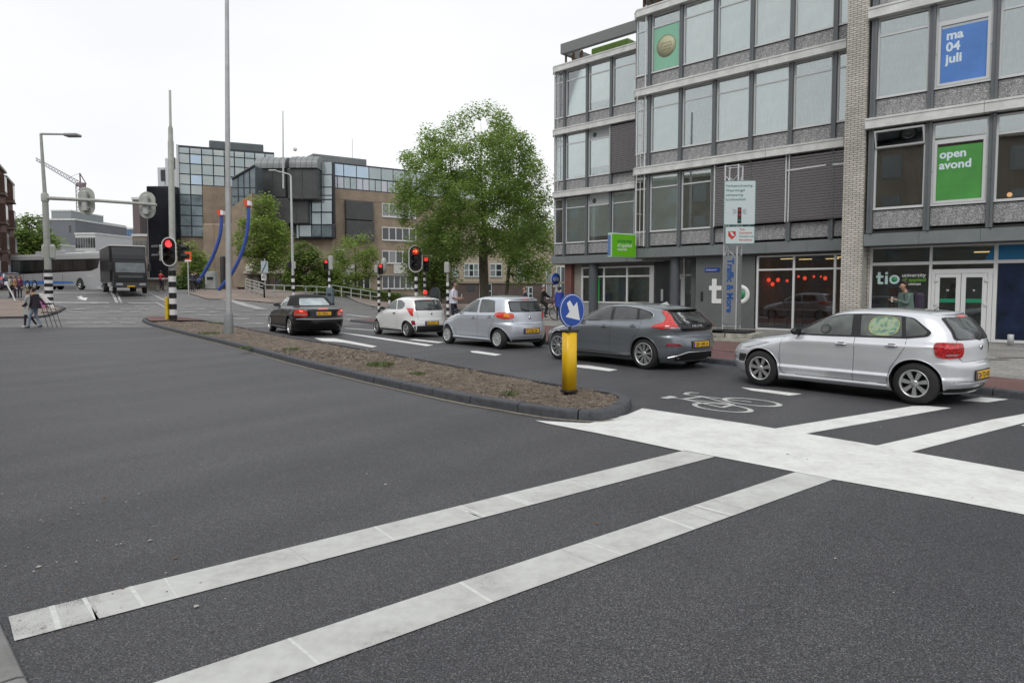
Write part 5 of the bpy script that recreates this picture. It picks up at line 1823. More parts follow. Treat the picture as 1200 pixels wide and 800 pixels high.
# ---- ground floor, right block: recessed shop front with double door
SY = 0.55
Pg = Pl('r', SY)
def gt(px, py=350): return Pg.t(px, py)
sf = MB()
zb, ztr, zhd = .13, Pg.tz(1100, 308)[1], 3.08
x_l = gt(1020)
x1, x2, x3 = gt(1089.5), gt(1165.5), gt(1215)
def vbar(b, t, z0, z1, w_=.07, y0=None, d=.10):
    y0 = SY - .04 if y0 is None else y0
    b.box(t - w_ / 2, t + w_ / 2, y0, y0 + d, z0, z1)
def hbar(b, t0, t1, z, h=.07, y0=None, d=.10):
    y0 = SY - .035 if y0 is None else y0
    b.box(t0, t1, y0, y0 + d - .01, z - h / 2, z + h / 2)
for t in (x_l, x1, x2, x3, x3 + 1.6, x3 + 3.2): vbar(sf, t, zb, zhd, .075 if t != x2 else .10)
hbar(sf, x_l - .03, x3 + 3.3, ztr, .10)
hbar(sf, x_l - .03, x3 + 3.3, zhd - .03, .06)
for a_, c_ in ((x_l, x1), (x2, x3), (x3, x3 + 1.6), (x3 + 1.6, x3 + 3.2)): hbar(sf, a_ + .04, c_ - .04, zb + .04, .08)
put(sf, 'shop_front', M_framew, Pr)
for a_, c_ in ((x_l, x1), (x2, x3), (x3, x3 + 1.6), (x3 + 1.6, x3 + 3.2)):
    put(MB().box(a_ + .04, c_ - .04, SY, SY + .01, zb + .08, ztr - .05), 'shop_pane', M_shop, Pr)
for a_, c_ in ((x_l, x1), (x1, x2), (x2, x3), (x3, x3 + 1.6), (x3 + 1.6, x3 + 3.2)):
    put(MB().box(a_ + .04, c_ - .04, SY, SY + .01, ztr + .05, zhd - .06), 'top_light', M_shop, Pr)
# doors
dz1 = Pg.tz(1125, 320)[1]
fb = MB()
hbar(fb, x1 + .04, x2 - .05, dz1 + .06, .13)
vbar(fb, x1 + .09, zb, dz1, .09)
vbar(fb, x2 - .12, zb, dz1, .12)
put(fb, 'door_frame', M_framew, Pr)
dm = (x1 + x2 - .03) / 2
for a_, c_, sgn in ((x1 + .145, dm - .008, 1), (dm + .008, x2 - .19, -1)):
    d = MB()
    st = .12
    d.box(a_, a_ + st, SY - .055, SY + .0, zb, dz1 - .015)
    d.box(c_ - st, c_, SY - .055, SY + .0, zb, dz1 - .015)
    d.box(a_ + st, c_ - st, SY - .055, SY + .0, zb, zb + .22)
    d.box(a_ + st, c_ - st, SY - .055, SY + .0, dz1 - .13, dz1 - .015)
    do = put(d, 'door', M_framew, Pr)
    MB().box(a_ + st, c_ - st, SY - .03, SY - .02, zb + .22, dz1 - .13).build('door_pane', M_shop, do)
    MB().box(a_ + st, c_ - st, SY - .036, SY - .032, 1.30, 1.42).build('green_stripe', mat('stripe_green', (0.01, 0.22, 0.11), .5), do)
    MB().box(a_ + st + .18, c_ - st - .18, SY - .036, SY - .033, dz1 - .55, dz1 - .50).build('door_notice', mat('grey_print', (.35, .37, .37), .6), do)
    hx = a_ + .03 if sgn > 0 else c_ - .03
    for z in (zb + .25, 1.25, dz1 - .22): MB().bbox(hx - .045, hx + .045, SY - .085, SY - .05, z - .05, z + .05, .01).build('hinge', M_frame, do)
# room behind, with ceiling strips
rb = MB()
rb.box(-7.5, 4, SY + 3.5, SY + 3.6, .1, 3.1)
put(rb, 'shop_back_wall', mat('shop_back', (0.46, 0.50, 0.47), .9, nz=.3, ns=.6), Pr)
put(MB().box(-7.3, 4.0, -.0, SY + 3.6, 3.07, 3.099), 'soffit', M_soffit, Pr)
put(MB().box(-7.3, 4.0, SY - .1, SY + 3.6, .06, .128), 'shop_floor', mat('shop_floor', (0.10, 0.10, 0.095), .5), Pr)
M_strip = mat('ceiling_strip', (1, .85, .6), .5, emit=(1.0, .66, .28), es=0.9)
for t in (-4.6, -3.4, -2.4, -1.2):
    o = put(MB().box(t, t + .75, SY + 1.5, SY + 1.62, 2.88, 2.91), 'ceiling_lamp', M_strip, Pr)
put(MB().box(-7.45, -7.34, SY - .05, SY + 3.6, .1, 3.1), 'shop_side_wall', MATS['shop_back'], Pr)
# tio logo on the glass, white with green
def tio(parent, pl, x, z, H, y, loc, mw, mg, words=True):
    """t, i, o drawn as shapes; H is the height of the o"""
    s = H
    b = MB()
    def rb_(x0, x1, z0, z1): b.bbox(x0, x1, y - .012, y, z0, z1, .004)
    w_ = .30 * s
    rb_(x + .18 * s, x + .18 * s + w_, z + .02, z + 1.45 * s)
    y -= .002
    rb_(x, x + .80 * s, z + .78 * s, z + 1.04 * s)
    y -= .002
    rb_(x + .22 * s, x + .80 * s, z, z + .27 * s)
    y += .004
    o1 = b.build('logo_t', mw, parent, **loc)
    b = MB()
    b.bbox(x + .98 * s, x + .98 * s + w_, y - .012, y, z, z + 1.02 * s, .004)
    b.ball((x + .98 * s + w_ / 2, y - .006, z + 1.30 * s), (.16 * s, .006, .16 * s), 16, 8)
    b.build('logo_i', mw, parent, **loc)
    cx = x + 1.98 * s
    b = MB()
    ro, ri = .56 * s, .30 * s
    b.lathe([(ri, y), (ri, y - .012), (ro, y - .012), (ro, y)], 40, 0, 'y', (cx, 0, z + .53 * s))
    oo = b.build('logo_o', mw, parent, **loc)
    MB().lathe([(.001, y - .009), (ri - .002, y - .009), (ri - .002, y)], 32, 0, 'y', (cx, 0, z + .53 * s)).build('logo_dot', mg, oo)
M_lgreen = mat('logo_green', (0.02, 0.25, 0.09), .5)
locr = dict(loc=tuple(Pr.o - bo), rz=Pr.g)
ta, za = Pg.tz(1026.5, 333)
tb, zb2 = Pg.tz(1054, 333)
tio(BL, Pr, ta, za, (tb - ta) / 2.54, SY - .003, locr, mat('logo_pale', (0.42, 0.58, 0.56), .5), M_lgreen)
for s_, py_, m_, px_ in (('university', 324.5, mat('logo_white', (.7, .74, .72), .5), 1057), ('of applied', 329.8, mat('logo_lime', (0.16, .42, .04), .5), 1057), ('sciences', 334, mat('logo_white', (.7, .74, .72)), 1062.5)):
    t_, z_ = Pg.tz(px_, py_)
    o = text(s_, .17 if s_ != 'sciences' else .12, m_, BL, frameM((t_, SY - .006, z_), (1, 0, 0), (0, 0, 1)), 'logo_lettering', depth=.002, bold=.0006)
    o.location, o.rotation_euler = Pr.o - bo, (0, 0, Pr.g)
# dark blue window print at the right edge
pz = Pg.t(1167)
put(MB().box(pz + .05, pz + 1.6, SY - .006, SY - .003, zb + .1, ztr - .06), 'window_print', mat('navy_print', (0.006, 0.014, 0.04), .3, nz=.7, ns=1.4), Pr)
b = MB()
b.prism([(pz - .30, ztr + .06), (pz - .14, ztr + .42), (pz - .06, zhd - .07), (pz + 1.4, zhd - .07), (pz + .95, ztr + .06)], SY - .006, SY - .003, ax='y')
put(b, 'window_print', mat('teal_print', (0.008, 0.14, 0.30), .4), Pr)
# orange parcel shelf behind the logo pane
put(MB().box(gt(1037), gt(1045), SY + .5, SY + .9, .7, 1.75), 'display_panel', mat('terracotta', (0.20, 0.06, 0.025), .7), Pr)

# ---- ground floor, middle block
GY = .22
Pq_ = Pl('m', GY)
tw0, tw1 = Pq_.t(815, 345), Pq_.t(884, 345)
put(MB().box(tw0, tw1, GY, GY + .5, .10, 3.13), 'grey_wall', M_wallgrey, Pm)
tA, tB, tC = Pq_.t(887.5, 345), Pq_.t(929.8, 345), Pq_.t(977.8, 345)
zbs, zts, zhs = .17, Pq_.tz(929, 315.5)[1], Pq_.tz(929, 300)[1]
rf = MB()
for t in (tA, tB, tC): rf.box(t - .04, t + .04, GY - .03, GY + .06, zbs, zhs)
for z, h in ((zbs - .03, .06), (zts, .07), (zhs + .02, .06)): rf.box(tA - .04, 20.4, GY - .025, GY + .055, z - h / 2, z + h / 2)
put(rf, 'restaurant_front', M_framew, Pm)
put(MB().box(tw1, 20.4, GY - .02, GY + .1, .08, zbs - .06), 'plinth', mat('plinth_grey', (.12, .12, .115), .8), Pm)
put(MB().box(tw1, 20.4, GY, GY + .1, zhs + .05, 3.13), 'head_panel', mat('head_grey', (.10, .09, .085), .8), Pm)
put(MB().box(10.9, 20.4, -.0, GY + 3.2, 3.09, 3.119), 'soffit', M_soffit, Pm)
for a_, c_ in ((tA, tB), (tB, tC), (tC, 20.4)):
    put(MB().box(a_ + .04, c_ - .04, GY, GY + .01, zbs, zts - .035), 'shop_pane', M_shop, Pm)
    put(MB().box(a_ + .04, c_ - .04, GY, GY + .01, zts + .035, zhs - .01), 'top_light', M_shop, Pm)
put(MB().box(tw1, 20.4, GY + 4, GY + 4.1, .1, 3.1), 'shop_back_wall', mat('restaurant_wall', (0.26, 0.13, 0.09), .9, nz=.5, ns=.8), Pm)
put(MB().box(tw1 - .12, tw1 - .001, GY + .51, GY + 4.1, .1, 3.1), 'shop_side_wall', MATS['restaurant_wall'], Pm)
put(MB().box(tw1, 20.4, GY + .1, GY + 4, .05, .16), 'shop_floor', MATS['shop_floor'], Pm)
put(MB().box(tw1 + .02, 20.4, GY + .1, GY + 4, 3.0, 3.08), 'shop_ceiling', mat('shop_ceiling', (0.05, 0.045, 0.04), .9), Pm)
for t, y in ((17.0, 1.5), (17.4, 2.4), (18.4, 2.6), (19.2, 1.4), (19.7, 2.2)):
    put(MB().box(t, t + .5, GY + y, GY + y + .08, 2.93, 2.96), 'ceiling_lamp', M_strip, Pm)
# big tio letters on the grey wall
locm = dict(loc=tuple(Pm.o - bo), rz=Pm.g)
ta, za = Pq_.tz(830.8, 355.3)
tb, _z = Pq_.tz(878.5, 355.0)
tio(BL, Pm, ta, za, (tb - ta) / 2.54 * 1.0, GY - .003, locm, mat('letter_white', (.72, .73, .72), .5), M_lgreen)
# street name plate, intercom
t_, z_ = Pq_.tz(826, 318.6)
t2_, z2_ = Pq_.tz(844, 313.6)
sp_ = put(MB().bbox(t_, t2_, GY - .02, GY, z_, z2_, .005), 'street_name_plate', mat('sign_blue', (0.015, 0.055, 0.30), .4), Pm)
text('Oudenoord', (z2_ - z_) * .62, mat('letter_white', (.7, .7, .7)), sp_, frameM((t_ + .05, GY - .022, z_ + .05), (1, 0, 0), (0, 0, 1)), 'plate_lettering', depth=.001)
put(MB().bbox(tw0 + .25, tw0 + .36, GY - .03, GY, 1.2, 1.6, .01), 'intercom', M_black, Pm)
# ---- recessed ground floor under the left block
LY = .45
Pk = Pl('l', LY)
def kt(px, py=338): return Pk.t(px, py)
put(MB().box(kt(665), kt(672.6), LY - .25, LY + .3, .1, 3.12), 'red_brick_pier', brick_mat('red_brick', (0.20, 0.065, 0.045), (0.15, 0.05, 0.04), (0.12, .1, .09), 1.0, bw=.22, rh=.065, ms=.008, vert=True), Pll)
put(MB().box(kt(673), kt(681.5), LY, LY + .3, .1, 3.12), 'rendered_pier', mat('render_beige', (0.27, 0.25, 0.215), .85, nz=.1), Pll)
sz, tz_, hz_ = Pk.tz(720, 354.3)[1], Pk.tz(720, 323.8)[1], Pk.tz(720, 313)[1]
g1 = MB()
vs_ = [kt(682.5), kt(708), kt(735), kt(764)]
for i, t in enumerate(vs_): g1.box(t - (.05 if i < 3 else .13), t + (.05 if i < 3 else .13), LY - .04, LY + .08, sz, hz_)
for z, h in ((sz, .08), (tz_, .08), (hz_, .08)): g1.box(vs_[0] - .05, vs_[3] + .13, LY - .035, LY + .075, z - h / 2, z + h / 2)
put(g1, 'window_band', M_framew, Pll)
put(MB().box(vs_[0] - .05, vs_[3] + .15, LY, LY + .3, .1, sz - .04), 'window_parapet', mat('parapet_grey', (.26, .27, .27), .8), Pll)
put(MB().box(vs_[0] - .05, vs_[3] + .15, LY, LY + .3, hz_ + .04, 3.12), 'window_head', mat('head_beige', (.16, .155, .145), .8), Pll)
put(MB().box(19.1, kt(784), -.05, LY + .3, 3.09, 3.118), 'soffit', M_soffit, Pll)
for i in range(3):
    put(MB().box(vs_[i] + .05, vs_[i + 1] - .05, LY, LY + .01, sz + .04, tz_ - .04), 'shop_pane', M_shop, Pll)
    put(MB().box(vs_[i] + .05, vs_[i + 1] - .05, LY, LY + .01, tz_ + .04, hz_ - .04), 'top_light', M_shop, Pll)
put(MB().box(vs_[0], vs_[3], LY + 1.2, LY + 1.3, .1, 3.1), 'shop_back_wall', mat('office_back', (0.42, 0.48, 0.41), .9, nz=.35, ns=.9), Pll)
put(MB().box(vs_[0] - .4, vs_[0] - .06, LY + .31, LY + 2.6, .1, 3.1), 'shop_side_wall', MATS['office_back'], Pll)
put(MB().box(kt(695.5), kt(702.5), LY - .006, LY - .003, sz + .05, tz_ - .06), 'window_print', mat('bright_green_print', (0.04, 0.42, 0.05), .5), Pll)
put(MB().box(kt(721), kt(733), LY + .3, LY + .32, sz + .05, hz_), 'display_panel', mat('blue_grey_panel', (.13, .16, .18), .7), Pll)
put(MB().box(kt(768), kt(784), LY - .02, LY + .3, .1, 3.1), 'dark_panel', mat('charcoal_panel', (0.035, 0.037, 0.04), .5), Pll)
put(MB().bbox(kt(775), kt(778), LY - .06, LY - .02, 1.1, 1.7, .01), 'letter_box', M_frame, Pll)
# columns
put(MB().lathe([(.25, .1), (.25, 3.11)], 28, 0, 'z', (Pll.t(691.5, 330), .30, 0)), 'column', mat('column_grey', (.085, .095, .105), .55), Pll)
put(MB().lathe([(.20, .1), (.20, 3.11)], 28, 0, 'z', (Pm.t(786.8, 330), .30, 0)), 'column', MATS['column_grey'], Pm)
# entrance door beside the grey wall
EY = 1.3
Pe = Pl('m', EY)
e0, e1, e2 = Pe.t(790, 330), Pe.t(802, 330), Pe.t(816.5, 330)
ef = MB()
for t in (e0, e1, e2): ef.box(t - .05, t + .05, EY - .05, EY + .05, .12, 3.08)
ef.box(e0, e2, EY - .045, EY + .045, 2.30, 2.38)
put(ef, 'entrance_frame', M_framew, Pm)
dd = MB()
dd.box(e0 + .06, e0 + .16, EY - .03, EY + .03, .12, 2.28).box(e1 - .16, e1 - .06, EY - .03, EY + .03, .12, 2.28).box(e0 + .16, e1 - .16, EY - .03, EY + .03, .12, .3).box(e0 + .16, e1 - .16, EY - .03, EY + .03, 2.16, 2.28)
do = put(dd, 'door', M_framew, Pm)
MB().box(e0 + .16, e1 - .16, EY - .01, EY, .3, 2.16).build('door_pane', M_shop, do)
for x0, x1_, z0, z1_ in ((e1 + .05, e2 - .05, .2, 2.3), (e0 + .05, e2 - .05, 2.38, 3.05)):
    put(MB().box(x0, x1_, EY - .01, EY, z0, z1_), 'side_light', M_shop, Pm)
put(MB().box(e0 - 1, e2 + .3, EY + 2.5, EY + 2.6, .1, 3.1), 'shop_back_wall', MATS['office_back'], Pm)
put(MB().box(e2 + .05, e2 + .25, GY + .5, EY + 2.5, .1, 3.1), 'lobby_wall', M_wallgrey, Pm)
put(MB().box(10.95, e0 - .06, EY + 2.2, EY + 2.35, .1, 3.1), 'lobby_wall', M_wallgrey, Pm)

# ---- green projecting sign on the corner of the middle block
sc_ = V(729, 288, 30.6)
sg = thing('projecting_sign', 'bright green square sign box jutting out above the recessed ground floor windows', 'sign', tuple(sc_), Pm.g + math.pi / 2)
# local: x = away from facade is -y of the plane ; face looks along the facade
b = MB()
b.bbox(-.74, .74, -.13, .13, -.54, .54, .03)
b.build('sign_box', mat('sign_frame', (.42, .55, .45), .4), sg)
MB().box(-.69, .69, -.137, -.131, -.49, .49).build('sign_face', mat('lime_face', (0.14, 0.50, 0.010), .4), sg)
MB().box(-.745, -.741, -.09, .09, -.45, .45).build('sign_side', mat('side_blue', (.10, .18, .40), .4), sg)
sg.rotation_euler = (0, 0, math.radians(32))
for s_, z_, m_, sz_ in (('university', .13, mat('dark_green_print', (0.01, .16, .05)), .22), ('of applied', -.06, MATS['logo_white'], .22), ('sciences', -.22, MATS['logo_white'], .17)):
    text(s_, sz_, m_, sg, frameM((-.40, -.139, z_), (1, 0, 0), (0, 0, 1)), 'sign_lettering', depth=.001, bold=.003)
MB().tube([(.3, 0, -.55), (.3, 0, -.7), (.9, 0, -.7)], .02, 6).build('bracket', M_steel, sg)

# ---- red paper lanterns in the restaurant
M_lant = mat('red_lantern_glow', (0.55, 0.02, 0.02), .5, emit=(1.0, 0.07, 0.03), es=.8)
def lantern(px, py, y, r, label):
    P_ = Pl('m', GY + y)
    t, z = P_.tz(px, py)
    r *= .6
    p = Pm.w(t, GY + y, z)
    o = thing('hanging_lantern', label, 'lantern', tuple(p), 0, 'red lanterns hanging in the restaurant')
    for k in range(3 if r > .075 else 1):
        a = k * 2.1
        MB().ball(((k - 1) * r * 2.3, math.sin(a) * r * .8, -(k % 2) * r * 2.2), (r, r, r * 1.15), 12, 8).build('shade', M_lant, o)
    MB().tube([(0, 0, r), (0, 0, 2.98 - z)], .006, 4).build('cord', M_black, o)
lantern(906, 328, 1.2, .13, 'cluster of red lanterns in the middle of the left restaurant pane')
lantern(926, 329, 1.4, .09, 'red lantern half hidden by the window bar left of centre in the restaurant')
lantern(939, 324, 1.4, .08, 'small round red lantern just right of the central restaurant window bar')
lantern(948, 326, 1.2, .12, 'large red lantern cluster in the middle of the wide restaurant pane')
lantern(957, 324, 1.5, .08, 'small pinkish red lantern right of the large cluster in the restaurant')
lantern(964.5, 324, 1.5, .06, 'tiny bright lantern between two others in the wide restaurant pane')
lantern(972, 326, 1.3, .12, 'red lantern cluster at the right end of the wide restaurant pane')
# tables and chairs just inside the restaurant
M_wood = mat('pale_table', (0.34, 0.30, 0.23), .5)
for i, (t, y) in enumerate(((17.2, 1.2), (18.3, 1.3), (19.4, 1.2))):
    p = Pm.w(t, GY + y, .16)
    o = thing('restaurant_table', ['pale table in the left pane of the restaurant', 'pale table in the middle of the restaurant window', 'pale table beside the brick pillar inside the restaurant'][i], 'table', tuple(p), Pm.g, 'tables inside the restaurant')
    MB().bbox(-.45, .45, -.35, .35, .70, .74, .01).build('table_top', M_wood, o)
    for sx in (-.4, .4):
        for sy in (-.3, .3): MB().box(sx - .02, sx + .02, sy - .02, sy + .02, 0, .7).build('leg', M_black, o)
# ================================================================== STREET FURNITURE
M_pole = mat('galvanised', (0.46, 0.47, 0.47), 0.5, 0.15, nz=0.12, ns=2.5)
M_pole2 = mat('painted_pole', (0.33, 0.34, 0.31), 0.55, nz=0.14, ns=3)
M_pblack = mat('post_black', (0.013, 0.012, 0.014), 0.45)
M_pwhite = mat('post_white', (0.70, 0.70, 0.70), 0.5, nz=0.06, ns=6)
M_grey = mat('signal_grey', (0.40, 0.41, 0.39), 0.5, nz=0.08)
M_red_on = mat('red_signal_lit', (1, 0.05, 0.05), .4, emit=(1.0, 0.045, 0.05), es=1.5)
M_redarrow = mat('red_arrow_lit', (1, 0.1, 0.05), .4, emit=(1.0, 0.16, 0.07), es=1.8)
M_dimlens = mat('unlit_lens', (0.02, 0.014, 0.012), .2)
M_white_p = mat('sign_white', (0.72, 0.73, 0.73), .45)
M_sblue = mat('sign_blue2', (0.012, 0.065, 0.34), .4)

# ---- truss column with the traffic notices
tp = G(856.5, 399, .12)
tr = thing('truss_column', 'silver lattice truss column carrying the white traffic notices and the lettered grey banner', 'truss column', (tp.x, tp.y, .12))
M_truss = mat('truss_alu', (0.62, 0.63, 0.64), 0.35, 0.5)
TA = math.radians(-36)
hs = .20
cor = [(math.cos(TA + math.pi / 4 + k * math.pi / 2) * hs * 1.414, math.sin(TA + math.pi / 4 + k * math.pi / 2) * hs * 1.414) for k in range(4)]
TT = 5.35
for c_ in cor: MB().cyl((c_[0], c_[1], .36), (c_[0], c_[1], TT), .026, n=8).build('chord', M_truss, tr)
for k in range(4):
    a_, c_ = cor[k], cor[(k + 1) % 4]
    z = .42
    up = True
    while z < TT - .5:
        p0, p1 = (a_, c_) if up else (c_, a_)
        MB().cyl((*p0, z), (*p1, z + .42), .011, n=5).build('brace', M_truss, tr)
        if z > 2.6: MB().cyl((*p1, z), (*p0, z + .42), .011, n=5).build('brace', M_truss, tr)
        z += .42
        up = not up
    for zz in (.45, TT - .03): MB().cyl((*a_, zz), (*c_, zz), .014, n=5).build('tie', M_truss, tr)
# banner faces between the chords, camera side
ks = sorted(range(4), key=lambda k: (cor[k][1] + cor[(k + 1) % 4][1]))[:2]
fc = []
for k in ks:
    a_, c_ = Vector((*cor[k], 0)), Vector((*cor[(k + 1) % 4], 0))
    if a_.x > c_.x: a_, c_ = c_, a_
    fc.append((a_, c_))
fc.sort(key=lambda f: f[0].x)
M_ban = mat('banner_grey', (0.22, 0.23, 0.235), .45, nz=.1, ns=2)
for i, (a_, c_) in enumerate(fc):
    d = (c_ - a_).normalized()
    n = Vector((d.y, -d.x, 0)) * .028
    b = MB()
    P = [a_ + n, c_ + n, c_ + n * 1.15, a_ + n * 1.15]
    b.prism([(p.x, p.y) for p in P], .52, 2.62)
    bn = b.build('banner', M_ban, tr)
    if i == 0:
        o_ = a_ + n * 1.3 + d * .13
        text('Traffic & More', .275, mat('banner_blue', (0.012, 0.085, 0.30), .5), bn, frameM((o_.x, o_.y, 2.52), (0, 0, -1), d), 'banner_lettering', depth=.001, bold=.009)
# ballast
bl = thing('ballast_base', 'stack of pale concrete slabs and dark rubber mat under the lattice truss column', 'ballast', (tp.x, tp.y, .12), TA)
M_slab = mat('slab_concrete', (0.34, 0.34, 0.29), .9, nz=.35, ns=5, bump=.4)
for i, (x0, x1, y0, y1, z0, z1) in enumerate(((-.85, .82, -.6, .62, .0, .12), (-.80, -.03, -.58, .6, .125, .25), (.0, .80, -.55, .6, .125, .25))):
    MB().bbox(x0, x1, y0, y1, z0, z1, .012).build('slab', M_slab, bl)
MB().bbox(-.6, .6, -.5, .5, .252, .33, .01).build('rubber_mat', M_black, bl)
MB().bbox(-.6, -.1, -.62, -.2, .33, .36, .01).build('foot_plate', M_black, bl)
# notice boards
def board(px0, py0, px1, py1, Y, label, name):
    a_, c_ = V(px0, py1, Y), V(px1, py0, Y)
    w_, h_ = (c_.x - a_.x), (c_.z - a_.z)
    o = thing(name, label, 'sign', ((a_.x + c_.x) / 2, Y, (a_.z + c_.z) / 2), math.radians(-8), 'notices on the lattice truss')
    w_ *= 1.02
    P = [(x, z) for x, z in rpoly([(-w_ / 2, -h_ / 2), (w_ / 2, -h_ / 2), (w_ / 2, h_ / 2), (-w_ / 2, h_ / 2)], .05)]
    b = MB()
    b.prism([(x, z) for x, z in P], .0, .02, ax='y')
    b.build('back_plate', mat('board_edge', (.13, .25, .24), .4), o)
    P2 = rpoly([(-w_ / 2 + .02, -h_ / 2 + .02), (w_ / 2 - .02, -h_ / 2 + .02), (w_ / 2 - .02, h_ / 2 - .02), (-w_ / 2 + .02, h_ / 2 - .02)], .04)
    MB().prism(P2, -.003, -.0005, ax='y').build('board_face', mat('board_face', (0.52, 0.60, 0.60), .35), o)
    return o, w_, h_
YB = tp.y - .38
sb, w_, h_ = board(848.7, 211.6, 885, 263.6, YB, 'tall white traffic notice with green lettering and a traffic light picture on the truss', 'notice_board')
M_dgr = mat('sign_green_ink', (0.012, 0.13, 0.11), .5)
for i, s_ in enumerate(('Verkeersdosering', 'Weerdsingel', 'verbetering', 'luchtkwaliteit')):
    text(s_, .108, M_dgr, sb, frameM((-w_ / 2 + .05, -.0045, h_ / 2 - .19 - i * .135), (1, 0, 0), (0, 0, 1)), 'sign_lettering', depth=.0005, bold=.001)
MB().box(-.055, .055, -.008, -.003, -h_ / 2 + .05, -h_ / 2 + .52).build('light_picture', mat('print_black', (.02, .02, .02), .5), sb)
for i, (m_, z_) in enumerate(((mat('print_red', (.35, .01, .02), .5), .43), (mat('print_red', (.35, .01, .02), .5), .28), (mat('print_teal', (0.01, .10, .09), .5), .12))):
    MB().lathe([(.001, -.0095), (.045, -.0095), (.045, -.008)], 16, 0, 'y', (0, 0, -h_ / 2 + z_)).build('picture_lens', m_, sb)
for a_ in (20, 0, -20):
    for s_ in (-1, 1):
        c0, c1 = .09, .20
        MB().cyl((s_ * c0, -.005, -h_ / 2 + .40 + c0 * math.tan(math.radians(a_))), (s_ * c1, -.005, -h_ / 2 + .40 + c1 * math.tan(math.radians(a_))), .006, n=4).build('ray_mark', MATS['print_black'], sb)
sb2, w_, h_ = board(850.3, 265.2, 883.7, 286, YB, 'small white notice with red crest and red lettering below the tall notice on the truss', 'notice_board')
M_rink = mat('red_ink', (0.50, 0.03, 0.03), .5)
for i, s_ in enumerate(('Test', 'Gemeente', 'Utrecht e.o.', 'Bereikbaar')):
    text(s_, .088, M_rink if i != 2 else M_dgr, sb2, frameM((-.02, -.0045, h_ / 2 - .12 - i * .105), (1, 0, 0), (0, 0, 1)), 'sign_lettering', depth=.0005, bold=.001)
b = MB()
b.prism([(-.34, .12), (-.12, .12), (-.12, -.02), (-.23, -.13), (-.34, -.02)], -.005, -.003, ax='y')
b.build('crest', M_rink, sb2)
MB().prism([(-.30, .10), (-.23, .10), (-.15, -.02), (-.23, -.02)], -.007, -.005, ax='y').build('crest_stripe', MATS['board_face'], sb2)

# ---- yellow keep-right post
kp_ = G(667, 461.5, .13)
kr = thing('keep_right_post', 'yellow post with a round blue arrow sign near the tip of the dirt island', 'traffic post', (kp_.x, kp_.y, .11))
KA = math.radians(38)
K = Matrix.Rotation(KA, 4, 'Z')
b = MB()
b.cyl((0, 0, -.05), (0, 0, .07), .04, n=10)
b.bbox(-.11, .11, -.09, .09, .05, .09, .01)
b.xf(K).build('foot', M_black, kr)
b = MB()
ov = [(.108 * math.copysign(abs(math.cos(t)) ** .6, math.cos(t)), .085 * math.copysign(abs(math.sin(t)) ** .6, math.sin(t))) for t in [2 * math.pi * i / 28 for i in range(28)]]
zt_ = .09 + .87
b.prism(ov, .09, zt_)
b.xf(K)
for i in range(len(b.s) - 28, len(b.s)): b.s[i] = True
b.build('yellow_post', mat('post_yellow', (0.74, 0.45, 0.006), .4, nz=.07, ns=5), kr)
b = MB()
for sx in (-.05, .05):
    pass
b.bbox(-.116, .116, -.092, .092, zt_, zt_ + .035, .008)
b.cyl((0, 0, zt_ + .03), (.02, 0, zt_ + .12), .022, n=8)
b.xf(K).build('cap', M_black, kr)
R_ = .256
zc = zt_ + .065 + R_
def disc(r, y0, y1, m, name, parent, n=48, cx=.045, cz=0):
    b = MB()
    b.lathe([(.0005, y0), (r, y0), (r, y1), (.0005, y1)], n, 0, 'y', (cx, 0, cz))
    for i in range(len(b.s)): b.s[i] = False
    b.xf(K)
    b.v = [(x, y, z + zc) for x, y, z in b.v]
    return b.build(name, m, parent)
dk = disc(R_, -.012, .012, M_sblue, 'sign_disc', kr)
disc(R_ - .012, -.0145, -.0122, M_white_p, 'sign_ring', dk)
disc(R_ - .022, -.0170, -.0147, M_sblue, 'sign_field', dk)
# arrow down right
b = MB()
ar = [[(-.118, .115), (-.055, .158), (.025, .055), (-.065, -.01)], [(.092, .132), (.152, -.148), (-.142, -.088)]]
for a_i, ar_ in enumerate(ar): b.poly([(x + .045, -.0185 - .0008 * a_i, z) for x, z in ar_])
b.xf(K)
b.v = [(x, y, z + zc) for x, y, z in b.v]
b.build('arrow', M_white_p, dk)

# ---- tall plain pole in the island
gp = G(268.3, 391, .12)
tpole = thing('lighting_column', 'tall plain grey pole rising out of the frame from the dirt island', 'pole', (gp.x, gp.y, .1))
b = MB()
b.tube([(0, 0, .0), (.03, 0, 2), (.10, 0, 6), (.22, 0, 12.5), (.24, 0, 13.5)], [.10, .095, .085, .065, .06], 20)
b.build('pole', M_pole, tpole)
MB().lathe([(.155, 0), (.155, .72), (.128, .76)], 24, 0, 'z').build('pole_collar', mat('collar_grey', (.22, .24, .24), .6, nz=.15), tpole)

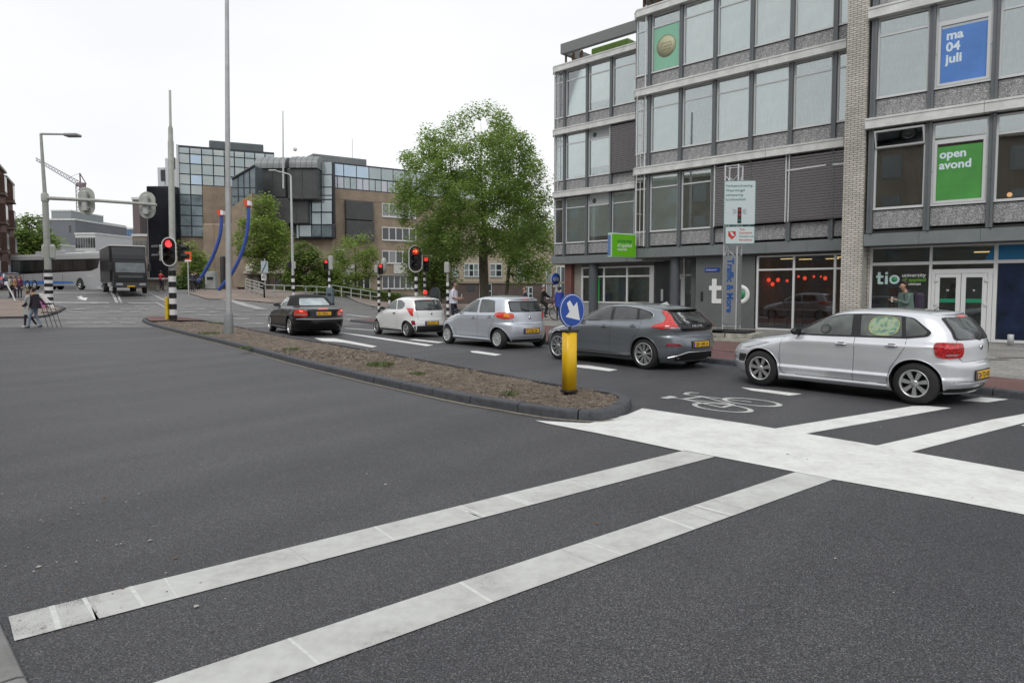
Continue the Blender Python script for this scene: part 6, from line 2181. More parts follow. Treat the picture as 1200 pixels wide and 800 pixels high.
# ---- traffic signals
def stripes(parent, r, z0, band, n, name='stripe', x=0, y=0, start='black'):
    for i in range(n):
        m_ = M_pblack if (i % 2 == (0 if start == 'black' else 1)) else M_pwhite
        MB().lathe([(r, z0 + i * band), (r, z0 + (i + 1) * band)], 20, 0, 'z', (x, y, 0)).build('black_band' if m_ is M_pblack else 'white_band', m_, parent)
def signal_head(parent, w_, h_, y0=-.20, arrow=False, board=True, lit=0, M4=None, small=False, col=None):
    """stadium shaped backing board, black housing and three lenses, looking to -y; origin = centre"""
    M4 = M4 or Matrix.Identity(4)
    def stad(w, h, n=14):
        r = w / 2
        P = [(r * math.cos(t), h / 2 - r + r * math.sin(t)) for t in [math.pi * i / n for i in range(n + 1)]]
        P += [(r * math.cos(t), -h / 2 + r + r * math.sin(t)) for t in [math.pi + math.pi * i / n for i in range(n + 1)]]
        return P
    root = None
    if board:
        root = MB().prism(stad(w_, h_), y0, y0 + .03, ax='y').xf(M4).build('backing_board', mat('board_rim', (0.62, 0.63, 0.62), .4), parent)
        MB().prism(stad(w_ * .86, h_ - w_ * .14), y0 - .006, y0 - .001, ax='y').xf(M4).build('board_front', M_pblack, root)
    else:
        root = MB().bbox(-w_ / 2, w_ / 2, y0 - .01, y0 + .16, -h_ / 2, h_ / 2, .03).xf(M4).build('signal_housing', M_pblack, parent)
    r = w_ * (.24 if board else .36)
    for i in range(3):
        z = (1 - i) * h_ * (.27 if board else .31)
        on = i == lit
        b = MB()
        b.lathe([(.0005, y0 - .03), (r * .7, y0 - .026), (r, y0 - .012)], 20, 0, 'y', (0, 0, z))
        m_ = (M_dimlens if not on else (M_pblack if arrow else (col or M_red_on)))
        if on and arrow: m_ = mat('dim_red_lens', (.25, .02, .015), .3, emit=(1, .05, .02), es=.25)
        b.xf(M4).build('lens', m_, root)
        v = MB()
        for k in range(11):
            a0, a1 = math.pi * (k / 10 * 1.2 - .1), 0
            pass
        pts0 = [(r * 1.12 * math.cos(a), z + r * 1.12 * math.sin(a)) for a in [math.pi * (-.1 + 1.2 * k / 12) for k in range(13)]]
        for px_, pz_ in pts0: v.v += [(px_, y0 - .005, pz_), (px_, y0 - .005 - r * (1.1 if pz_ > z else .5), pz_)]
        v.f = [(2 * k, 2 * k + 2, 2 * k + 3, 2 * k + 1) for k in range(12)]
        v.m = [0] * 12
        v.s = [True] * 12
        v.xf(M4).build('visor', M_pblack, root)
        if on and arrow:
            a = MB()
            s = r * .9
            a.poly([(-s * .7, y0 - .036, z - s * .17), (.1 * s, y0 - .036, z - s * .17), (.1 * s, y0 - .036, z + s * .17), (-s * .7, y0 - .036, z + s * .17)])
            a.poly([(0, y0 - .037, z - s * .6), (s * .75, y0 - .037, z), (0, y0 - .037, z + s * .6), (s * .15, y0 - .037, z)])
            a.xf(M4).build('arrow', M_redarrow, root)
    return root
# main mast on the island tip
gp = G(203.3, 375.2, .16)
mm = thing('signal_mast', 'tall grey signal mast with banded foot and large red traffic light on the island tip', 'traffic light', (gp.x, gp.y, .15 + hgt(gp.x, gp.y)))
D_ = gp.y / FPX
stripes(mm, .175, 0, .274, 9)
zz = .274 * 9
b = MB()
ztop = V(198.5, 106, gp.y).z - mm.location.z
zs1, zs2 = V(199, 166, gp.y).z - mm.location.z, V(198.5, 150, gp.y).z - mm.location.z
b.lathe([(.18, zz), (.18, zz + .5), (.145, zz + .56), (.135, zs1), (.115, zs1 + .04), (.105, zs2), (.06, zs2 + .1), (.055, ztop), (.001, ztop + .01)], 20)
b.v = [(x + .013 * z, y, z) for x, y, z in b.v]
b.build('pole', M_pole2, mm)
hz0 = V(203.6, 295.3, gp.y).z - mm.location.z
hw, hh = 17.2 * D_, 33.5 * D_
signal_head(mm, hw, hh, y0=-.30, M4=Matrix.Translation((.02, 0, hz0)))
# side heads seen from the side, grey boxes
for sx in (-1, 1):
    hb = MB().bbox(sx * .46 - .12, sx * .46 + .12, -.12, .2, hz0 - .45, hz0 + .35, .04)
    hb.build('side_signal_housing', M_grey if sx < 0 else M_pblack, mm)
    for k in (0, 1):
        MB().cyl((sx * .56, -.1, hz0 + .22 - k * .42), (sx * .88, -.14, hz0 + .20 - k * .42), .12, .13, n=12).build('side_visor', M_pblack, mm)
MB().tube([(-.5, 0, hz0 - .3), (.5, 0, hz0 - .3)], .03, 6).build('bracket', M_grey, mm)
MB().bbox(-.33, -.19, -.18, .1, .05, 1.15, .02).build('button_box', mat('box_yellow', (0.62, 0.45, .03), .5), mm)
# orange advert panel behind the mast
p0, p1 = V(216, 306.5, 54), V(224, 295, 54)
ob = thing('orange_sign', 'small orange sign beside the right of the large red traffic light', 'sign', (p0.x, 54, p0.z))
MB().bbox(0, p1.x - p0.x, -.04, .04, 0, p1.z - p0.z, .01).build('panel', mat('orange_panel', (.75, .10, .02), .5), ob)
MB().box(0, p1.x - p0.x, -.045, -.041, -.0, .12).build('white_edge', M_white_p, ob)
MB().cyl(((p1.x - p0.x) / 2, .0, -p0.z + hgt(p0.x, 54)), ((p1.x - p0.x) / 2, 0, 0), .05, n=8).build('post', M_pole, ob)

# ---- big mast with arm at the left
gp = G(58, 360.2, .12)
lm = thing('arm_mast', 'tall lamp mast at the left with a long horizontal arm carrying two signal backs', 'traffic mast', (gp.x, gp.y, .12 + hgt(gp.x, gp.y)))
Yl = gp.y
z0 = lm.location.z
def LZ(py, px=55): return V(px, py, Yl).z - z0
def LX(px): return V(px, 300, Yl).x - gp.x
nb = 11
zs = LZ(316)
stripes(lm, .235, 0, zs / nb, nb)
b = MB()
b.tube([(0, 0, zs), (LX(55.5), 0, LZ(230)), ], [.20, .175], 16)
b.build('lower_pole', M_pole2, lm)
MB().tube([(LX(55.5), 0, LZ(230)), (LX(54.3), 0, LZ(190)), (LX(53.5), 0, LZ(157))], [.12, .10, .08], 12).build('upper_pole', M_pole2, lm)
MB().lathe([(.22, LZ(236)), (.22, LZ(228)), (.15, LZ(226))], 16, 0, 'z', (LX(55.3), 0, 0)).build('pole_collar', M_pole2, lm)
MB().tube([(LX(55), 0, LZ(232)), (LX(120), -.1, LZ(235.5)), (LX(187), -.2, LZ(240.5))], [.12, .10, .09], 12).build('arm', M_pole2, lm)
MB().tube([(LX(53.5), 0, LZ(157)), (LX(84), 0, LZ(157.5))], [.07, .06], 8).build('lamp_arm', M_pole2, lm)
MB().bbox(LX(82), LX(98), -.3, .3, LZ(160.4), LZ(157.0), .05).build('lamp_head', mat('lamp_head_grey', (.25, .25, .25), .5), lm)
for cx, cy, ww, hh_ in ((101.5, 235.5, 19, 32), (172.5, 240, 19, 31)):
    X, Z = LX(cx), LZ(cy)
    w2, h2 = ww * Yl / FPX, hh_ * Yl / FPX
    r = w2 / 2
    P = [(X + r * math.cos(t), Z + h2 / 2 - r + r * math.sin(t)) for t in [math.pi * i / 14 for i in range(15)]] + [(X + r * math.cos(t), Z - h2 / 2 + r + r * math.sin(t)) for t in [math.pi + math.pi * i / 14 for i in range(15)]]
    bk = MB().prism(P, .16, .22, ax='y').build('signal_back_board', mat('board_back', (0.37, 0.385, 0.35), .6, nz=.1, ns=2), lm)
    MB().bbox(X - .16, X + .16, -.1, .16, Z - h2 * .36, Z + h2 * .36, .04).build('signal_rear', M_grey, bk)
    for k in range(3): MB().bbox(X - .24, X + .24, -.02, .1, Z + (k - 1) * h2 * .25 - .04, Z + (k - 1) * h2 * .25 + .04, .01).build('rear_rib', M_grey, bk)
# blind head clipped half way up the lower pole
MB().bbox(-.42, .42, -.05, .3, LZ(304), LZ(286), .12).build('low_signal_rear', mat('board_back', (.37, .38, .35)), lm)
# white triangle chevron board at its foot
cp = G(70, 361, .12)
ch = thing('chevron_board', 'low white slanted board at the foot of the striped mast', 'barrier', (cp.x - 1.6, cp.y, .12 + hgt(cp.x, cp.y)))
MB().prism([(.3, .95), (.55, .95), (1.35, 0), (1.0, 0)], -.03, .03, ax='y').build('board', M_pwhite, ch)
MB().prism([(.3, 0), (.3, .6), (.55, .6), (.8, 0)], .05, .09, ax='y').build('pink_panel', mat('pink_panel', (.40, .16, .30), .6), ch)
# white bent barrier rail at far left
rp = G(16, 352, .12)
rl = thing('barrier_rail', 'white bent rail standing on the paved corner at the far left', 'barrier', (rp.x, rp.y, .1 + hgt(rp.x, rp.y)))
MB().tube([(-.5, 0, 1.3), (-.05, 0, .4), (.1, 0, 0)], .045, 8).build('rail', M_pwhite, rl)
MB().bbox(-.6, -.35, -.04, .04, 1.1, 1.35, .03).build('rail_panel', M_pwhite, rl)

# ---- smaller signals around the crossing
def small_post(px, ybase, ytop_stripe, Y, heads, label, name='signal_post', r=.085, band=.2, cat='traffic light', hz=None, group='signal posts on the far side of the crossing'):
    x = (px - 600) / FPX * Y
    z0_ = hgt(x, Y) + .0
    o = thing(name, label, cat, (x, Y, z0_), 0, group)
    zt = V(px, ytop_stripe, Y).z - z0_
    n = max(3, int(round(zt / band)))
    stripes(o, r, 0, zt / n, n)
    ztop_ = zt
    for (dx, py, w_, h_, kind) in heads:
        z = V(px, py, Y).z - z0_
        X = dx / FPX * Y
        w2, h2 = w_ / FPX * Y, h_ / FPX * Y
        ztop_ = max(ztop_, z + h2 * .3)
        if kind == 'red': signal_head(o, w2, h2, y0=-.16, board=False, col=mat('small_red_lamp', (.8, .05, .04), .4, emit=(1, .06, .05), es=.55), M4=Matrix.Translation((X, 0, z)))
        elif kind == 'arrow': signal_head(o, w2, h2, y0=-.22, board=True, arrow=True, M4=Matrix.Translation((X, 0, z)))
        elif kind == 'back':
            hb = MB().bbox(X - w2 / 2, X + w2 / 2, -.14, .14, z - h2 / 2, z + h2 / 2, .05)
            hb.build('signal_rear', M_grey, o)
        elif kind == 'dark':
            hb = MB().bbox(X - w2 / 2, X + w2 / 2, -.14, .14, z - h2 / 2, z + h2 / 2, .04).build('signal_housing', M_pblack, o)
            for k in (-1, 0, 1): MB().cyl((X - w2 * .5, -.02, z + k * h2 * .3), (X - w2 * .95, -.06, z + k * h2 * .3 - .02), w2 * .28, n=8).build('visor', M_pblack, hb)
        elif kind == 'tear':
            MB().lathe([(.001, h2 / 2), (w2 * .35, h2 * .42), (w2 / 2, h2 * .2), (w2 / 2, -h2 * .2), (w2 * .35, -h2 * .42), (.001, -h2 / 2)], 14, 0, 'z', (X, .1, z)).build('signal_rear', M_grey, o)
        elif kind == 'redball': MB().ball((X, -.12, z), (w2 / 2, .08, h2 / 2), 12, 8).build('lit_red_lamp', MATS['small_red_lamp'], o)
    MB().cyl((0, 0, zt), (0, 0, ztop_), r * .8, n=10).build('pole', M_pole2, o)
    return o
small_post(488, 352, 320, 45, [(0, 303.3, 16.5, 31.5, 'arrow')], 'striped post with a large oval traffic light showing a red arrow above the white car', r=.11, band=.26)
small_post(498, 352, 322, 47, [(2, 309.5, 7, 18, 'red'), (.5, 342.5, 5, 5.5, 'redball')], 'striped post with two small red lights just right of the big red arrow light', r=.09)
small_post(444.2, 357, 325, 50, [(2.6, 315.5, 5.6, 12, 'red'), (-2.6, 315.5, 4, 9, 'back'), (6.0, 311, 6.5, 19, 'tear')], 'striped post with small red light and rounded grey signal back, left of the white car', r=.10, band=.24)
small_post(386.5, 347, 322, 55, [(-3.0, 310.5, 5.5, 12, 'red'), (1.7, 308, 5, 16, 'back')], 'striped post with red light and grey box behind the black convertible roof', r=.10, band=.26)
small_post(524.8, 350, 331, 40, [(-.8, 313.5, 6, 13, 'back')], 'striped post with a plain grey signal back beside the man in the white shirt', r=.085)
small_post(456.5, 345, 338.5, 60, [(0, 344, .1, .1, 'none')], 'short striped bollard between two signal posts in front of the brick building', 'striped_bollard', cat='bollard', r=.10, band=.3)
# the slim lamp with its striped foot and side signal
Y_ = 55
x_ = (344 - 600) / FPX * Y_
sl_ = thing('street_lamp', 'slim grey street lamp with curved arm and a striped foot behind the black convertible', 'street lamp', (x_, Y_, hgt(x_, Y_)))
z0_ = hgt(x_, Y_)
def SZ(py): return V(344, py, Y_).z - z0_
stripes(sl_, .13, 0, SZ(322.5) / 7, 7)
MB().tube([(0, 0, SZ(322.5)), (-.02, 0, SZ(260)), (-.03, 0, SZ(206)), (-.15, 0, SZ(204.4)), (-.7, 0, SZ(202)), (-1.35, 0, SZ(200))], [.11, .09, .065, .05, .045, .04], 10).build('pole', M_pole, sl_)
MB().bbox(-1.75, -1.15, -.15, .15, SZ(200.6), SZ(199), .04).build('lamp_head', M_pole, sl_)
MB().bbox(-.28, -.1, -.15, .15, SZ(314.5), SZ(306), .04).build('signal_housing', M_pblack, sl_)
for k in (0, 1, 2): MB().cyl((-.25, 0, SZ(308 + 2.4 * k)), (-.42, -.03, SZ(308.3 + 2.4 * k)), .09, n=8).build('visor', M_pblack, sl_)
MB().bbox(.08, .22, -.12, .12, SZ(315), SZ(306.5), .03).build('signal_rear', M_grey, sl_)
# flagpole-like thin mast on the brick building seen above the lamp : see building
# ---- blue cycle sign on the far pavement
Y_ = 40
p = V(648.5, 326.5, Y_)
cs = thing('cycle_sign', 'round blue cycle path sign on a thin pole at the building corner', 'sign', (p.x + .12, Y_, .12))
MB().cyl((0, 0, 0), (0, 0, p.z + .2), .035, n=8).build('pole', M_pole, cs)
b = MB()
b.lathe([(.0005, -.05), (.33, -.05), (.33, -.03), (.0005, -.03)], 28, 0, 'y', (0, 0, p.z - .12))
b.xf(Matrix.Rotation(math.radians(35), 4, 'Z'))
d_ = b.build('sign_disc', M_sblue, cs)
b = MB()
for x in (-.12, .12): b.tube([(x + .08 * math.cos(a), -.055, p.z - .17 + .08 * math.sin(a)) for a in [2 * math.pi * i / 12 for i in range(12)]], .014, 4, closed=True)
b.tube([(-.12, -.055, p.z - .17), (-.04, -.055, p.z - .03), (.08, -.055, p.z - .03), (.12, -.055, p.z - .17)], .014, 4)
b.xf(Matrix.Rotation(math.radians(35), 4, 'Z'))
b.build('bicycle_print', M_white_p, d_)
b = MB().box(-.2, .2, -.05, -.03, p.z - .62, p.z - .50)
b.xf(Matrix.Rotation(math.radians(35), 4, 'Z')).build('under_plate', M_white_p, cs)
# ================================================================== BUILDINGS ACROSS THE CROSSING
M_ob = brick_mat('ochre_brick', (0.33, 0.26, 0.185), (0.27, 0.21, 0.15), (0.21, 0.175, 0.14), 1.0, bw=.22, rh=.07, ms=.008, vert=True)
M_bronze = mat('bronze_cladding', (0.048, 0.049, 0.050), .4, nz=.2, ns=1.0)
M_tube = mat('dark_metal_cladding', (0.19, 0.205, 0.205), .45, nz=.15, ns=.6)
M_gridbar = mat('dark_mullion', (0.03, 0.032, 0.04), .5)
def mirror_glass(name, col, col2):
    q = NT(name)
    tc = q.n('TexCoord')
    n = q.n('TexNoise', Scale=0.22, Detail=5.0, Roughness=0.65)
    q.l(tc.outputs['Object'], n.inputs['Vector'])
    q.l(q.ramp(n.outputs['Fac'], [(0.35, col), (0.65, col2)]), q.b.inputs['Base Color'])
    q.b.inputs['Metallic'].default_value = 0.35
    q.b.inputs['Roughness'].default_value = 0.12
    return q.m
M_mg = [mirror_glass('mirror_glass_a', (0.30, 0.36, 0.37), (0.40, 0.45, 0.46)), mirror_glass('mirror_glass_b', (0.36, 0.40, 0.39), (0.44, 0.48, 0.47)), mirror_glass('mirror_glass_c', (0.42, 0.54, 0.66), (0.50, 0.60, 0.70)), mirror_glass('mirror_glass_d', (0.03, 0.045, 0.05), (0.20, 0.25, 0.27))]
M_mgw = mat('white_blind_glass', (0.50, 0.53, 0.58), .2)
M_darkpane = mat('dark_pane', (0.03, 0.035, 0.038), .08, spec=.8)
M_palepane = mat('pale_pane', (0.20, 0.21, 0.21), .15, spec=.8)
def far_thing(name, label, pl, t, cat='building', group=None):
    p = pl.w(t, 0, 0)
    r = thing(name, label, cat, (p.x, p.y, hgt(p.x, p.y)), 0, group)
    r['pz'] = 0
    del r['pz']
    return r
def fput(root, pl, mb, name, mats, parent=None, fix=True):
    """part given in the frame of a facade plane"""
    o = mb.build(name, mats, root, fix=fix)
    o.location = pl.o - Vector(root.location)
    o.rotation_euler = (0, 0, pl.g)
    return o
def fsub(parent, mb, name, mats):
    return mb.build(name, mats, parent)

PA = Pl((-25.06 * 1.0, 95.0, 34.5))
PC = Pl((-(600 - 209.6) / 800 * 92, 92.0, 24.9))
bk = far_thing('brick_office', 'ochre brick office with a band of blue glass under its roof behind the trees', PA, 6)
def zat(pl, px, py): return pl.tz(px, py)[1]
def tat(pl, px, py=300): return pl.tz(px, py)[0]
R0 = 389.4
zt_, zm_, zb__ = zat(PA, R0, 190.6), zat(PA, R0, 205.6), zat(PA, R0, 220.6)
tcols = [tat(PA, x) for x in (389.4, 403.7, 418.7, 433.7, 448, 462, 475.6)]
dt = (tcols[-1] - tcols[0]) / 6
tend = tcols[0] + dt * 13
fput(bk, PA, MB().box(tcols[0], tend, .0, 16, -1, zb__ - .01), 'wall', M_ob)
fput(bk, PA, MB().box(tcols[0], tend, .25, 15.5, zb__ - .01, zt_ - .05), 'glass_backing', M_gridbar)
fput(bk, PA, MB().box(tcols[0], tend, .15, 15.8, zt_ - .05, zt_ + .12), 'roof_edge', M_gridbar)
random.seed(5)
for i in range(13):
    t = tcols[0] + i * dt
    fput(bk, PA, MB().box(t + .06, t + dt - .06, .12, .2, zm_ + .08, zt_ - .1), 'glass_panel', random.choice([M_mg[0], M_mg[0], M_mg[2]]))
    for k in (0, 1):
        fput(bk, PA, MB().box(t + .06 + k * dt / 2, t + dt / 2 - .06 + k * dt / 2, .12, .2, zb__ + .15, zm_ - .1), 'glass_panel', M_mgw if rnd() < .62 else M_mg[0])
fput(bk, PA, MB().box(tcols[0], tend, .05, .15, zb__ - .05, zb__ + .1), 'sill_band', M_gridbar)
fput(bk, PA, MB().box(tcols[0], tend, -.04, .0, zb__ - 1.45, zb__ - 1.35), 'brick_course', mat('course', (.20, .155, .115), .9))
# penthouse
ph0, ph1 = tat(PA, 374, 185), tat(PA, 437.5, 185)
b = MB().box(ph0, ph1, 2.5, 12, zt_ + .1, zat(PA, 400, 179.5))
for k in range(30):
    t = ph0 + (ph1 - ph0) * k / 30
    b.box(t, t + .08, 2.44, 2.5, zt_ + .1, zat(PA, 400, 179.8))
fput(bk, PA, b, 'penthouse', M_tube)
# dark bronze bay
b0, b1 = tat(PA, 404.3), tat(PA, 436.8)
bz0, bz1, bz2 = zat(PA, 405, 282), zat(PA, 405, 258), zat(PA, 405, 234.5)
o = fput(bk, PA, MB().bbox(b0, b1, -.5, .0, bz1 + .05, bz2, .1).bbox(b0, b1, -.7, .0, bz0, bz1 - .05, .1), 'bronze_bay', M_bronze)
# white framed strip windows
def strip(px0, px1, py0, py1, n, panes=(0, 1), ref=449):
    t0, t1 = tat(PA, px0, (py0 + py1) / 2), tat(PA, px1, (py0 + py1) / 2)
    z1, z0 = zat(PA, ref, py0), zat(PA, ref, py1)
    f = MB()
    fw = .13
    f.box(t0, t1, -.12, .0, z1 - fw, z1).box(t0, t1, -.16, .0, z0, z0 + fw * 1.5)
    for i in range(n + 1):
        t = t0 + (t1 - t0) * i / n
        f.box(max(t0, t - fw / 2), min(t1, t + fw / 2), -.12, .0, z0 + fw * 1.5, z1 - fw)
    w_ = fput(bk, PA, f, 'window', M_framew)
    for i in range(n):
        a_, c_ = t0 + (t1 - t0) * i / n, t0 + (t1 - t0) * (i + 1) / n
        fsub(w_, MB().box(a_ + fw / 2, c_ - fw / 2, -.04, .01, z0 + fw * 1.5, z1 - fw), 'pane', M_palepane if rnd() < panes[0] else M_darkpane)
strip(447.5, 487, 238, 254.5, 5, (.9,))
strip(447.5, 487, 265.8, 282, 5, (.15,))
strip(447.5, 487, 293.6, 309, 5, (.1,))
strip(447.5, 489, 322.5, 339, 6, (.05,))
strip(389.6, 403, 292, 307.5, 2, (.1,), 390)
strip(395, 433.5, 322.5, 339.5, 5, (.05,), 397)
strip(496, 520, 265, 281, 4, (.1,))
strip(496, 520, 293, 309, 4, (.1,))
for px0, px1 in ((404, 416.5), (461, 476)):
    fput(bk, PA, MB().box(tat(PA, px0), tat(PA, px1), -.2, 0, zat(PA, px0, 320.5), zat(PA, px0, 310)), 'white_panel', mat('panel_white', (.5, .5, .48), .7))
fput(bk, PA, MB().box(tat(PA, 389.5), tat(PA, 520), -.35, 0, zat(PA, 400, 322.2), zat(PA, 400, 320.6)), 'ledge', mat('far_ledge', (.30, .28, .25), .8))
# rooftop aerial
p = PA.w(tat(PA, 430), 5, 0)
MB().cyl((p.x - bk.location.x, p.y - bk.location.y, zt_), (p.x - bk.location.x, p.y - bk.location.y, zt_ + 3.2), .04, n=5).build('aerial', M_pole, bk)

# --- glass office to the left of it
gl_ = far_thing('glass_office', 'mirror glass office with dark rounded bays left of the brick office', PC, 8)
rows = [168.7, 179.4, 191, 203.4, 215.6, 227.5, 240, 252, 264.5, 277]
zr = [zat(PC, 211, y) for y in rows]
cols = [209.6, 222.9, 236.7, 250.2, 263.2, 275, 287, 299, 311, 322]
tc_ = [tat(PC, x, 200) for x in cols]
DZ = 14
fput(gl_, PC, MB().box(tc_[0] + .02, tc_[-1], .3, DZ, zr[-1], zr[0] - .1), 'glass_backing', M_gridbar)
fput(gl_, PC, MB().box(tc_[0] - .25, tc_[0] + .02, -.05, DZ, -1, zr[0] - .1), 'end_wall', mat('end_wall_white', (.46, .47, .48), .6))
fput(gl_, PC, MB().box(tc_[2], tc_[-1], .0, .3, -1, zr[4] - .05), 'brick_wall', M_ob)
fput(gl_, PC, MB().box(tc_[0], tc_[2], .35, DZ, -1, zr[-1] - .01), 'brick_base', M_ob)
for j in range(9):
    for i in range(9):
        if i >= 2 and j >= 4: continue
        m_ = M_mg[3] if j >= 5 else (M_mg[2] if (i, j) in ((1, 1), (1, 3)) else M_mg[(i * 3 + j) % 2])
        z1, z0 = zr[j], zr[j + 1]
        if j == 0:
            b = MB()
            n = 5
            for k in range(n + 1):
                a = math.pi / 2 * k / n
                y, z = .15 + 1.6 * (1 - math.cos(a)), z0 + (z1 - z0) * (.45 + .55 * math.sin(a))
                b.v += [(tc_[i] + .07, y, z), (tc_[i + 1] - .07, y, z)]
            b.v = [(tc_[i] + .07, .15, z0 + .07), (tc_[i + 1] - .07, .15, z0 + .07)] + b.v
            b.f = [(2 * k, 2 * k + 1, 2 * k + 3, 2 * k + 2) for k in range(n + 1)]
            b.m = [0] * (n + 1)
            b.s = [True] * (n + 1)
        else: b = MB().box(tc_[i] + .07, tc_[i + 1] - .07, .15, .25, z0 + .07, z1 - .07)
        fput(gl_, PC, b, 'glass_panel', m_)
# roof box
b = MB().bbox(tat(PC, 245.6, 165), tat(PC, 311, 165), 3, 11, zr[0] - .2, zat(PC, 250, 159.5), .1)
fput(gl_, PC, b, 'roof_box', mirror_glass('roof_box_glass', (0.06, 0.075, 0.08), (0.10, 0.115, 0.12)))
MB().cyl((0, 0, 0), (0, 0, .1), .01).v
# stepped white towers and the dark tower on its left
def fbox(px0, px1, py0, Y, dep, m_, name, zlow=0, bev=.1, root=None, rz=None):
    a_, c_ = V(px0, py0, Y), V(px1, py0, Y)
    b = MB().bbox(a_.x, c_.x, Y, Y + dep, zlow, a_.z, bev)
    r = root or gl_
    b.v = [(x - r.location.x, y - r.location.y, z - r.location.z) for x, y, z in b.v]
    return b.build(name, m_, r)
fbox(171, 204.6, 218, 90.4, 1.4, mirror_glass('black_glass', (0.012, 0.013, 0.018), (0.03, 0.032, 0.04)), 'dark_tower')
fbox(184, 193, 196, 104, 8, mat('white_clad', (.50, .52, .53), .5), 'white_tower')
fbox(193, 209.5, 185, 102, 8, MATS['white_clad'], 'white_tower')
fbox(188, 193.4, 199, 103.9, .2, M_gridbar, 'slot_window', V(188, 212, 104).z, .01)
fbox(202, 204.5, 184.5, 101.9, .2, M_gridbar, 'slot_window', V(202, 198, 102).z, .01)
# dark bays with rounded tops at the inner corner
YB_ = 93
def bay(px0, px1, py0, py1, Y, name, m_, dep=6, curve=False):
    a_, c_ = V(px0, py0, Y), V(px1, py1, Y)
    b = MB()
    if not curve:
        b.bbox(a_.x, c_.x, Y, Y + dep, c_.z, a_.z, .15)
        n = int((c_.x - a_.x) / 1.4)
        for i in range(1, n): b.box(a_.x + (c_.x - a_.x) * i / n - .04, a_.x + (c_.x - a_.x) * i / n + .04, Y - .06, Y, c_.z, a_.z)
    else:
        n = 8
        P = [(Y, c_.z)] + [(Y + (1 - math.cos(math.pi / 2 * k / n)) * 2.2, c_.z + (a_.z - c_.z) * (.25 + .75 * math.sin(math.pi / 2 * k / n))) for k in range(n + 1)] + [(Y + dep, a_.z), (Y + dep, c_.z)]
        b.prism(P, a_.x, c_.x, ax='x')
        for i in range(1, 5):
            x = a_.x + (c_.x - a_.x) * i / 5
            b.prism([(y - .06, z + .03) for y, z in P], x - .04, x + .04, ax='x')
    b.v = [(x - gl_.location.x, y - gl_.location.y, z - gl_.location.z) for x, y, z in b.v]
    return b.build(name, m_, gl_)
bay(298, 334, 181.5, 197, YB_ - 1, 'rounded_roof', M_tube, curve=True)
bay(338.5, 371.5, 180.5, 196.5, YB_ - 2, 'rounded_roof', M_tube, curve=True)
bay(302.5, 336, 197, 232, YB_ - .5, 'bronze_bay', M_bronze)
bay(336, 372, 197, 234, YB_ - 1.7, 'bronze_bay', M_bronze)
bay(318, 361, 232, 262.5, YB_ - .8, 'bronze_bay', M_bronze)
bay(298, 303, 190, 300, YB_ + 1, 'corner_fin', M_gridbar)
bay(290, 392, 262, 352, YB_ + 1.5, 'brick_link', M_ob, dep=5)
bay(340, 392, 189.5, 262, YB_ + 1.8, 'link_core', M_gridbar, dep=5)
for (x0, x1, y0, y1) in [(372.6, 376, 191, 204), (377, 388.8, 190, 204), (372.6, 376, 205.2, 218.6), (377, 388.8, 205.2, 218.8), (372.6, 376, 220, 228), (377, 388.8, 220, 228.4), (377, 388.8, 229.6, 233.2), (365.6, 376, 234.6, 248), (377, 388.8, 234.6, 248), (361.3, 364.6, 235.5, 262.4), (365.6, 376, 249.6, 262.6), (377, 388.8, 249.6, 262.6), (347.5, 350, 264, 279), (351, 364.6, 264, 277), (365.6, 376, 264, 277), (377, 388.8, 264, 277.4), (298.5, 302, 199, 206), (298.5, 302, 208, 220), (298.5, 302, 222, 230)]:
    a_, c_ = V(x0, y0, YB_ + .2), V(x1, y1, YB_ + .2)
    b = MB().box(a_.x, c_.x, YB_ + .2, YB_ + .3, c_.z, a_.z)
    b.v = [(x - gl_.location.x, y - gl_.location.y, z - gl_.location.z) for x, y, z in b.v]
    b.build('glass_panel', M_mg[0] if y0 < 262 or x0 < 365 else M_mg[3], gl_)
bay(340, 392, 262, 279.6, YB_ + .32, 'link_core', M_gridbar, dep=1)
# sloping glazed roof between the two blocks
a_, c_, d_, e_ = V(272, 210, 88), V(299, 194, 88), V(299, 250, 88), V(272, 250, 88)
b = MB()
b.prism([(a_.x, a_.z), (c_.x, c_.z), (d_.x, d_.z), (e_.x, e_.z)], 88, 91, ax='y')
for k in range(1, 4):
    xx = a_.x + (c_.x - a_.x) * k / 4
    zz1 = a_.z + (c_.z - a_.z) * k / 4
    b.box(xx - .05, xx + .05, 87.92, 88, e_.z, zz1, 1)
for k in range(1, 4):
    z = e_.z + (a_.z - e_.z) * k / 4
    b.box(a_.x, c_.x, 87.93, 88, z - .05, z + .05, 1)
b.tube([(a_.x, 87.9, a_.z), (c_.x, 87.9, c_.z)], .15, 6, m=1)
b.v = [(x - gl_.location.x, y - gl_.location.y, z - gl_.location.z) for x, y, z in b.v]
b.build('sloping_glazing', [mirror_glass('slope_glass', (0.10, 0.13, 0.14), (0.20, 0.24, 0.26)), M_gridbar], gl_)
a_, c_ = V(272, 243, 87), V(296, 226, 87)
b = MB()
b.prism([(a_.x, a_.z), (c_.x, c_.z), (c_.x, c_.z - 12), (a_.x, a_.z - 10)], 86.8, 90, ax='y')
b.v = [(x - gl_.location.x, y - gl_.location.y, z - gl_.location.z) for x, y, z in b.v]
b.build('brick_gable', M_ob, gl_)
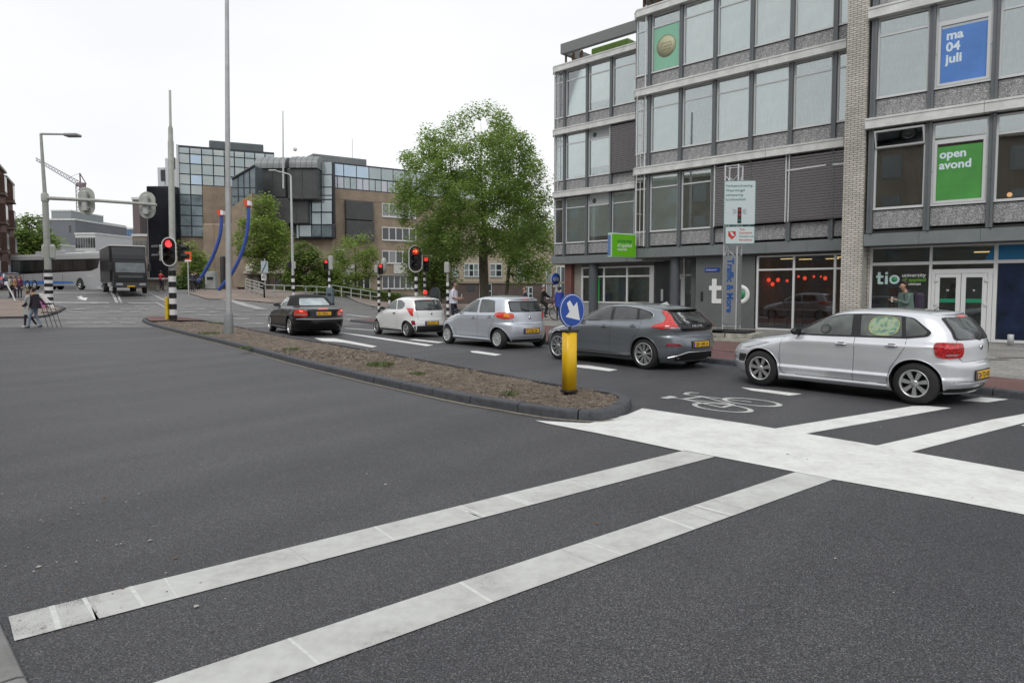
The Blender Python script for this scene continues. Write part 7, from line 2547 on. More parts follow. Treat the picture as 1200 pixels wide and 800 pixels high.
# beige plinth, canopies and dark openings at street level
for (x0, x1, y0, y1, Y, m_, nm) in [(237, 292, 262, 352, 88, M_ob, 'brick_wing'), (205, 237, 300, 352, 87.5, MATS['course'], 'brick_base'), (257, 263, 300, 340, 87.3, M_bronze, 'dark_opening'),
                               (284, 350, 318, 322, 85.5, mat('canopy', (.34, .30, .25), .8), 'canopy'), (287, 296, 309, 319, 84, mat('cream_box', (.50, .48, .42), .7), 'cream_box'), (322, 345, 308, 321, 84.5, MATS['canopy'], 'canopy_front'),
                               (322, 336, 322, 345, 86, M_bronze, 'dark_opening'), (296, 303, 322, 345, 86.5, MATS['canopy'], 'column')]:
    bay(x0, x1, y0, y1, Y, nm, m_, dep=4)
# thin mast on the roof of the dark bays
a_, c_ = V(331.5, 130, 90), V(332, 221, 90)
MB().tube([(c_.x - gl_.location.x, -gl_.location.y + 90, c_.z - gl_.location.z), (a_.x - gl_.location.x, 90 - gl_.location.y, a_.z - gl_.location.z)], [.13, .06], 8).build('flagpole', M_pole, gl_)
pp = V(345.8, 175, 96)
MB().ball((pp.x - gl_.location.x, 96 - gl_.location.y, pp.z - gl_.location.z), .28, 10, 8).build('roof_ball', mat('ball_white', (.6, .6, .62)), gl_)

# --- low beige building seen under the big plane tree
PD = Pl(((520 - 600) / 800 * 72, 72, 8))
lb = far_thing('low_office', 'low beige building with a dark brick ground floor seen beneath the big plane tree', PD, 6)
zc1, zc2, zt2 = zat(PD, 560, 331), zat(PD, 560, 285), zat(PD, 560, 280)
t0, t1 = tat(PD, 500), tat(PD, 668)
fput(lb, PD, MB().box(t0, t1, 0, 10, -.5, zc1), 'brick_base', brick_mat('brown_brick', (0.115, 0.085, 0.075), (0.085, 0.065, 0.06), (0.07, .06, .055), 1.0, bw=.22, rh=.07, ms=.008, vert=True))
fput(lb, PD, MB().box(t0, t1, .05, 10, zc1, zt2 + 1.2), 'upper_wall', mat('pale_render', (0.34, 0.29, 0.225), .85, nz=.08))
fput(lb, PD, MB().box(t0, t1, -.12, .05, zc1 - .1, zc1 + .1), 'ledge', mat('tan_ledge', (.22, .19, .15), .8))
def lwin(px0, px1, py0, py1, n, two=True):
    a_, c_ = tat(PD, px0, 320), tat(PD, px1, 320)
    z1, z0 = zat(PD, (px0 + px1) / 2, py0), zat(PD, (px0 + px1) / 2, py1)
    f = MB()
    f.box(a_, c_, -.08, .05, z0, z0 + .09).box(a_, c_, -.08, .05, z1 - .09, z1)
    for i in range(n + 1):
        t = a_ + (c_ - a_) * i / n
        f.box(max(a_, t - .05), min(c_, t + .05), -.08, .05, z0 + .09, z1 - .09)
    if two: f.box(a_ + .05, c_ - .05, -.06, .05, (z0 + z1) / 2 - .04, (z0 + z1) / 2 + .04)
    w_ = fput(lb, PD, f, 'window', mat('pale_blue_frame', (.50, .60, .60), .5))
    for i in range(n):
        x0, x1 = a_ + (c_ - a_) * i / n, a_ + (c_ - a_) * (i + 1) / n
        fsub(w_, MB().box(x0 + .05, x1 - .05, -.02, .06, z0 + .09, z1 - .09), 'pane', M_palepane if (i % 2 == 0) else M_darkpane)
lwin(530, 537, 315.5, 324, 1)
lwin(544, 566, 309, 324.5, 4)
lwin(574, 588, 309, 324.5, 2)
lwin(606, 614, 309, 330, 1)
lwin(561.5, 576, 332, 350, 2)
lwin(615, 624, 336, 352, 2)
lwin(640, 646, 312, 350, 1)
lwin(652, 662, 312, 350, 2)
fput(lb, PD, MB().box(tat(PD, 547), tat(PD, 556), -.03, .02, zat(PD, 550, 341), zat(PD, 550, 334)), 'vent_panel', mat('vent_dark', (.04, .045, .05), .7))

mat('white_render', (.55, .56, .56), .7)
# --- terrace of old houses at the left edge
M_red = brick_mat('old_red_brick', (0.15, 0.075, 0.055), (0.11, 0.055, 0.045), (0.12, .1, .085), 1.0, bw=.22, rh=.07, ms=.008, vert=True)
q0, q1 = Vector(((-12 - 600) / 800 * 66, 66)), Vector(((20 - 600) / 800 * 86, 86))
ang = math.degrees(math.atan2(q1.y - q0.y, q1.x - q0.x))
PH = Pl((q0.x, q0.y, ang))
L_h = (q1 - q0).length
hs_ = ['red brick terraced house with bays nearest at the left edge of the photo', 'second red brick terraced house from the left edge with stacked bays', 'third red brick terraced house from the left edge, beside the tree']
for i in range(3):
    t0 = L_h * i / 3
    t1 = L_h * (i + 1) / 3
    p = PH.w(t0, 0)
    hh = thing('terraced_house', hs_[i], 'house', (p.x, p.y, hgt(p.x, p.y)), 0, 'red brick terraced houses at the left')
    ztp = [14.5, 14.0, 13.6][i] + 1.2
    # facade normal towards the street is -n side of the plane after flipping: street lies at +x
    S_ = -1
    fput(hh, PH, MB().box(t0 + .02, t1 - .02, 0, 10, 0, ztp), 'wall', M_red)
    fput(hh, PH, MB().box(t0 + .02, t1 - .02, -.3, .0, ztp - .3, ztp - .05), 'eaves', mat('cream_trim', (.34, .31, .25), .7))
    fput(hh, PH, MB().prism([(0, ztp), (10, ztp), (5, ztp + 2.6)], t0 + .05, t1 - .05, ax='x'), 'roof', mat('roof_tile', (.07, .05, .045), .8))
    for k, tt in enumerate((t0 + (t1 - t0) * .3, t0 + (t1 - t0) * .72)):
        bb_ = MB()
        for f in range(4):
            z = 1.7 + 1.0 + f * 3.1
            w2 = (t1 - t0) * .13
            if k == 0: bb_.box(tt - w2 - .2, tt + w2 + .2, -.72, 0, z - .2, z + .0)
            wn = fput(hh, PH, MB().box(tt - w2, tt + w2, -.65 if k == 0 else -.08, .0, z + .01, z + 2.0), 'window', M_red)
            for sx in (-1, 1):
                yy = -.68 if k == 0 else -.11
                fsub(wn, MB().box(tt + sx * w2 / 2 - w2 * .38, tt + sx * w2 / 2 + w2 * .38, yy, yy + .03, z + .2, z + 1.85), 'pane', M_palepane if f % 2 else MATS['white_render'] if i == 0 and sx > 0 else M_darkpane)
        if k == 0: fput(hh, PH, bb_, 'bay_slab', mat('brown_trim', (.20, .15, .12), .8))
    fput(hh, PH, MB().box(t0 + 1, t0 + 1.7, 2, 3, ztp + .5, ztp + 3.6), 'chimney', M_red)
# plum coloured roof gables sticking out
# --- distant blocks down the street
def block(px0, px1, py0, Y, dep, wallm, name, label, bands=0, ncol=6, winm=None, roofm=None, py1=345, rot=0, wh=.55):
    a_, c_ = V(px0, py0, Y), V(px1, py0, Y)
    zb0 = hgt(a_.x, Y)
    o = thing(name, label, 'building', (a_.x, Y, zb0), math.radians(rot), 'distant buildings beyond the bridge')
    W, Hh = c_.x - a_.x, a_.z - zb0
    MB().box(0, W, 0, dep, 0, Hh).build('wall', wallm, o)
    MB().box(-.1, W + .1, -.1, dep, Hh, Hh + .35).build('roof', roofm or M_ledge, o)
    for r in range(bands):
        z0, z1 = Hh * (r + .28) / bands, Hh * (r + .28 + wh) / bands
        for k in range(ncol):
            MB().box(W * (k + .12) / ncol, W * (k + .88) / ncol, -.06, .02, z0, z1).build('window', winm or M_darkpane, o)
    return o
o = block(44, 88, 258, 150, 20, mat('slate_grey', (.14, .15, .165), .7, nz=.1, ns=.2), 'grey_block', 'plain dark grey block with few windows above the left end of the coach', 0)
for z in (8.5, 14.0): MB().box((V(82, 300, 150).x - o.location.x), (V(84.5, 300, 150).x - o.location.x), -.05, .02, z - 1.6, z - .1).build('window', M_darkpane, o)
block(60, 83, 247.5, 190, 15, mat('pale_grey_clad', (.25, .28, .28), .7), 'pale_block', 'pale grey stepped block rising behind the dark grey one', 2, 5, M_palepane)
block(88, 114, 275, 128, 30, mat('white_render', (.55, .56, .56), .7), 'banded_block', 'white banded office with strip windows above the middle of the coach', 3, 8, M_darkpane, M_ledge, rot=-8)
block(92, 127, 266, 205, 20, mat('green_glass_wall', (.22, .30, .29), .4), 'green_block', 'greenish glass office in the distance right of the crane mast', 6, 9, mat('green_pane', (.16, .24, .23), .2))
block(100, 119, 261, 240, 15, mat('orange_wall', (.50, .20, .11), .8), 'orange_block', 'distant building with an orange top floor behind the crane mast', 1, 3)
block(126, 138, 268.5, 180, 20, mat('white_wall', (.58, .59, .60), .7), 'white_block', 'narrow plain white block above the black truck roof', 0)
block(137.5, 152, 268, 230, 20, mat('sand_wall', (.36, .33, .27), .8), 'sand_block', 'distant sand coloured block above the black truck', 4, 4)
block(142, 153.5, 269, 176, 12, mat('blue_glass_wall', (.08, .14, .24), .3), 'blue_block', 'narrow blue glass block above the right corner of the black truck', 6, 4, mat('blue_pane', (.14, .24, .38), .2))
o = block(155, 163, 234, 100, 8, mat('mauve_clad', (.15, .12, .12), .6), 'slab_tower', 'tall narrow brown slab left of the black glass tower', 0)
block(155, 172, 277, 98, 8, mat('taupe_wall', (.24, .20, .17), .8), 'taupe_block', 'taupe lower block between the truck and the black glass tower', 2, 3, M_palepane)
block(163.3, 171, 252, 112, 8, mat('light_glass', (.34, .37, .37), .4), 'pale_glass_block', 'pale glazed block squeezed left of the black glass tower', 5, 2, M_palepane)
block(21, 28, 284, 122, 20, mat('white_house', (.52, .52, .5), .8), 'white_house', 'small white house front beyond the red brick terrace', 4, 2)
# --- tower crane
YC = 260
cr = thing('tower_crane', 'lattice tower crane with a long sloping jib above the far roofs', 'crane', tuple(V(96, 262, YC)), 0)
oo = Vector(cr.location)
M_cr = mat('crane_paint', (.24, .23, .25), .6)
M_crr = mat('crane_red', (.20, .15, .16), .6)
def L3(px, py): return V(px, py, YC) - oo
b = MB()
w_ = 1.1
z_top = L3(95, 216).z
n = 14
for sx in (-w_, w_):
    for sy in (-w_, w_): b.cyl((sx, sy, -14), (sx, sy, z_top), .16, n=4)
for k in range(n + 6):
    z0 = -14 + (z_top + 14) * k / (n + 6)
    z1 = -14 + (z_top + 14) * (k + 1) / (n + 6)
    for sy in (-w_, w_):
        b.cyl((-w_, sy, z0), (w_, sy, z1), .10, n=4)
        b.cyl((w_, sy, z0), (-w_, sy, z1), .10, n=4)
b.build('mast', M_cr, cr)
b = MB()
p0, p1 = L3(97, 221), L3(42, 188)
ap = L3(93.5, 203)
d = p1 - p0
up = Vector((0, 0, 2.0))
prev = None
for k in range(17):
    a_ = p0 + d * (k / 16)
    tp_ = a_ + up * (1 - .5 * k / 16)
    if prev:
        b.cyl(prev[0], a_, .14, n=4)
        b.cyl(prev[1], tp_, .14, n=4)
        b.cyl(prev[0], tp_, .09, n=4)
        b.cyl(prev[1], a_, .09, n=4)
    prev = (a_, tp_)
b.build('jib', M_cr, cr)
b = MB()
b.cyl((0, 0, z_top), ap, .25, n=4).cyl((2.2, 0, z_top), ap, .2, n=4)
b.cyl(ap, p0 + d * .35, .06, n=4)
b.box(-1.0, 1.5, -1.0, 1.0, z_top - .9, z_top + .5)
b.build('cab', M_crr, cr)

# ================================================================== BRIDGE: ARCHES, RAILINGS, PARAPET
M_arch = mat('arch_blue', (0.035, 0.075, 0.30), .4, nz=.12, ns=1)
def arch(pts, Y, label, cap):
    base = V(pts[-1][0], pts[-1][1], Y)
    o = thing('curved_bridge_arm', label, 'bridge arm', (base.x, Y, hgt(base.x, Y)), 0, 'blue curved arms of the bridge')
    P = [V(x, y, Y) - Vector(o.location) for x, y in pts]
    MB().tube(smooth_path3(P), .155, 12).build('arm', M_arch, o)
    a_ = P[0]
    b = MB()
    b.prism([(a_.x - .24, a_.z - .05), (a_.x + .22, a_.z - .05), (a_.x + .22, a_.z + .45), (a_.x - .34, a_.z + .5)], -.24, .24, ax='y')
    c_ = b.build('cap', mat('cap_red', (.60, .07, .03), .5), o)
    MB().prism([(a_.x - .0, a_.z + .06), (a_.x + .24, a_.z + .04), (a_.x + .24, a_.z + .40), (a_.x + .02, a_.z + .45)], -.26, .26, ax='y').build('cap_side', M_white_p, c_)
def smooth_path3(P, it=2):
    for _ in range(it):
        Q = [P[0]]
        for i in range(len(P) - 1):
            Q.append(P[i] * .75 + P[i + 1] * .25)
            Q.append(P[i] * .25 + P[i + 1] * .75)
        Q.append(P[-1])
        P = Q
    return P
arch([(259.6, 252.5), (259, 271), (254.5, 288), (247.5, 305), (240.5, 317.5), (232, 331)], 62, 'left blue curved bridge arm with red and white cap behind the tall grey pole', 0)
arch([(291, 241.5), (291.2, 255), (289.6, 273), (285.6, 290), (279, 307), (269, 325), (256, 340)], 60, 'right blue curved bridge arm with red and white cap right of the tall grey pole', 0)
M_rail = mat('rail_grey', (0.34, 0.36, 0.34), .55)
def railing(P, h, n, label, nr=2, name='railing'):
    a_ = P[0]
    z0 = hgt(a_.x, a_.y)
    o = thing(name, label, 'railing', (a_.x, a_.y, z0), 0, 'grey tube railings')
    Q = [Vector((p.x - a_.x, p.y - a_.y, hgt(p.x, p.y) - z0)) for p in P]
    for k in range(nr): MB().tube([q_ + Vector((0, 0, h * (1 - k / nr * .9))) for q_ in Q], .045, 6).build('rail', M_rail, o)
    for i in range(n + 1):
        s = i / n * (len(Q) - 1)
        j = min(int(s), len(Q) - 2)
        q_ = Q[j].lerp(Q[j + 1], s - j)
        MB().box(q_.x - .045, q_.x + .045, q_.y - .04, q_.y + .04, q_.z - .1, q_.z + h).build('post', M_rail, o)
    return o
railing([Vector(((288.5 - 600) / 800 * 58, 58, 0)), Vector(((310 - 600) / 800 * 53, 53, 0))], 1.15, 4, 'short closely posted railing panel at the bridge corner', 4)
railing([Vector(((310 - 600) / 800 * 53, 53, 0)), Vector(((345 - 600) / 800 * 55, 55, 0)), Vector(((384 - 600) / 800 * 59, 59, 0))], 1.05, 6, 'longer grey railing curving behind the black convertible', 2)
railing([Vector(((389 - 600) / 800 * 64, 64, 0)), Vector(((445 - 600) / 800 * 66, 66, 0))], 1.0, 5, 'low grey railing in front of the hedge and brick office', 2)
# concrete parapet at the bridge end with flat cap
a_ = V(173, 340, 62)
pr_ = thing('bridge_parapet', 'pale concrete bridge parapet with overhanging cap right of the black truck', 'parapet', (a_.x, 62, hgt(a_.x, 62)))
w_ = V(196, 340, 62).x - a_.x
MB().box(0, w_, 0, 1.0, -.1, .95).build('wall', mat('parapet_beige', (.27, .245, .20), .85, nz=.15, ns=1), pr_)
MB().bbox(-.1, w_ + .2, -.3, 1.2, .95, 1.12, .03).build('cap', mat('parapet_cap', (.34, .34, .32), .8), pr_)
# route signs on the pavement
for (x0, x1, y0, y1, Y, m_, lab) in ((306, 314, 306, 320, 57, mat('sign_palegrey', (.36, .44, .46), .5), 'pale square sign with a diagonal stripe beside the leafy tree'), (306.5, 312, 321, 328.5, 57.3, M_white_p, 'small white sign with a round symbol under the diagonal stripe sign')):
    a_, c_ = V(x0, y1, Y), V(x1, y0, Y)
    o = thing('road_sign', lab, 'sign', ((a_.x + c_.x) / 2, Y, a_.z), 0)
    w2 = (c_.x - a_.x) / 2
    MB().bbox(-w2, w2, -.03, .03, 0, c_.z - a_.z, .01).build('plate', m_, o)
    if x0 == 306:
        MB().prism([(-w2 + .05, .05), (-w2 + .12, .05), (w2 - .05, c_.z - a_.z - .05), (w2 - .12, c_.z - a_.z - .05)], -.04, -.031, ax='y').build('stripe', M_pblack, o)
        MB().cyl((0, .05, -2.8), (0, .05, 1.2), .04, n=6).build('post', M_pole, o)
    else:
        MB().tube([(w2 * .5 * math.cos(a), -.035, (c_.z - a_.z) / 2 + w2 * .5 * math.sin(a)) for a in [2 * math.pi * i / 12 for i in range(12)]], .03, 4, closed=True).build('symbol', M_pblack, o)
# utility cabinet and bin
def simple_box(name, label, cat, px, py0, py1, Y, w_, m_, dep=.6, rnd_top=False):
    a_ = V(px, py1, Y)
    z0 = hgt(a_.x, Y) + .0
    h = V(px, py0, Y).z - z0
    o = thing(name, label, cat, (a_.x, Y, z0))
    b = MB()
    if rnd_top:
        P = [(-w_ / 2, 0), (w_ / 2, 0), (w_ / 2, h * .8)] + [(w_ / 2 * math.cos(t), h * .8 + h * .2 * math.sin(t)) for t in [math.pi * i / 8 for i in range(1, 8)]] + [(-w_ / 2, h * .8)]
        b.prism(P, -dep / 2, dep / 2, ax='y')
    else: b.bbox(-w_ / 2, w_ / 2, -dep / 2, dep / 2, 0, h, .03)
    b.build('body', m_, o)
    MB().bbox(-w_ / 2 - .02, w_ / 2 + .02, -dep / 2 - .02, dep / 2 + .02, 0, .12, .02).build('base', M_pblack, o)
    MB().bbox(-w_ * .3, w_ * .3, -dep / 2 - .03, -dep / 2, h * .55, h * .7, .01).build('flap', M_black, o)
    return o
simple_box('litter_bin', 'dark rounded bin behind the roof of the white car', 'bin', 510, 336.5, 362, 42, .62, mat('bin_dark', (.035, .045, .05), .5), rnd_top=True)
simple_box('signal_cabinet', 'blue grey cabinet at the foot of the striped post behind the convertible', 'cabinet', 387, 338, 346, 54.5, .5, mat('cabinet_blue', (.12, .16, .18), .5))
simple_box('utility_box', 'pale grey utility box beside the left blue bridge arm', 'cabinet', 248, 318, 336, 63, .95, mat('box_pale', (.36, .38, .36), .6))
# shop waste cylinder in front of the right shop window
p = G(1184, 404.5, .12)
o = thing('ash_bin', 'small dark round bin in front of the navy shop window', 'bin', (p.x, p.y, .12))
MB().lathe([(.001, 0), (.075, 0), (.08, .30), (.06, .31), (.001, .31)], 16).build('bin_body', M_pole, o)

# --- brick terrace across the street behind the viewer, mirrored in the windows and car doors
q0, q1 = Vector((6, -26)), Vector((-46, 42))
PT = Pl((q0.x, q0.y, math.degrees(math.atan2(q1.y - q0.y, q1.x - q0.x))))
tl_ = (q1 - q0).length
bt = thing('brick_terrace', 'brown brick terrace across the street, seen only mirrored in the shop windows', 'building', (q0.x, q0.y, 0))
fput(bt, PT, MB().box(0, tl_, 0, 9, 0, 12.5), 'wall', mat('mirrored_brick', (.24, .20, .16), .9, nz=.2, ns=.5))
fput(bt, PT, MB().box(0, tl_, -.3, 0, 12.2, 12.5), 'eaves', MATS['cream_trim'])
ob = MB()
for i in range(int(tl_ / 2.6)):
    for f in range(4): ob.box(.6 + i * 2.6, 1.9 + i * 2.6, -.04, -.001, .9 + f * 3, 2.6 + f * 3)
o = fput(bt, PT, ob, 'windows', M_palepane)
o['kind'] = 'stuff'
# ================================================================== TREES AND SHRUBS
def leaf_mat(name, c1, c2):
    q = NT(name)
    t = q.t
    tc = q.n('TexCoord')
    n = q.n('TexNoise', Scale=1.3, Detail=3.0)
    q.l(tc.outputs['Object'], n.inputs['Vector'])
    n2 = q.n('TexNoise', Scale=14.0, Detail=2.0)
    q.l(tc.outputs['Object'], n2.inputs['Vector'])
    c = q.ramp(n.outputs['Fac'], [(0.3, c1), (0.7, c2)])
    c = q.mix(1.0, c, q.ramp(n2.outputs['Fac'], [(0.3, (0.7, 0.72, 0.7)), (0.7, (1.3, 1.28, 1.2))]), 'MULTIPLY')
    q.l(c, q.b.inputs['Base Color'])
    q.b.inputs['Roughness'].default_value = 0.55
    tr = t.nodes.new('ShaderNodeBsdfTranslucent')
    q.l(c, tr.inputs['Color'])
    mx = t.nodes.new('ShaderNodeMixShader')
    mx.inputs[0].default_value = 0.45
    q.l(q.b.outputs[0], mx.inputs[1])
    q.l(tr.outputs[0], mx.inputs[2])
    q.l(mx.outputs[0], t.nodes['Material Output'].inputs['Surface'])
    return q.m
M_bark = mat('bark', (0.085, 0.072, 0.052), .9, nz=.35, ns=4, bump=.5, bs=12)
L_plane = leaf_mat('plane_leaves', (0.21, 0.32, 0.08), (0.29, 0.40, 0.11))
L_fresh = leaf_mat('fresh_leaves', (0.19, 0.28, 0.06), (0.27, 0.36, 0.09))
L_mid = leaf_mat('mid_leaves', (0.13, 0.20, 0.05), (0.19, 0.26, 0.07))
L_dark = leaf_mat('dark_leaves', (0.07, 0.11, 0.035), (0.10, 0.15, 0.045))
def tree(name, label, px, Y, py_top, wpx, py_bot, trunk_r, seed, nclump, nleaf, lsz, lm, group=None, base_z=None, shape='oval', trunkpx=None, cat='tree', clump_r=None, ztrunk=None):
    """crown fills a box given by its centre, top, bottom and width"""
    R = random.Random(seed)
    x = (px - 600) / 800 * Y
    z0 = hgt(x, Y) if base_z is None else base_z
    tx = ((trunkpx or px) - 600) / 800 * Y
    zt, zb = V(px, py_top, Y).z, V(px, py_bot, Y).z
    cr = wpx / 800 * Y / 2
    o = thing(name, label, cat, (tx, Y, z0), 0, group)
    H = zt - z0
    zc0 = zb - z0
    dx = x - tx
    clr = clump_r or cr * .17
    cl = []
    tries = 0
    while len(cl) < nclump and tries < nclump * 60:
        tries += 1
        u, v, w_ = R.uniform(-1, 1), R.uniform(-1, 1), R.uniform(0, 1)
        if shape == 'oval': prof = math.sin(math.pi * (w_ * .86 + .10)) ** .62 * (1 if w_ < .45 else 1 - (w_ - .45) * .42)
        elif shape == 'broad': prof = (max(0, 1 - ((w_ - .36) / .66) ** 2) ** .5 if w_ > .36 else max(0, 1 - ((.36 - w_) / .52) ** 2) ** .5) * (1 if w_ < .55 else 1 - (w_ - .55) * .45)
        elif shape == 'cone': prof = (1 - w_) ** .7 * min(1, w_ * 5 + .3)
        elif shape == 'shrub': prof = (1 - w_ ** 2.2) ** .5
        else: prof = math.sqrt(max(0, 1 - (2 * w_ - 1) ** 2))
        prof *= 1 + .09 * math.sin(3 * math.atan2(v, u) + seed) + .08 * math.sin(5 * math.atan2(v, u) + seed * 2 + w_ * 6)
        d = math.hypot(u, v)
        if d > prof * .94: continue
        if d < prof * R.uniform(.0, .62): continue
        cl.append(Vector((dx + u * cr, v * cr, zc0 + w_ * (H - zc0 - clr * .3))))
    # skeleton
    th = ztrunk if ztrunk is not None else max(.4, zc0 + (H - zc0) * .12)
    nodes = [(Vector((0, 0, 0)), trunk_r * 1.25), (Vector((dx * .02, 0, th * .3)), trunk_r), (Vector((dx * .1, 0, th * .65)), trunk_r * .93), (Vector((dx * .15, 0, th)), trunk_r * .88)]
    tb = MB()
    tb.tube([n_[0] for n_ in nodes], [n_[1] for n_ in nodes], 12)
    lead = [nodes[-1][0]]
    for k in range(1, 6):
        lead.append(Vector((dx * (.15 + .5 * k / 5) + R.uniform(-.1, .1) * cr * .3, R.uniform(-.1, .1) * cr * .3, th + (H - th) * k / 5.6)))
    rr = [trunk_r * .85 * (1 - k / 6.2) ** (2.4 if shape == 'broad' else 1.3) for k in range(6)]
    tb.tube(lead, rr, 8)
    tb.build('trunk', M_bark, o)
    skel = [(p, r) for p, r in zip(lead, rr)]
    bb_ = MB()
    base = lead[0]
    for c_ in sorted(cl, key=lambda c: (c - base).length):
        best, bd = None, 1e9
        for p, r in skel:
            if p.z > c_.z + .15 * cr: continue
            dd = (p - c_).length + .25 * (p - base).length * .2
            if dd < bd: bd, best = dd, (p, r)
        if best is None: best = skel[0]
        p, r = best
        mid = (p + c_) / 2 + Vector((R.uniform(-.1, .1), R.uniform(-.1, .1), R.uniform(-.08, .16))) * (c_ - p).length
        r0 = max(.012, r * .62)
        r1 = max(.008, r0 * .5)
        bb_.tube([p, mid, c_], [r0, (r0 + r1) / 2, r1], 5)
        skel.append((mid, (r0 + r1) / 2))
        skel.append((c_, r1))
    bb_.build('branches', M_bark, o, fix=False)
    lv = MB()
    V_, F_ = lv.v, lv.f
    for c_ in cl:
        sc = R.uniform(.7, 1.35)
        n_ = int(nleaf * sc)
        for _ in range(n_):
            a, e = R.uniform(0, 6.283), R.uniform(-1, 1)
            rr_ = clr * sc * R.random() ** .45
            q_ = math.sqrt(1 - e * e)
            px_, py_, pz_ = c_.x + rr_ * q_ * math.cos(a), c_.y + rr_ * q_ * math.sin(a), c_.z + rr_ * e * .8
            s = lsz * R.uniform(.6, 1.3)
            a2, tl = R.uniform(0, 6.283), R.uniform(-.9, .9)
            ux, uy, uz = math.cos(a2) * s, math.sin(a2) * s, tl * s * .6
            vx, vy, vz = -math.sin(a2) * s * .5, math.cos(a2) * s * .5, R.uniform(-.5, .5) * s
            k = len(V_)
            V_ += [(px_ - ux, py_ - uy, pz_ - uz), (px_ + vx, py_ + vy, pz_ + vz), (px_ + ux, py_ + uy, pz_ + uz), (px_ - vx, py_ - vy, pz_ - vz)]
            F_.append((k, k + 1, k + 2, k + 3))
    lv.m = [0] * len(F_)
    lv.s = [False] * len(F_)
    lv.build('crown', lm, o, fix=False)
    return o
tree('plane_tree', 'largest plane tree, broad green crown standing between the brick office and the grey building', 558, 45, 122, 184, 297, .33, 23, 500, 150, .085, L_plane, trunkpx=568, ztrunk=4.0, clump_r=.66, shape='broad')
tree('background_tree', 'slim tree behind the big plane tree, close to the grey building corner', 618, 56, 232, 66, 330, .16, 9, 110, 90, .12, L_plane, 'trees behind the crossing', trunkpx=592, clump_r=.9)
tree('background_tree', 'tree at the lower left flank of the big plane tree', 508, 58, 262, 74, 338, .18, 12, 110, 90, .12, L_mid, 'trees behind the crossing', clump_r=.9)
tree('background_tree', 'tree with a bright fresh green crown between the bridge arms and the slim lamp', 312, 66, 227, 62, 322, .16, 15, 110, 100, .13, L_fresh, 'trees behind the crossing', trunkpx=314, clump_r=.75)
tree('background_tree', 'small fresh green tree in front of the brick office windows', 418, 70, 268, 54, 334, .11, 18, 70, 80, .12, L_fresh, 'trees behind the crossing', trunkpx=417, clump_r=.75)
tree('background_tree', 'small green tree behind the left blue bridge arm', 226, 74, 280, 36, 345, .10, 22, 60, 55, .20, L_fresh, 'trees behind the crossing', clump_r=.8)
tree('street_tree', 'leafy tree beyond the red brick terrace at the left', 38, 118, 251, 52, 330, .3, 27, 110, 65, .34, L_mid, 'trees at the far left', clump_r=1.6)
tree('street_tree', 'paler tree behind the top of the lamp mast foot at the left', 60, 135, 268, 34, 335, .25, 29, 60, 60, .36, L_fresh, 'trees at the far left', clump_r=1.5)
tree('tall_shrub', 'big bushy green shrub behind the slim lamp post', 358, 64, 283, 58, 348, .08, 33, 150, 70, .15, L_mid, 'shrubs along the far pavement', shape='shrub', cat='shrub', clump_r=.62, ztrunk=.5)
tree('tall_shrub', 'round green shrub right of the slim lamp post, below the corner windows', 386, 66, 300, 34, 348, .07, 36, 70, 60, .14, L_fresh, 'shrubs along the far pavement', shape='shrub', cat='shrub', clump_r=.55, ztrunk=.5)
tree('dark_shrub', 'dark green undergrowth below the small tree by the left bridge arm', 222, 72, 318, 34, 345, .06, 38, 60, 60, .16, L_dark, 'shrubs along the far pavement', shape='shrub', cat='shrub', clump_r=.6, ztrunk=.4)
tree('dark_tree', 'dark tree in the gap under the left side of the plane tree', 509, 64, 303, 32, 346, .1, 41, 60, 60, .17, L_dark, 'trees behind the crossing', clump_r=.7)
# clipped hedge
hp = [V(392, 345, 67), V(468, 345, 69)]
R = random.Random(2)
hg = MB()
a_, c_ = hp
L_ = (c_ - a_).length
for _ in range(9000):
    s = R.random()
    p = a_.lerp(c_, s)
    z0 = hgt(p.x, p.y) + .1
    x, y, z = p.x + R.uniform(-.4, .4), p.y + R.uniform(-.5, .5), z0 + R.random() ** .6 * (.95 + .15 * math.sin(s * 40))
    a, t_, sz = R.uniform(0, 6.28), R.uniform(-.8, .8), R.uniform(.05, .11)
    u = (math.cos(a) * sz, math.sin(a) * sz, t_ * sz)
    v = (-math.sin(a) * sz * .5, math.cos(a) * sz * .5, R.uniform(-.5, .5) * sz)
    hg.add([(x - u[0] - a_.x, y - u[1] - a_.y, z - u[2]), (x + v[0] - a_.x, y + v[1] - a_.y, z + v[2]), (x + u[0] - a_.x, y + u[1] - a_.y, z + u[2]), (x - v[0] - a_.x, y - v[1] - a_.y, z - v[2])], [(0, 1, 2, 3)])
ho = thing('hedge', 'low dark green hedge under the ground floor windows of the brick office', 'hedge', (a_.x, a_.y, 0))
hg.build('foliage', L_mid, ho, fix=False)
d_ = c_ - a_
b = MB()
for k in range(14):
    p = d_ * (k + .5) / 14
    b = MB().cyl((p.x, p.y, hgt(a_.x + p.x, a_.y + p.y)), (p.x, p.y, hgt(a_.x + p.x, a_.y + p.y) + .7), .04, n=5)
    b.build('stem', M_bark, ho)

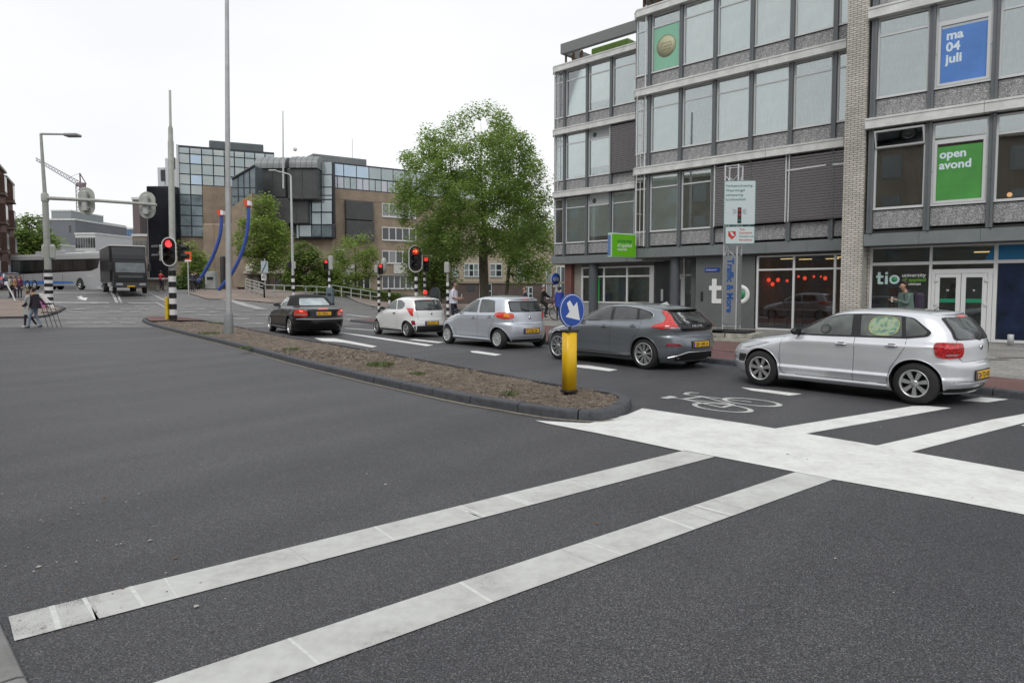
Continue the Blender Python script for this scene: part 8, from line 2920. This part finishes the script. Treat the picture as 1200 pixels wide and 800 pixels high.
# ================================================================== BUS AND TRUCK
def place_axis(o, front, rear):
    h = (front - rear).normalized()
    o.location = ((front.x + rear.x) / 2, (front.y + rear.y) / 2, hgt(*((front + rear) / 2)[:2]))
    o.rotation_euler = (0, 0, math.atan2(h.y, h.x))
def rbox(b, x0, x1, y0, y1, z0, z1, r, m=0, n=4):
    """box with rounded long upper edges (section across x)"""
    P = [(y0, z0), (y1, z0)]
    for k in range(n + 1):
        a = math.pi / 2 * k / n
        P.append((y1 - r + r * math.cos(a), z1 - r + r * math.sin(a)))
    for k in range(n + 1):
        a = math.pi / 2 * (1 - k / n)
        P.append((y0 + r - r * math.cos(a), z1 - r + r * math.sin(a)))
    return b.prism(P, x0, x1, m, ax='x')
def big_wheel(parent, x, y, R, wd, sg, m_=None):
    b = MB()
    e = wd / 2
    b.lathe([(R * .55, -e), (R - .05, -e), (R, -e + .05), (R, e - .05), (R - .05, e), (R * .55, e)], 28, 0, 'y')
    b.lathe([(.001, -e + .06), (R * .55, -e + .06)], 20, 0, 'y')
    r_ = b.build('wheel', M_tyre, parent, loc=(x, y, R))
    c = MB()
    o_ = sg * e
    c.lathe([(.001, o_ + sg * .02), (.10, o_ + sg * .02), (.14, o_ - sg * .03), (R * .42, o_ - sg * .08), (R * .53, o_ - sg * .01), (R * .57, o_ + sg * .004)], 24, 0, 'y')
    c.build('rim', m_ or M_alloy2, r_)
    return r_
# --- coach
bus = thing('coach', 'silver grey coach with a dark window band and blue stripes turning behind the black truck', 'bus')
bf, br_ = Vector((-36.6, 63.2, 0)), Vector((-50.2, 70.4, 0))
place_axis(bus, bf, br_)
Lb, Wb, Hb = 15.2, 2.5, 3.5
M_bus = paint('bus_silver', (0.46, 0.47, 0.48), .4, .35)
b = MB()
rbox(b, -Lb / 2, Lb / 2, -Wb / 2, Wb / 2, .38, Hb, .28)
b.build('body', M_bus, bus)
rbox(MB(), -3.5, 1.5, -1.0, 1.0, Hb - .02, Hb + .28, .15).build('roof_unit', M_bus, bus)
M_bwin = mat('bus_glass', (0.02, 0.022, 0.022), .06, nz=.5, ns=.8, spec=.8)
M_bblue = mat('bus_blue', (0.04, 0.14, 0.42), .4)
for sg in (-1, 1):
    y = sg * (Wb / 2 + .008)
    fr = MB()
    fr.prism([(-Lb / 2 + .15, 1.75), (-Lb / 2 + 1.6, 1.55), (Lb / 2 - 1.6, 1.75), (Lb / 2 - .5, 2.0), (Lb / 2 - .15, 2.85), (-Lb / 2 + .2, 2.95)], min(y, y - sg * .02), max(y, y - sg * .02), ax='y')
    band = fr.build('window_band', M_gloss, bus)
    for k in range(6):
        x0 = -Lb / 2 + .4 + k * 2.1
        MB().box(x0, x0 + 2.0, min(y + sg * .006, y), max(y + sg * .006, y), 1.85, 2.8).build('side_window', M_bwin, bus)
    for k in range(5):
        x0 = -Lb / 2 + 2.3 + k * 1.7
        MB().box(x0, x0 + .02, min(y + sg * .004, y - sg * .01), max(y + sg * .004, y - sg * .01), .5, 1.5).build('hatch_seam', M_black, bus)
    MB().prism([(-Lb / 2 + .1, .5), (Lb / 2 - 4.3, .62), (Lb / 2 - 4.5, .78), (-Lb / 2 + .1, .95)], min(y, y - sg * .01), max(y, y - sg * .01) + .002 * sg * (sg > 0), ax='y').build('blue_stripe', M_bblue, bus)
    MB().prism([(-Lb / 2 + .12, .95), (-Lb / 2 + .9, .95), (-Lb / 2 + .5, 2.2), (-Lb / 2 + .12, 2.4)], min(y, y - sg * .011), max(y, y - sg * .011) + .003 * sg * (sg > 0), ax='y').build('blue_stripe', M_bblue, bus)
    ar_ = MB().prism([(Lb / 2 - 3.35 + .62 * math.cos(t), .38 + .72 * math.sin(t) * 1.05) for t in [math.pi * i / 12 for i in range(13)]], min(y + sg * .003, y - sg * .015), max(y + sg * .003, y - sg * .015), ax='y')
    ar_.build('wheel_arch', M_black, bus)
    big_wheel(bus, Lb / 2 - 3.35, sg * (Wb / 2 - .12), .5, .28, sg)
    for xx in (-Lb / 2 + 3.0, -Lb / 2 + 4.3): big_wheel(bus, xx, sg * (Wb / 2 - .12), .5, .28, sg)
MB().box(-Lb / 2 - .01, -Lb / 2 + .02, -1.05, 1.05, 1.8, 2.9).build('rear_window', M_gloss, bus)
MB().box(Lb / 2 - .02, Lb / 2 + .01, -1.15, 1.15, 1.2, 2.95).build('windscreen', M_gloss, bus)
for sy in (-1, 1): MB().box(-Lb / 2 - .02, -Lb / 2 + .01, sy * .95 - .1, sy * .95 + .1, .9, 1.5).build('tail_light', M_tail, bus)
# --- black box truck
tk = thing('box_truck', 'black box truck facing the camera on the bridge ramp at the left', 'truck')
tf, tr_ = Vector((-29.4, 52.8, 0)), Vector((-35.0, 60.6, 0))
place_axis(tk, tf, tr_)
Lt = (tf - tr_).length
M_tb = mat('truck_black', (0.010, 0.010, 0.011), .3, spec=.3)
M_tbox = mat('truck_box_grey', (0.013, 0.014, 0.015), .3, nz=.3, ns=1)
x1 = Lt / 2
b = MB()
b.bbox(-x1, x1 - 1.75, -1.25, 1.25, .95, 3.72, .04)
b.build('cargo_box', M_tbox, tk)
MB().bbox(-x1 - .02, x1 - 1.7, -1.28, 1.28, 3.70, 3.80, .03).build('box_roof', mat('box_roof_white', (.52, .50, .47), .6), tk)
# cab: side profile extruded, then front panels
P = [(x1 - 1.65, .45), (x1 - .02, .45), (x1, .9), (x1 - .02, 1.35), (x1 - .28, 2.45), (x1 - .45, 2.62), (x1 - 1.65, 2.68)]
MB().prism(P, -1.12, 1.12, ax='y').build('cab', M_tb, tk)
# wind deflector
b = MB()
D1 = [(x1 - .55, 2.66), (x1 - .80, 3.0), (x1 - 1.5, 3.62), (x1 - 1.68, 3.62), (x1 - 1.68, 2.66)]
b.prism(D1, -1.12, 1.12, ax='y')
b.build('wind_deflector', mat('deflector', (0.016, 0.017, 0.019), .35, spec=.35), tk)
def front(y0, y1, z0, z1, name, m_, off=.015, par=None):
    def xz(z):
        for (a, za), (c, zc) in zip(P[1:-1], P[2:]):
            if za <= z <= zc: return a + (c - a) * (z - za) / (zc - za)
        return x1
    b = MB()
    b.quad((xz(z0) + off, y0, z0), (xz(z0) + off, y1, z0), (xz(z1) + off, y1, z1), (xz(z1) + off, y0, z1))
    b.quad((xz(z0) - .02, y0, z0), (xz(z0) - .02, y1, z0), (xz(z1) - .02, y1, z1), (xz(z1) - .02, y0, z1))
    b.add([], [])
    for e in ((y0,), (y1,)): b.quad((xz(z0) + off, e[0], z0), (xz(z0) - .02, e[0], z0), (xz(z1) - .02, e[0], z1), (xz(z1) + off, e[0], z1))
    return b.build(name, m_, par or tk)
front(-1.0, 1.0, 1.62, 2.38, 'windscreen', mat('truck_screen', (0.10, 0.12, 0.13), .06, nz=.45, ns=1.6, spec=.8))
front(-1.0, -.0, 1.60, 1.64, 'wiper', M_black, .03)
front(-.85, .85, 1.16, 1.52, 'grille', M_black, .02)
front(-.85, .85, 1.30, 1.34, 'grille_bar', M_tube, .03)
front(-1.1, 1.1, .50, .86, 'bumper', mat('truck_bumper', (0.05, 0.05, 0.055), .4), .05)
for sy in (-1, 1):
    front(sy * .78 - .22, sy * .78 + .22, .64, .82, 'headlight', M_lens, .065)
    MB().bbox(x1 - .35, x1 - .2, sy * 1.32 - .12, sy * 1.32 + .12, 1.75, 2.35, .04).build('wing_mirror', M_black, tk)
    big_wheel(tk, x1 - 1.05, sy * 1.05, .44, .28, sg=sy)
    big_wheel(tk, -x1 + 1.9, sy * 1.02, .44, .42, sg=sy)
    MB().box(x1 - 4.2, x1 - 2.0, sy * 1.15 - .04, sy * 1.15 + .04, .55, .85).build('side_guard', mat('guard_pale', (.35, .36, .36), .5), tk)
    MB().box(-x1 + 2.6, x1 - 1.8, sy * .5 - .08, sy * .5 + .08, .75, .95).build('chassis_rail', M_black, tk)
npl = front(-.26, .26, .52, .63, 'number_plate', M_yellow, .075)
text('BX-VR-58', .10, M_ink, npl, frameM((x1 + .06, .2 - .42, .545), (0, 1, 0), (0, 0, 1)), 'plate_lettering', depth=.001)
# ================================================================== PEOPLE
def figure(root, J, mats, name='body', sub=2):
    """J: joint name -> (position, radius, parent, region). One skinned mesh; regions choose the material"""
    names = list(J)
    me = bpy.data.meshes.new('skeleton')
    vs = [J[n][0] for n in names]
    es = [(names.index(n), names.index(J[n][2])) for n in names if J[n][2]]
    me.from_pydata(vs, es, [])
    o = bpy.data.objects.new('skeleton', me)
    COL.objects.link(o)
    md = o.modifiers.new('skin', 'SKIN')
    md.branch_smoothing = 0.6
    for i, n in enumerate(names):
        r = J[n][1]
        me.skin_vertices[0].data[i].radius = (r, r) if not isinstance(r, tuple) else r
        me.skin_vertices[0].data[i].use_root = (n == 'pelvis')
    s = o.modifiers.new('sub', 'SUBSURF')
    s.levels = s.render_levels = sub
    dg = bpy.context.evaluated_depsgraph_get()
    out = bpy.data.meshes.new_from_object(o.evaluated_get(dg))
    bpy.data.objects.remove(o)
    out.name = name
    out.materials.clear()
    regs = list(mats)
    for r in regs: out.materials.append(mats[r])
    segs = []
    for n in names:
        if J[n][2]: segs.append((Vector(J[n][0]), Vector(J[J[n][2]][0]), J[n][3]))
    for f in out.polygons:
        c = f.center
        bd, br = 1e9, None
        for a, b, r in segs:
            ab = b - a
            t = max(0, min(1, (c - a).dot(ab) / max(1e-9, ab.length_squared)))
            d = (a + ab * t - c).length
            if d < bd: bd, br = d, r
        f.material_index = regs.index(br) if br in regs else 0
        f.use_smooth = True
    return link(name, out, root)
M_skin = mat('skin', (0.42, 0.24, 0.17), .55)
M_hair = mat('dark_hair', (0.025, 0.017, 0.013), .6)
M_hairb = mat('light_brown_hair', (0.16, 0.10, 0.06), .6)
def cloth(name, col, nz=.12): return mat(name, col, .85, nz=nz, ns=9, bump=.3, bs=14)
def person(label, x, y, rz, H, col, pose, hair=M_hair, z0=None, group=None, longhair=False):
    """faces +x locally. pose: dict of joint offsets for limbs"""
    s = H / 1.75
    base = hgt(x, y) if z0 is None else z0
    root = thing('person', label, 'person', (x, y, base), rz, group)
    lean = pose.get('lean', 0.0)
    hp = pose.get('hip', .94)
    def P(a, b, c): return (a * s, b * s, c * s)
    J = {}
    ch = (lean * .5, 0, hp + .40)
    nk = (lean * .62 + .01, 0, hp + .56)
    hd = (lean * .62 + .03 + pose.get('nod', 0), 0, hp + .685)
    J['pelvis'] = (P(0, 0, hp), .125 * s, None, 'legs')
    J['waist'] = (P(lean * .2, 0, hp + .16), (.125 * s, .105 * s), 'pelvis', 'top')
    J['chest'] = (P(*ch), (.145 * s, .115 * s), 'waist', 'top')
    J['neck'] = (P(*nk), .052 * s, 'chest', 'skin')
    J['jaw'] = (P(hd[0] + .015, 0, hd[2] - .05), .068 * s, 'neck', 'skin')
    J['head'] = (P(*hd), .086 * s, 'jaw', 'skin')
    J['crown'] = (P(hd[0] - .01, 0, hd[2] + .065), .060 * s, 'head', 'skin')
    for sd, nm in ((1, 'l'), (-1, 'r')):
        el, wr = pose['arm_' + nm]
        sh_ = (ch[0], sd * .185, hp + .475)
        J['sh_' + nm] = (P(*sh_), .062 * s, 'chest', 'top')
        J['el_' + nm] = (P(sh_[0] + el[0], sd * (.185 + el[1]), sh_[2] + el[2]), .043 * s, 'sh_' + nm, 'sleeve')
        w_ = (sh_[0] + wr[0], sd * (.185 + wr[1]), sh_[2] + wr[2])
        J['wr_' + nm] = (P(*w_), .028 * s, 'el_' + nm, 'forearm')
        dv = Vector(w_) - Vector((sh_[0] + el[0], sd * (.185 + el[1]), sh_[2] + el[2]))
        dv.normalize()
        pm = Vector(w_) + dv * .075
        J['palm_' + nm] = (P(*pm), .030 * s, 'wr_' + nm, 'skin')
        sdv = dv.cross(Vector((0, 0, 1)))
        sdv = sdv.normalized() if sdv.length > .1 else Vector((0, 1, 0))
        for k in range(4):
            q_ = pm + dv * (.055 + .012 * (k in (1, 2))) + sdv * (.014 * (k - 1.5)) + Vector((0.012, 0, -.01))
            J['fg_%s%d' % (nm, k)] = (P(*q_), .0085 * s, 'palm_' + nm, 'skin')
        q_ = Vector(w_) + dv * .055 + sdv * .045
        J['th_' + nm] = (P(*q_), .010 * s, 'palm_' + nm, 'skin')
        kn, ft = pose['leg_' + nm]
        J['hp_' + nm] = (P(0, sd * .095, hp - .06), .098 * s, 'pelvis', 'legs')
        J['kn_' + nm] = (P(kn[0], sd * (.10 + kn[1]), kn[2]), .062 * s, 'hp_' + nm, 'legs')
        J['an_' + nm] = (P(ft[0], sd * (.10 + ft[1]), ft[2] + .08), .042 * s, 'kn_' + nm, 'shin')
        J['heel_' + nm] = (P(ft[0] - .03, sd * (.10 + ft[1]), ft[2] + .035), .038 * s, 'an_' + nm, 'shoe')
        J['toe_' + nm] = (P(ft[0] + .15, sd * (.11 + ft[1]), ft[2] + .03), .034 * s, 'heel_' + nm, 'shoe')
    mats = dict(skin=col.get('skin', M_skin), top=col['top'], sleeve=col.get('sleeve', col['top']), forearm=col.get('forearm', col['top']), legs=col['legs'], shin=col.get('shin', col['legs']), shoe=col['shoe'])
    figure(root, J, mats)
    # hair, cap over the back and top of the head; face
    hb = MB()
    hx, hz = hd[0], hd[2]
    hb.ball((0, 0, 0), (.116, .106, .122), 16, 12)
    hb.v = [((min(v[0], .045 if v[2] > .045 else -.005)), v[1], max(v[2], -.075 if not longhair else -.22)) for v in hb.v]
    hb.v = [((v[0] + hx - .006) * s, v[1] * s, (v[2] + hz + .03) * s) for v in hb.v]
    hb.build('hair', hair, root)
    fb = MB()
    fb.add([((hx + .088) * s, -.012 * s, (hz - .035) * s), ((hx + .088) * s, .012 * s, (hz - .035) * s), ((hx + .112) * s, 0, (hz - .03) * s), ((hx + .09) * s, 0, (hz + .012) * s)], [(0, 1, 2), (0, 2, 3), (1, 3, 2), (0, 3, 1)])
    fb.build('nose', mats['skin'], root)
    for sy in (-1, 1): MB().ball(((hx - .0) * s, sy * .088 * s, (hz - .01) * s), (.018 * s, .010 * s, .028 * s), 8, 6).build('ear', mats['skin'], root)
    eb = MB()
    for sy in (-1, 1): eb.ball(((hx + .080) * s, sy * .030 * s, (hz + .008) * s), (.008 * s, .012 * s, .006 * s), 8, 5)
    eb.box((hx + .072) * s, (hx + .084) * s, -.02 * s, .02 * s, (hz - .062) * s, (hz - .056) * s)
    eb.build('eyes_and_mouth', mat('eye_dark', (.05, .02, .02), .4), root)
    return root, s
ARM_DOWN = ((-.02, .03, -.29), (.03, .04, -.54))
STAND = dict(arm_l=ARM_DOWN, arm_r=ARM_DOWN, leg_l=((.02, 0, .50), (0, 0, 0)), leg_r=((.0, 0, .50), (-.03, 0, 0)))
WALK = dict(arm_l=((-.12, .03, -.27), (-.10, .03, -.52)), arm_r=((.10, .03, -.28), (.24, .01, -.50)), leg_l=((.17, 0, .52), (.30, 0, .0)), leg_r=((-.02, 0, .50), (-.34, 0, .05)), lean=.05, hip=.92)
def skirt(root, s, rings, m, name):
    b = MB()
    n = 20
    for (cx, rx, ry, z) in rings:
        for k in range(n):
            a = 2 * math.pi * k / n
            w_ = 1 + .04 * math.sin(5 * a + z * 9)
            b.v.append(((cx + rx * math.cos(a) * w_) * s, ry * math.sin(a) * w_ * s, z * s))
    for j in range(len(rings) - 1):
        for k in range(n): b.f.append((j * n + k, j * n + (k + 1) % n, (j + 1) * n + (k + 1) % n, (j + 1) * n + k))
    b.m = [0] * len(b.f)
    b.s = [True] * len(b.f)
    return b.build(name, m, root)
def pxp(px, Y): return (px - 600) / 800 * Y
# couple crossing at the left, walking to the left
c_coat = cloth('pale_coat', (0.40, 0.43, 0.42))
c_dk = cloth('dark_trousers', (0.035, 0.025, 0.04))
c_wsh = mat('white_shoe', (.6, .6, .6), .6)
Yc = 30.6
CROSS = dict(arm_l=((.06, -.01, -.27), (.22, -.12, -.22)), arm_r=((.06, -.01, -.27), (.22, -.14, -.20)), leg_l=((.14, 0, .50), (.16, 0, .0)), leg_r=((.02, 0, .50), (-.22, 0, .03)), lean=.03, nod=.02, hip=.92)
r_, s_ = person('woman in a pale grey coat and dark trousers walking beside a man in yellow', pxp(34.5, Yc), Yc, math.radians(192), 1.72, dict(top=c_coat, legs=c_dk, shoe=c_wsh), CROSS, hair=M_hairb, longhair=False, group=None)
r_.name = 'person'
skirt(r_, s_, [(.0, .17, .19, 1.36), (.0, .165, .19, 1.12), (.0, .19, .205, .92), (.0, .23, .235, .70), (-.02, .26, .25, .58)], c_coat, 'coat')
MB().tube([(.02, .19, 1.1), (.10, .21, 1.0), (.18, .2, .95)], .05, 8).build('bag', M_black, r_)
c_jean = cloth('pale_jeans', (0.22, 0.28, 0.36))
c_jkt = cloth('dark_jacket', (0.022, 0.02, 0.03))
c_yel = cloth('yellow_shirt', (0.50, 0.30, 0.03))
PW = dict(arm_l=((.02, .04, -.29), (.10, .02, -.52)), arm_r=((-.18, .04, -.24), (-.34, .05, -.44)), leg_l=((.16, 0, .51), (.22, 0, .0)), leg_r=((.02, 0, .5), (-.18, 0, .02)), lean=.03, hip=.95)
r_, s_ = person('man in a yellow shirt, dark jacket and pale jeans pulling a black folding stand', pxp(44.5, Yc - .2), Yc - .4, math.radians(188), 1.78, dict(top=c_yel, sleeve=c_jkt, forearm=c_jkt, legs=c_jean, shoe=mat('black_shoe', (.02, .02, .02), .5)), PW)
b = MB()
n = 16
# open jacket: back and sides only
for (cx, rx, ry, z) in [(.0, .155, .20, 1.46), (-.01, .165, .205, 1.2), (-.02, .19, .215, 1.0), (-.03, .21, .225, .84)]:
    for k in range(n + 1):
        a = math.radians(55) + math.radians(250) * k / n
        b.v.append(((cx + rx * math.cos(a)) * s_, ry * math.sin(a) * s_, z * s_))
for j in range(3):
    for k in range(n): b.f.append((j * (n + 1) + k, j * (n + 1) + k + 1, (j + 1) * (n + 1) + k + 1, (j + 1) * (n + 1) + k))
b.m = [0] * len(b.f)
b.s = [True] * len(b.f)
b.build('jacket', c_jkt, r_)
# the stand he carries
sx = pxp(59, Yc - .2)
st = thing('folding_stand', 'black folding stand trailing behind the man in the yellow shirt', 'folding stand', (sx, Yc - .3, 0))
for k in (0, 1):
    for yy in (-.15, .15): MB().tube([(-.28 + k * .38, yy, 1.12), (.04 + k * .40, yy, .02)], .012, 6).build('leg', M_black, st)
MB().bbox(-.24, .42, -.2, .2, .66, .70, .01).build('shelf', M_black, st)
MB().bbox(-.26, .12, -.1, .1, 1.02, 1.09, .02).build('bag', mat('plum_bag', (.03, .012, .025), .7), st)

# man in the white t-shirt beside the queue
RUN = dict(arm_l=((-.02, .03, -.28), (.22, .0, -.30)), arm_r=((.0, .03, -.28), (.22, -.02, -.33)), leg_l=((.14, 0, .52), (.22, 0, .0)), leg_r=((.0, 0, .5), (-.22, 0, .04)), lean=.02, hip=.97)
r_, s_ = person('man in a white t-shirt and navy shorts walking between the white and silver cars', pxp(531.5, 27.5), 27.5, math.radians(-8), 1.86, dict(top=cloth('white_tee', (0.62, 0.64, 0.72), .05), sleeve=cloth('white_tee', (0, 0, 0)), forearm=M_skin, legs=cloth('navy_shorts', (0.015, 0.018, 0.035)), shin=M_skin, shoe=c_wsh), RUN, z0=.14)
skirt(r_, s_, [(.0, .15, .175, 1.42), (.0, .155, .18, 1.25), (.0, .15, .175, 1.08), (.0, .16, .18, .94)], MATS['white_tee'], 'shirt')
MB().bbox(.30, .32, .10, .17, 1.24, 1.37, .005).build('phone', mat('phone_white', (.6, .6, .6), .3), r_)
# person in navy behind the silver car
person('person in navy seen above the boot of the light silver hatchback', pxp(615, 36), 36, math.radians(200), 1.72, dict(top=cloth('navy_top', (0.02, 0.025, 0.06)), legs=c_dk, shoe=c_wsh), STAND, hair=M_hairb, z0=.12)
# person in the blue coat
r_, s_ = person('person in a bright blue coat and black leggings walking away near the brick corner', pxp(655.5, 36.5), 36.5, math.radians(95), 1.72, dict(top=cloth('blue_coat', (0.03, 0.06, 0.34)), legs=cloth('black_leggings', (0.012, .012, .015)), shoe=M_black), dict(STAND, leg_l=((.06, 0, .5), (.10, 0, 0)), leg_r=((0, 0, .5), (-.12, 0, .02))), z0=.12)
skirt(r_, s_, [(.0, .16, .19, 1.42), (.0, .17, .19, 1.2), (.0, .19, .20, .98), (.0, .235, .235, .66)], MATS['blue_coat'], 'coat')
# student with a phone
PH_ = dict(arm_l=((.08, .02, -.26), (.30, -.08, -.16)), arm_r=((.08, .02, -.26), (.30, -.09, -.18)), leg_l=((.10, 0, .5), (.14, 0, 0)), leg_r=((0, 0, .5), (-.16, 0, .02)), lean=.05, nod=.04, hip=.95)
ys = 18.6
r_, s_ = person('student in a grey green jacket with plum backpack looking at a phone', pxp(1062, ys), ys, math.radians(182), 1.80, dict(top=cloth('grey_green_jacket', (0.10, 0.15, 0.13)), legs=c_dk, shoe=M_black), PH_, z0=.12)
skirt(r_, s_, [(.02, .16, .20, 1.46), (.02, .175, .21, 1.25), (.0, .18, .21, 1.05), (-.01, .19, .215, .92)], MATS['grey_green_jacket'], 'jacket')
MB().bbox(-.42 * s_, -.16 * s_, -.17 * s_, .17 * s_, .98 * s_, 1.46 * s_, .07).build('backpack', cloth('plum_pack', (0.035, 0.025, 0.045)), r_)
for sy in (-1, 1): MB().tube([(-.18 * s_, sy * .13 * s_, 1.44 * s_), (0, sy * .14 * s_, 1.52 * s_), (.16 * s_, sy * .13 * s_, 1.40 * s_), (.12 * s_, sy * .14 * s_, 1.15 * s_)], .018, 6).build('strap', M_black, r_)
MB().bbox(.40, .415, -.04, .04, 1.24, 1.38, .004).build('phone', M_pwhite, r_)
# ---- cyclists
def bicycle(label, x, y, rz, z0=None, group=None):
    o = thing('bicycle', label, 'bicycle', (x, y, hgt(x, y) if z0 is None else z0), rz, group)
    for wx in (-.54, .54):
        w_ = MB().tube([(wx + .34 * math.cos(a), 0, .35 + .34 * math.sin(a)) for a in [2 * math.pi * i / 24 for i in range(24)]], .02, 6, closed=True).build('wheel', M_tyre, o)
        sp = MB()
        for k in range(10):
            a = 2 * math.pi * k / 10
            sp.cyl((wx, 0, .35), (wx + .33 * math.cos(a), 0, .35 + .33 * math.sin(a)), .003, n=3)
        sp.build('spokes', M_alloy, w_)
    fr = MB()
    for a_, c_ in (((-.54, .35), (-.15, .32)), ((-.15, .32), (-.22, .85)), ((-.54, .35), (-.20, .78)), ((-.15, .32), (.36, .82)), ((-.19, .72), (.34, .90)), ((.54, .35), (.33, .95))):
        fr.cyl((a_[0], 0, a_[1]), (c_[0], 0, c_[1]), .018, n=6)
    fr.build('frame', M_black, o)
    MB().tube([(.18, -.28, 1.08), (.34, -.1, 1.08), (.34, .1, 1.08), (.18, .28, 1.08)], .014, 6).build('handlebar', M_chrome, o)
    MB().cyl((.33, 0, .95), (.34, 0, 1.08), .016, n=6).build('stem', M_chrome, o)
    MB().ball((-.24, 0, .93), (.14, .08, .04), 10, 6).build('saddle', M_black, o)
    return o
RIDE = dict(arm_l=((.14, .02, -.20), (.42, .05, -.36)), arm_r=((.14, .02, -.20), (.42, .05, -.36)), leg_l=((.34, 0, .82), (.22, 0, .30)), leg_r=((.28, 0, .64), (.14, 0, .14)), lean=.18, hip=1.0)
def cyclist(px, Y, rz, plabel, blabel, col, z0=None, hair=M_hair, skin=None):
    x = pxp(px, Y)
    bicycle(blabel, x, Y, rz, z0, 'bicycles being ridden')
    d = Vector((math.cos(rz), math.sin(rz)))
    person(plabel, x - d.x * .22, Y - d.y * .22, rz, 1.75, col, RIDE, hair=hair, z0=z0)
cyclist(639.5, 35, math.radians(15), 'cyclist in dark clothes passing left of the person in the blue coat', 'dark bicycle ridden left of the person in the blue coat', dict(top=cloth('black_top', (.012, .012, .014)), legs=cloth('black_leggings', (0, 0, 0)), shoe=M_black), .12, mat('grey_hair', (.3, .3, .28)))
cyclist(190.5, 59, math.radians(80), 'cyclist in a red jacket riding onto the bridge beside the large signal', 'bicycle under the cyclist in the red jacket', dict(top=cloth('red_jacket', (0.55, 0.04, 0.05)), legs=c_dk, shoe=M_black))
cyclist(226, 58, math.radians(130), 'cyclist in dark blue left of the foot of the blue bridge arm', 'bicycle under the cyclist in dark blue', dict(top=cloth('dark_blue_top', (.03, .04, .08)), legs=c_dk, shoe=M_black))
cyclist(231.5, 59.5, math.radians(60), 'cyclist in brown in front of the foot of the blue bridge arm', 'bicycle under the cyclist in brown', dict(top=cloth('brown_top', (.06, .03, .025)), legs=c_dk, shoe=M_black))
# people on the far left corner, tiny in the distance
far_c = [('white_tee2', (.5, .48, .42), 'pale top'), ('tan_top', (.35, .2, .1), 'tan top'), ('plum_top', (.12, .03, .08), 'plum top')]
for i, (px, c_) in enumerate(zip((13, 18.5, 24), far_c)):
    Yp = 52
    person('%s waiting on the paved corner behind the barrier rail' % ('tiny figure in a ' + c_[2]), pxp(px, Yp), Yp, math.radians(200 + 40 * i), 1.7, dict(top=cloth(c_[0], c_[1]), legs=c_dk, shoe=M_black), STAND, hair=M_hairb)
# parked car at the far left edge
dark_blue = paint('dark_blue_paint', (0.02, 0.035, 0.09), .2, .3)
FC = dict(PIC)
FC.update(paint=dark_blue, scale=1.12, reg='', )
FC['reg'] = '5-KTB-9'
pf_, pr__ = Vector((pxp(-6, 62), 62)), Vector((pxp(3, 60), 60))
hd_ = (pf_ - pr__).normalized()
oc, _ = make_car('parked_car', 'dark blue car parked at the far left edge below the terraced houses', FC, (pxp(-8, 64), 64), (pxp(2, 62.2), 62.2), group=None)
oc.location.z = hgt(oc.location.x, oc.location.y)
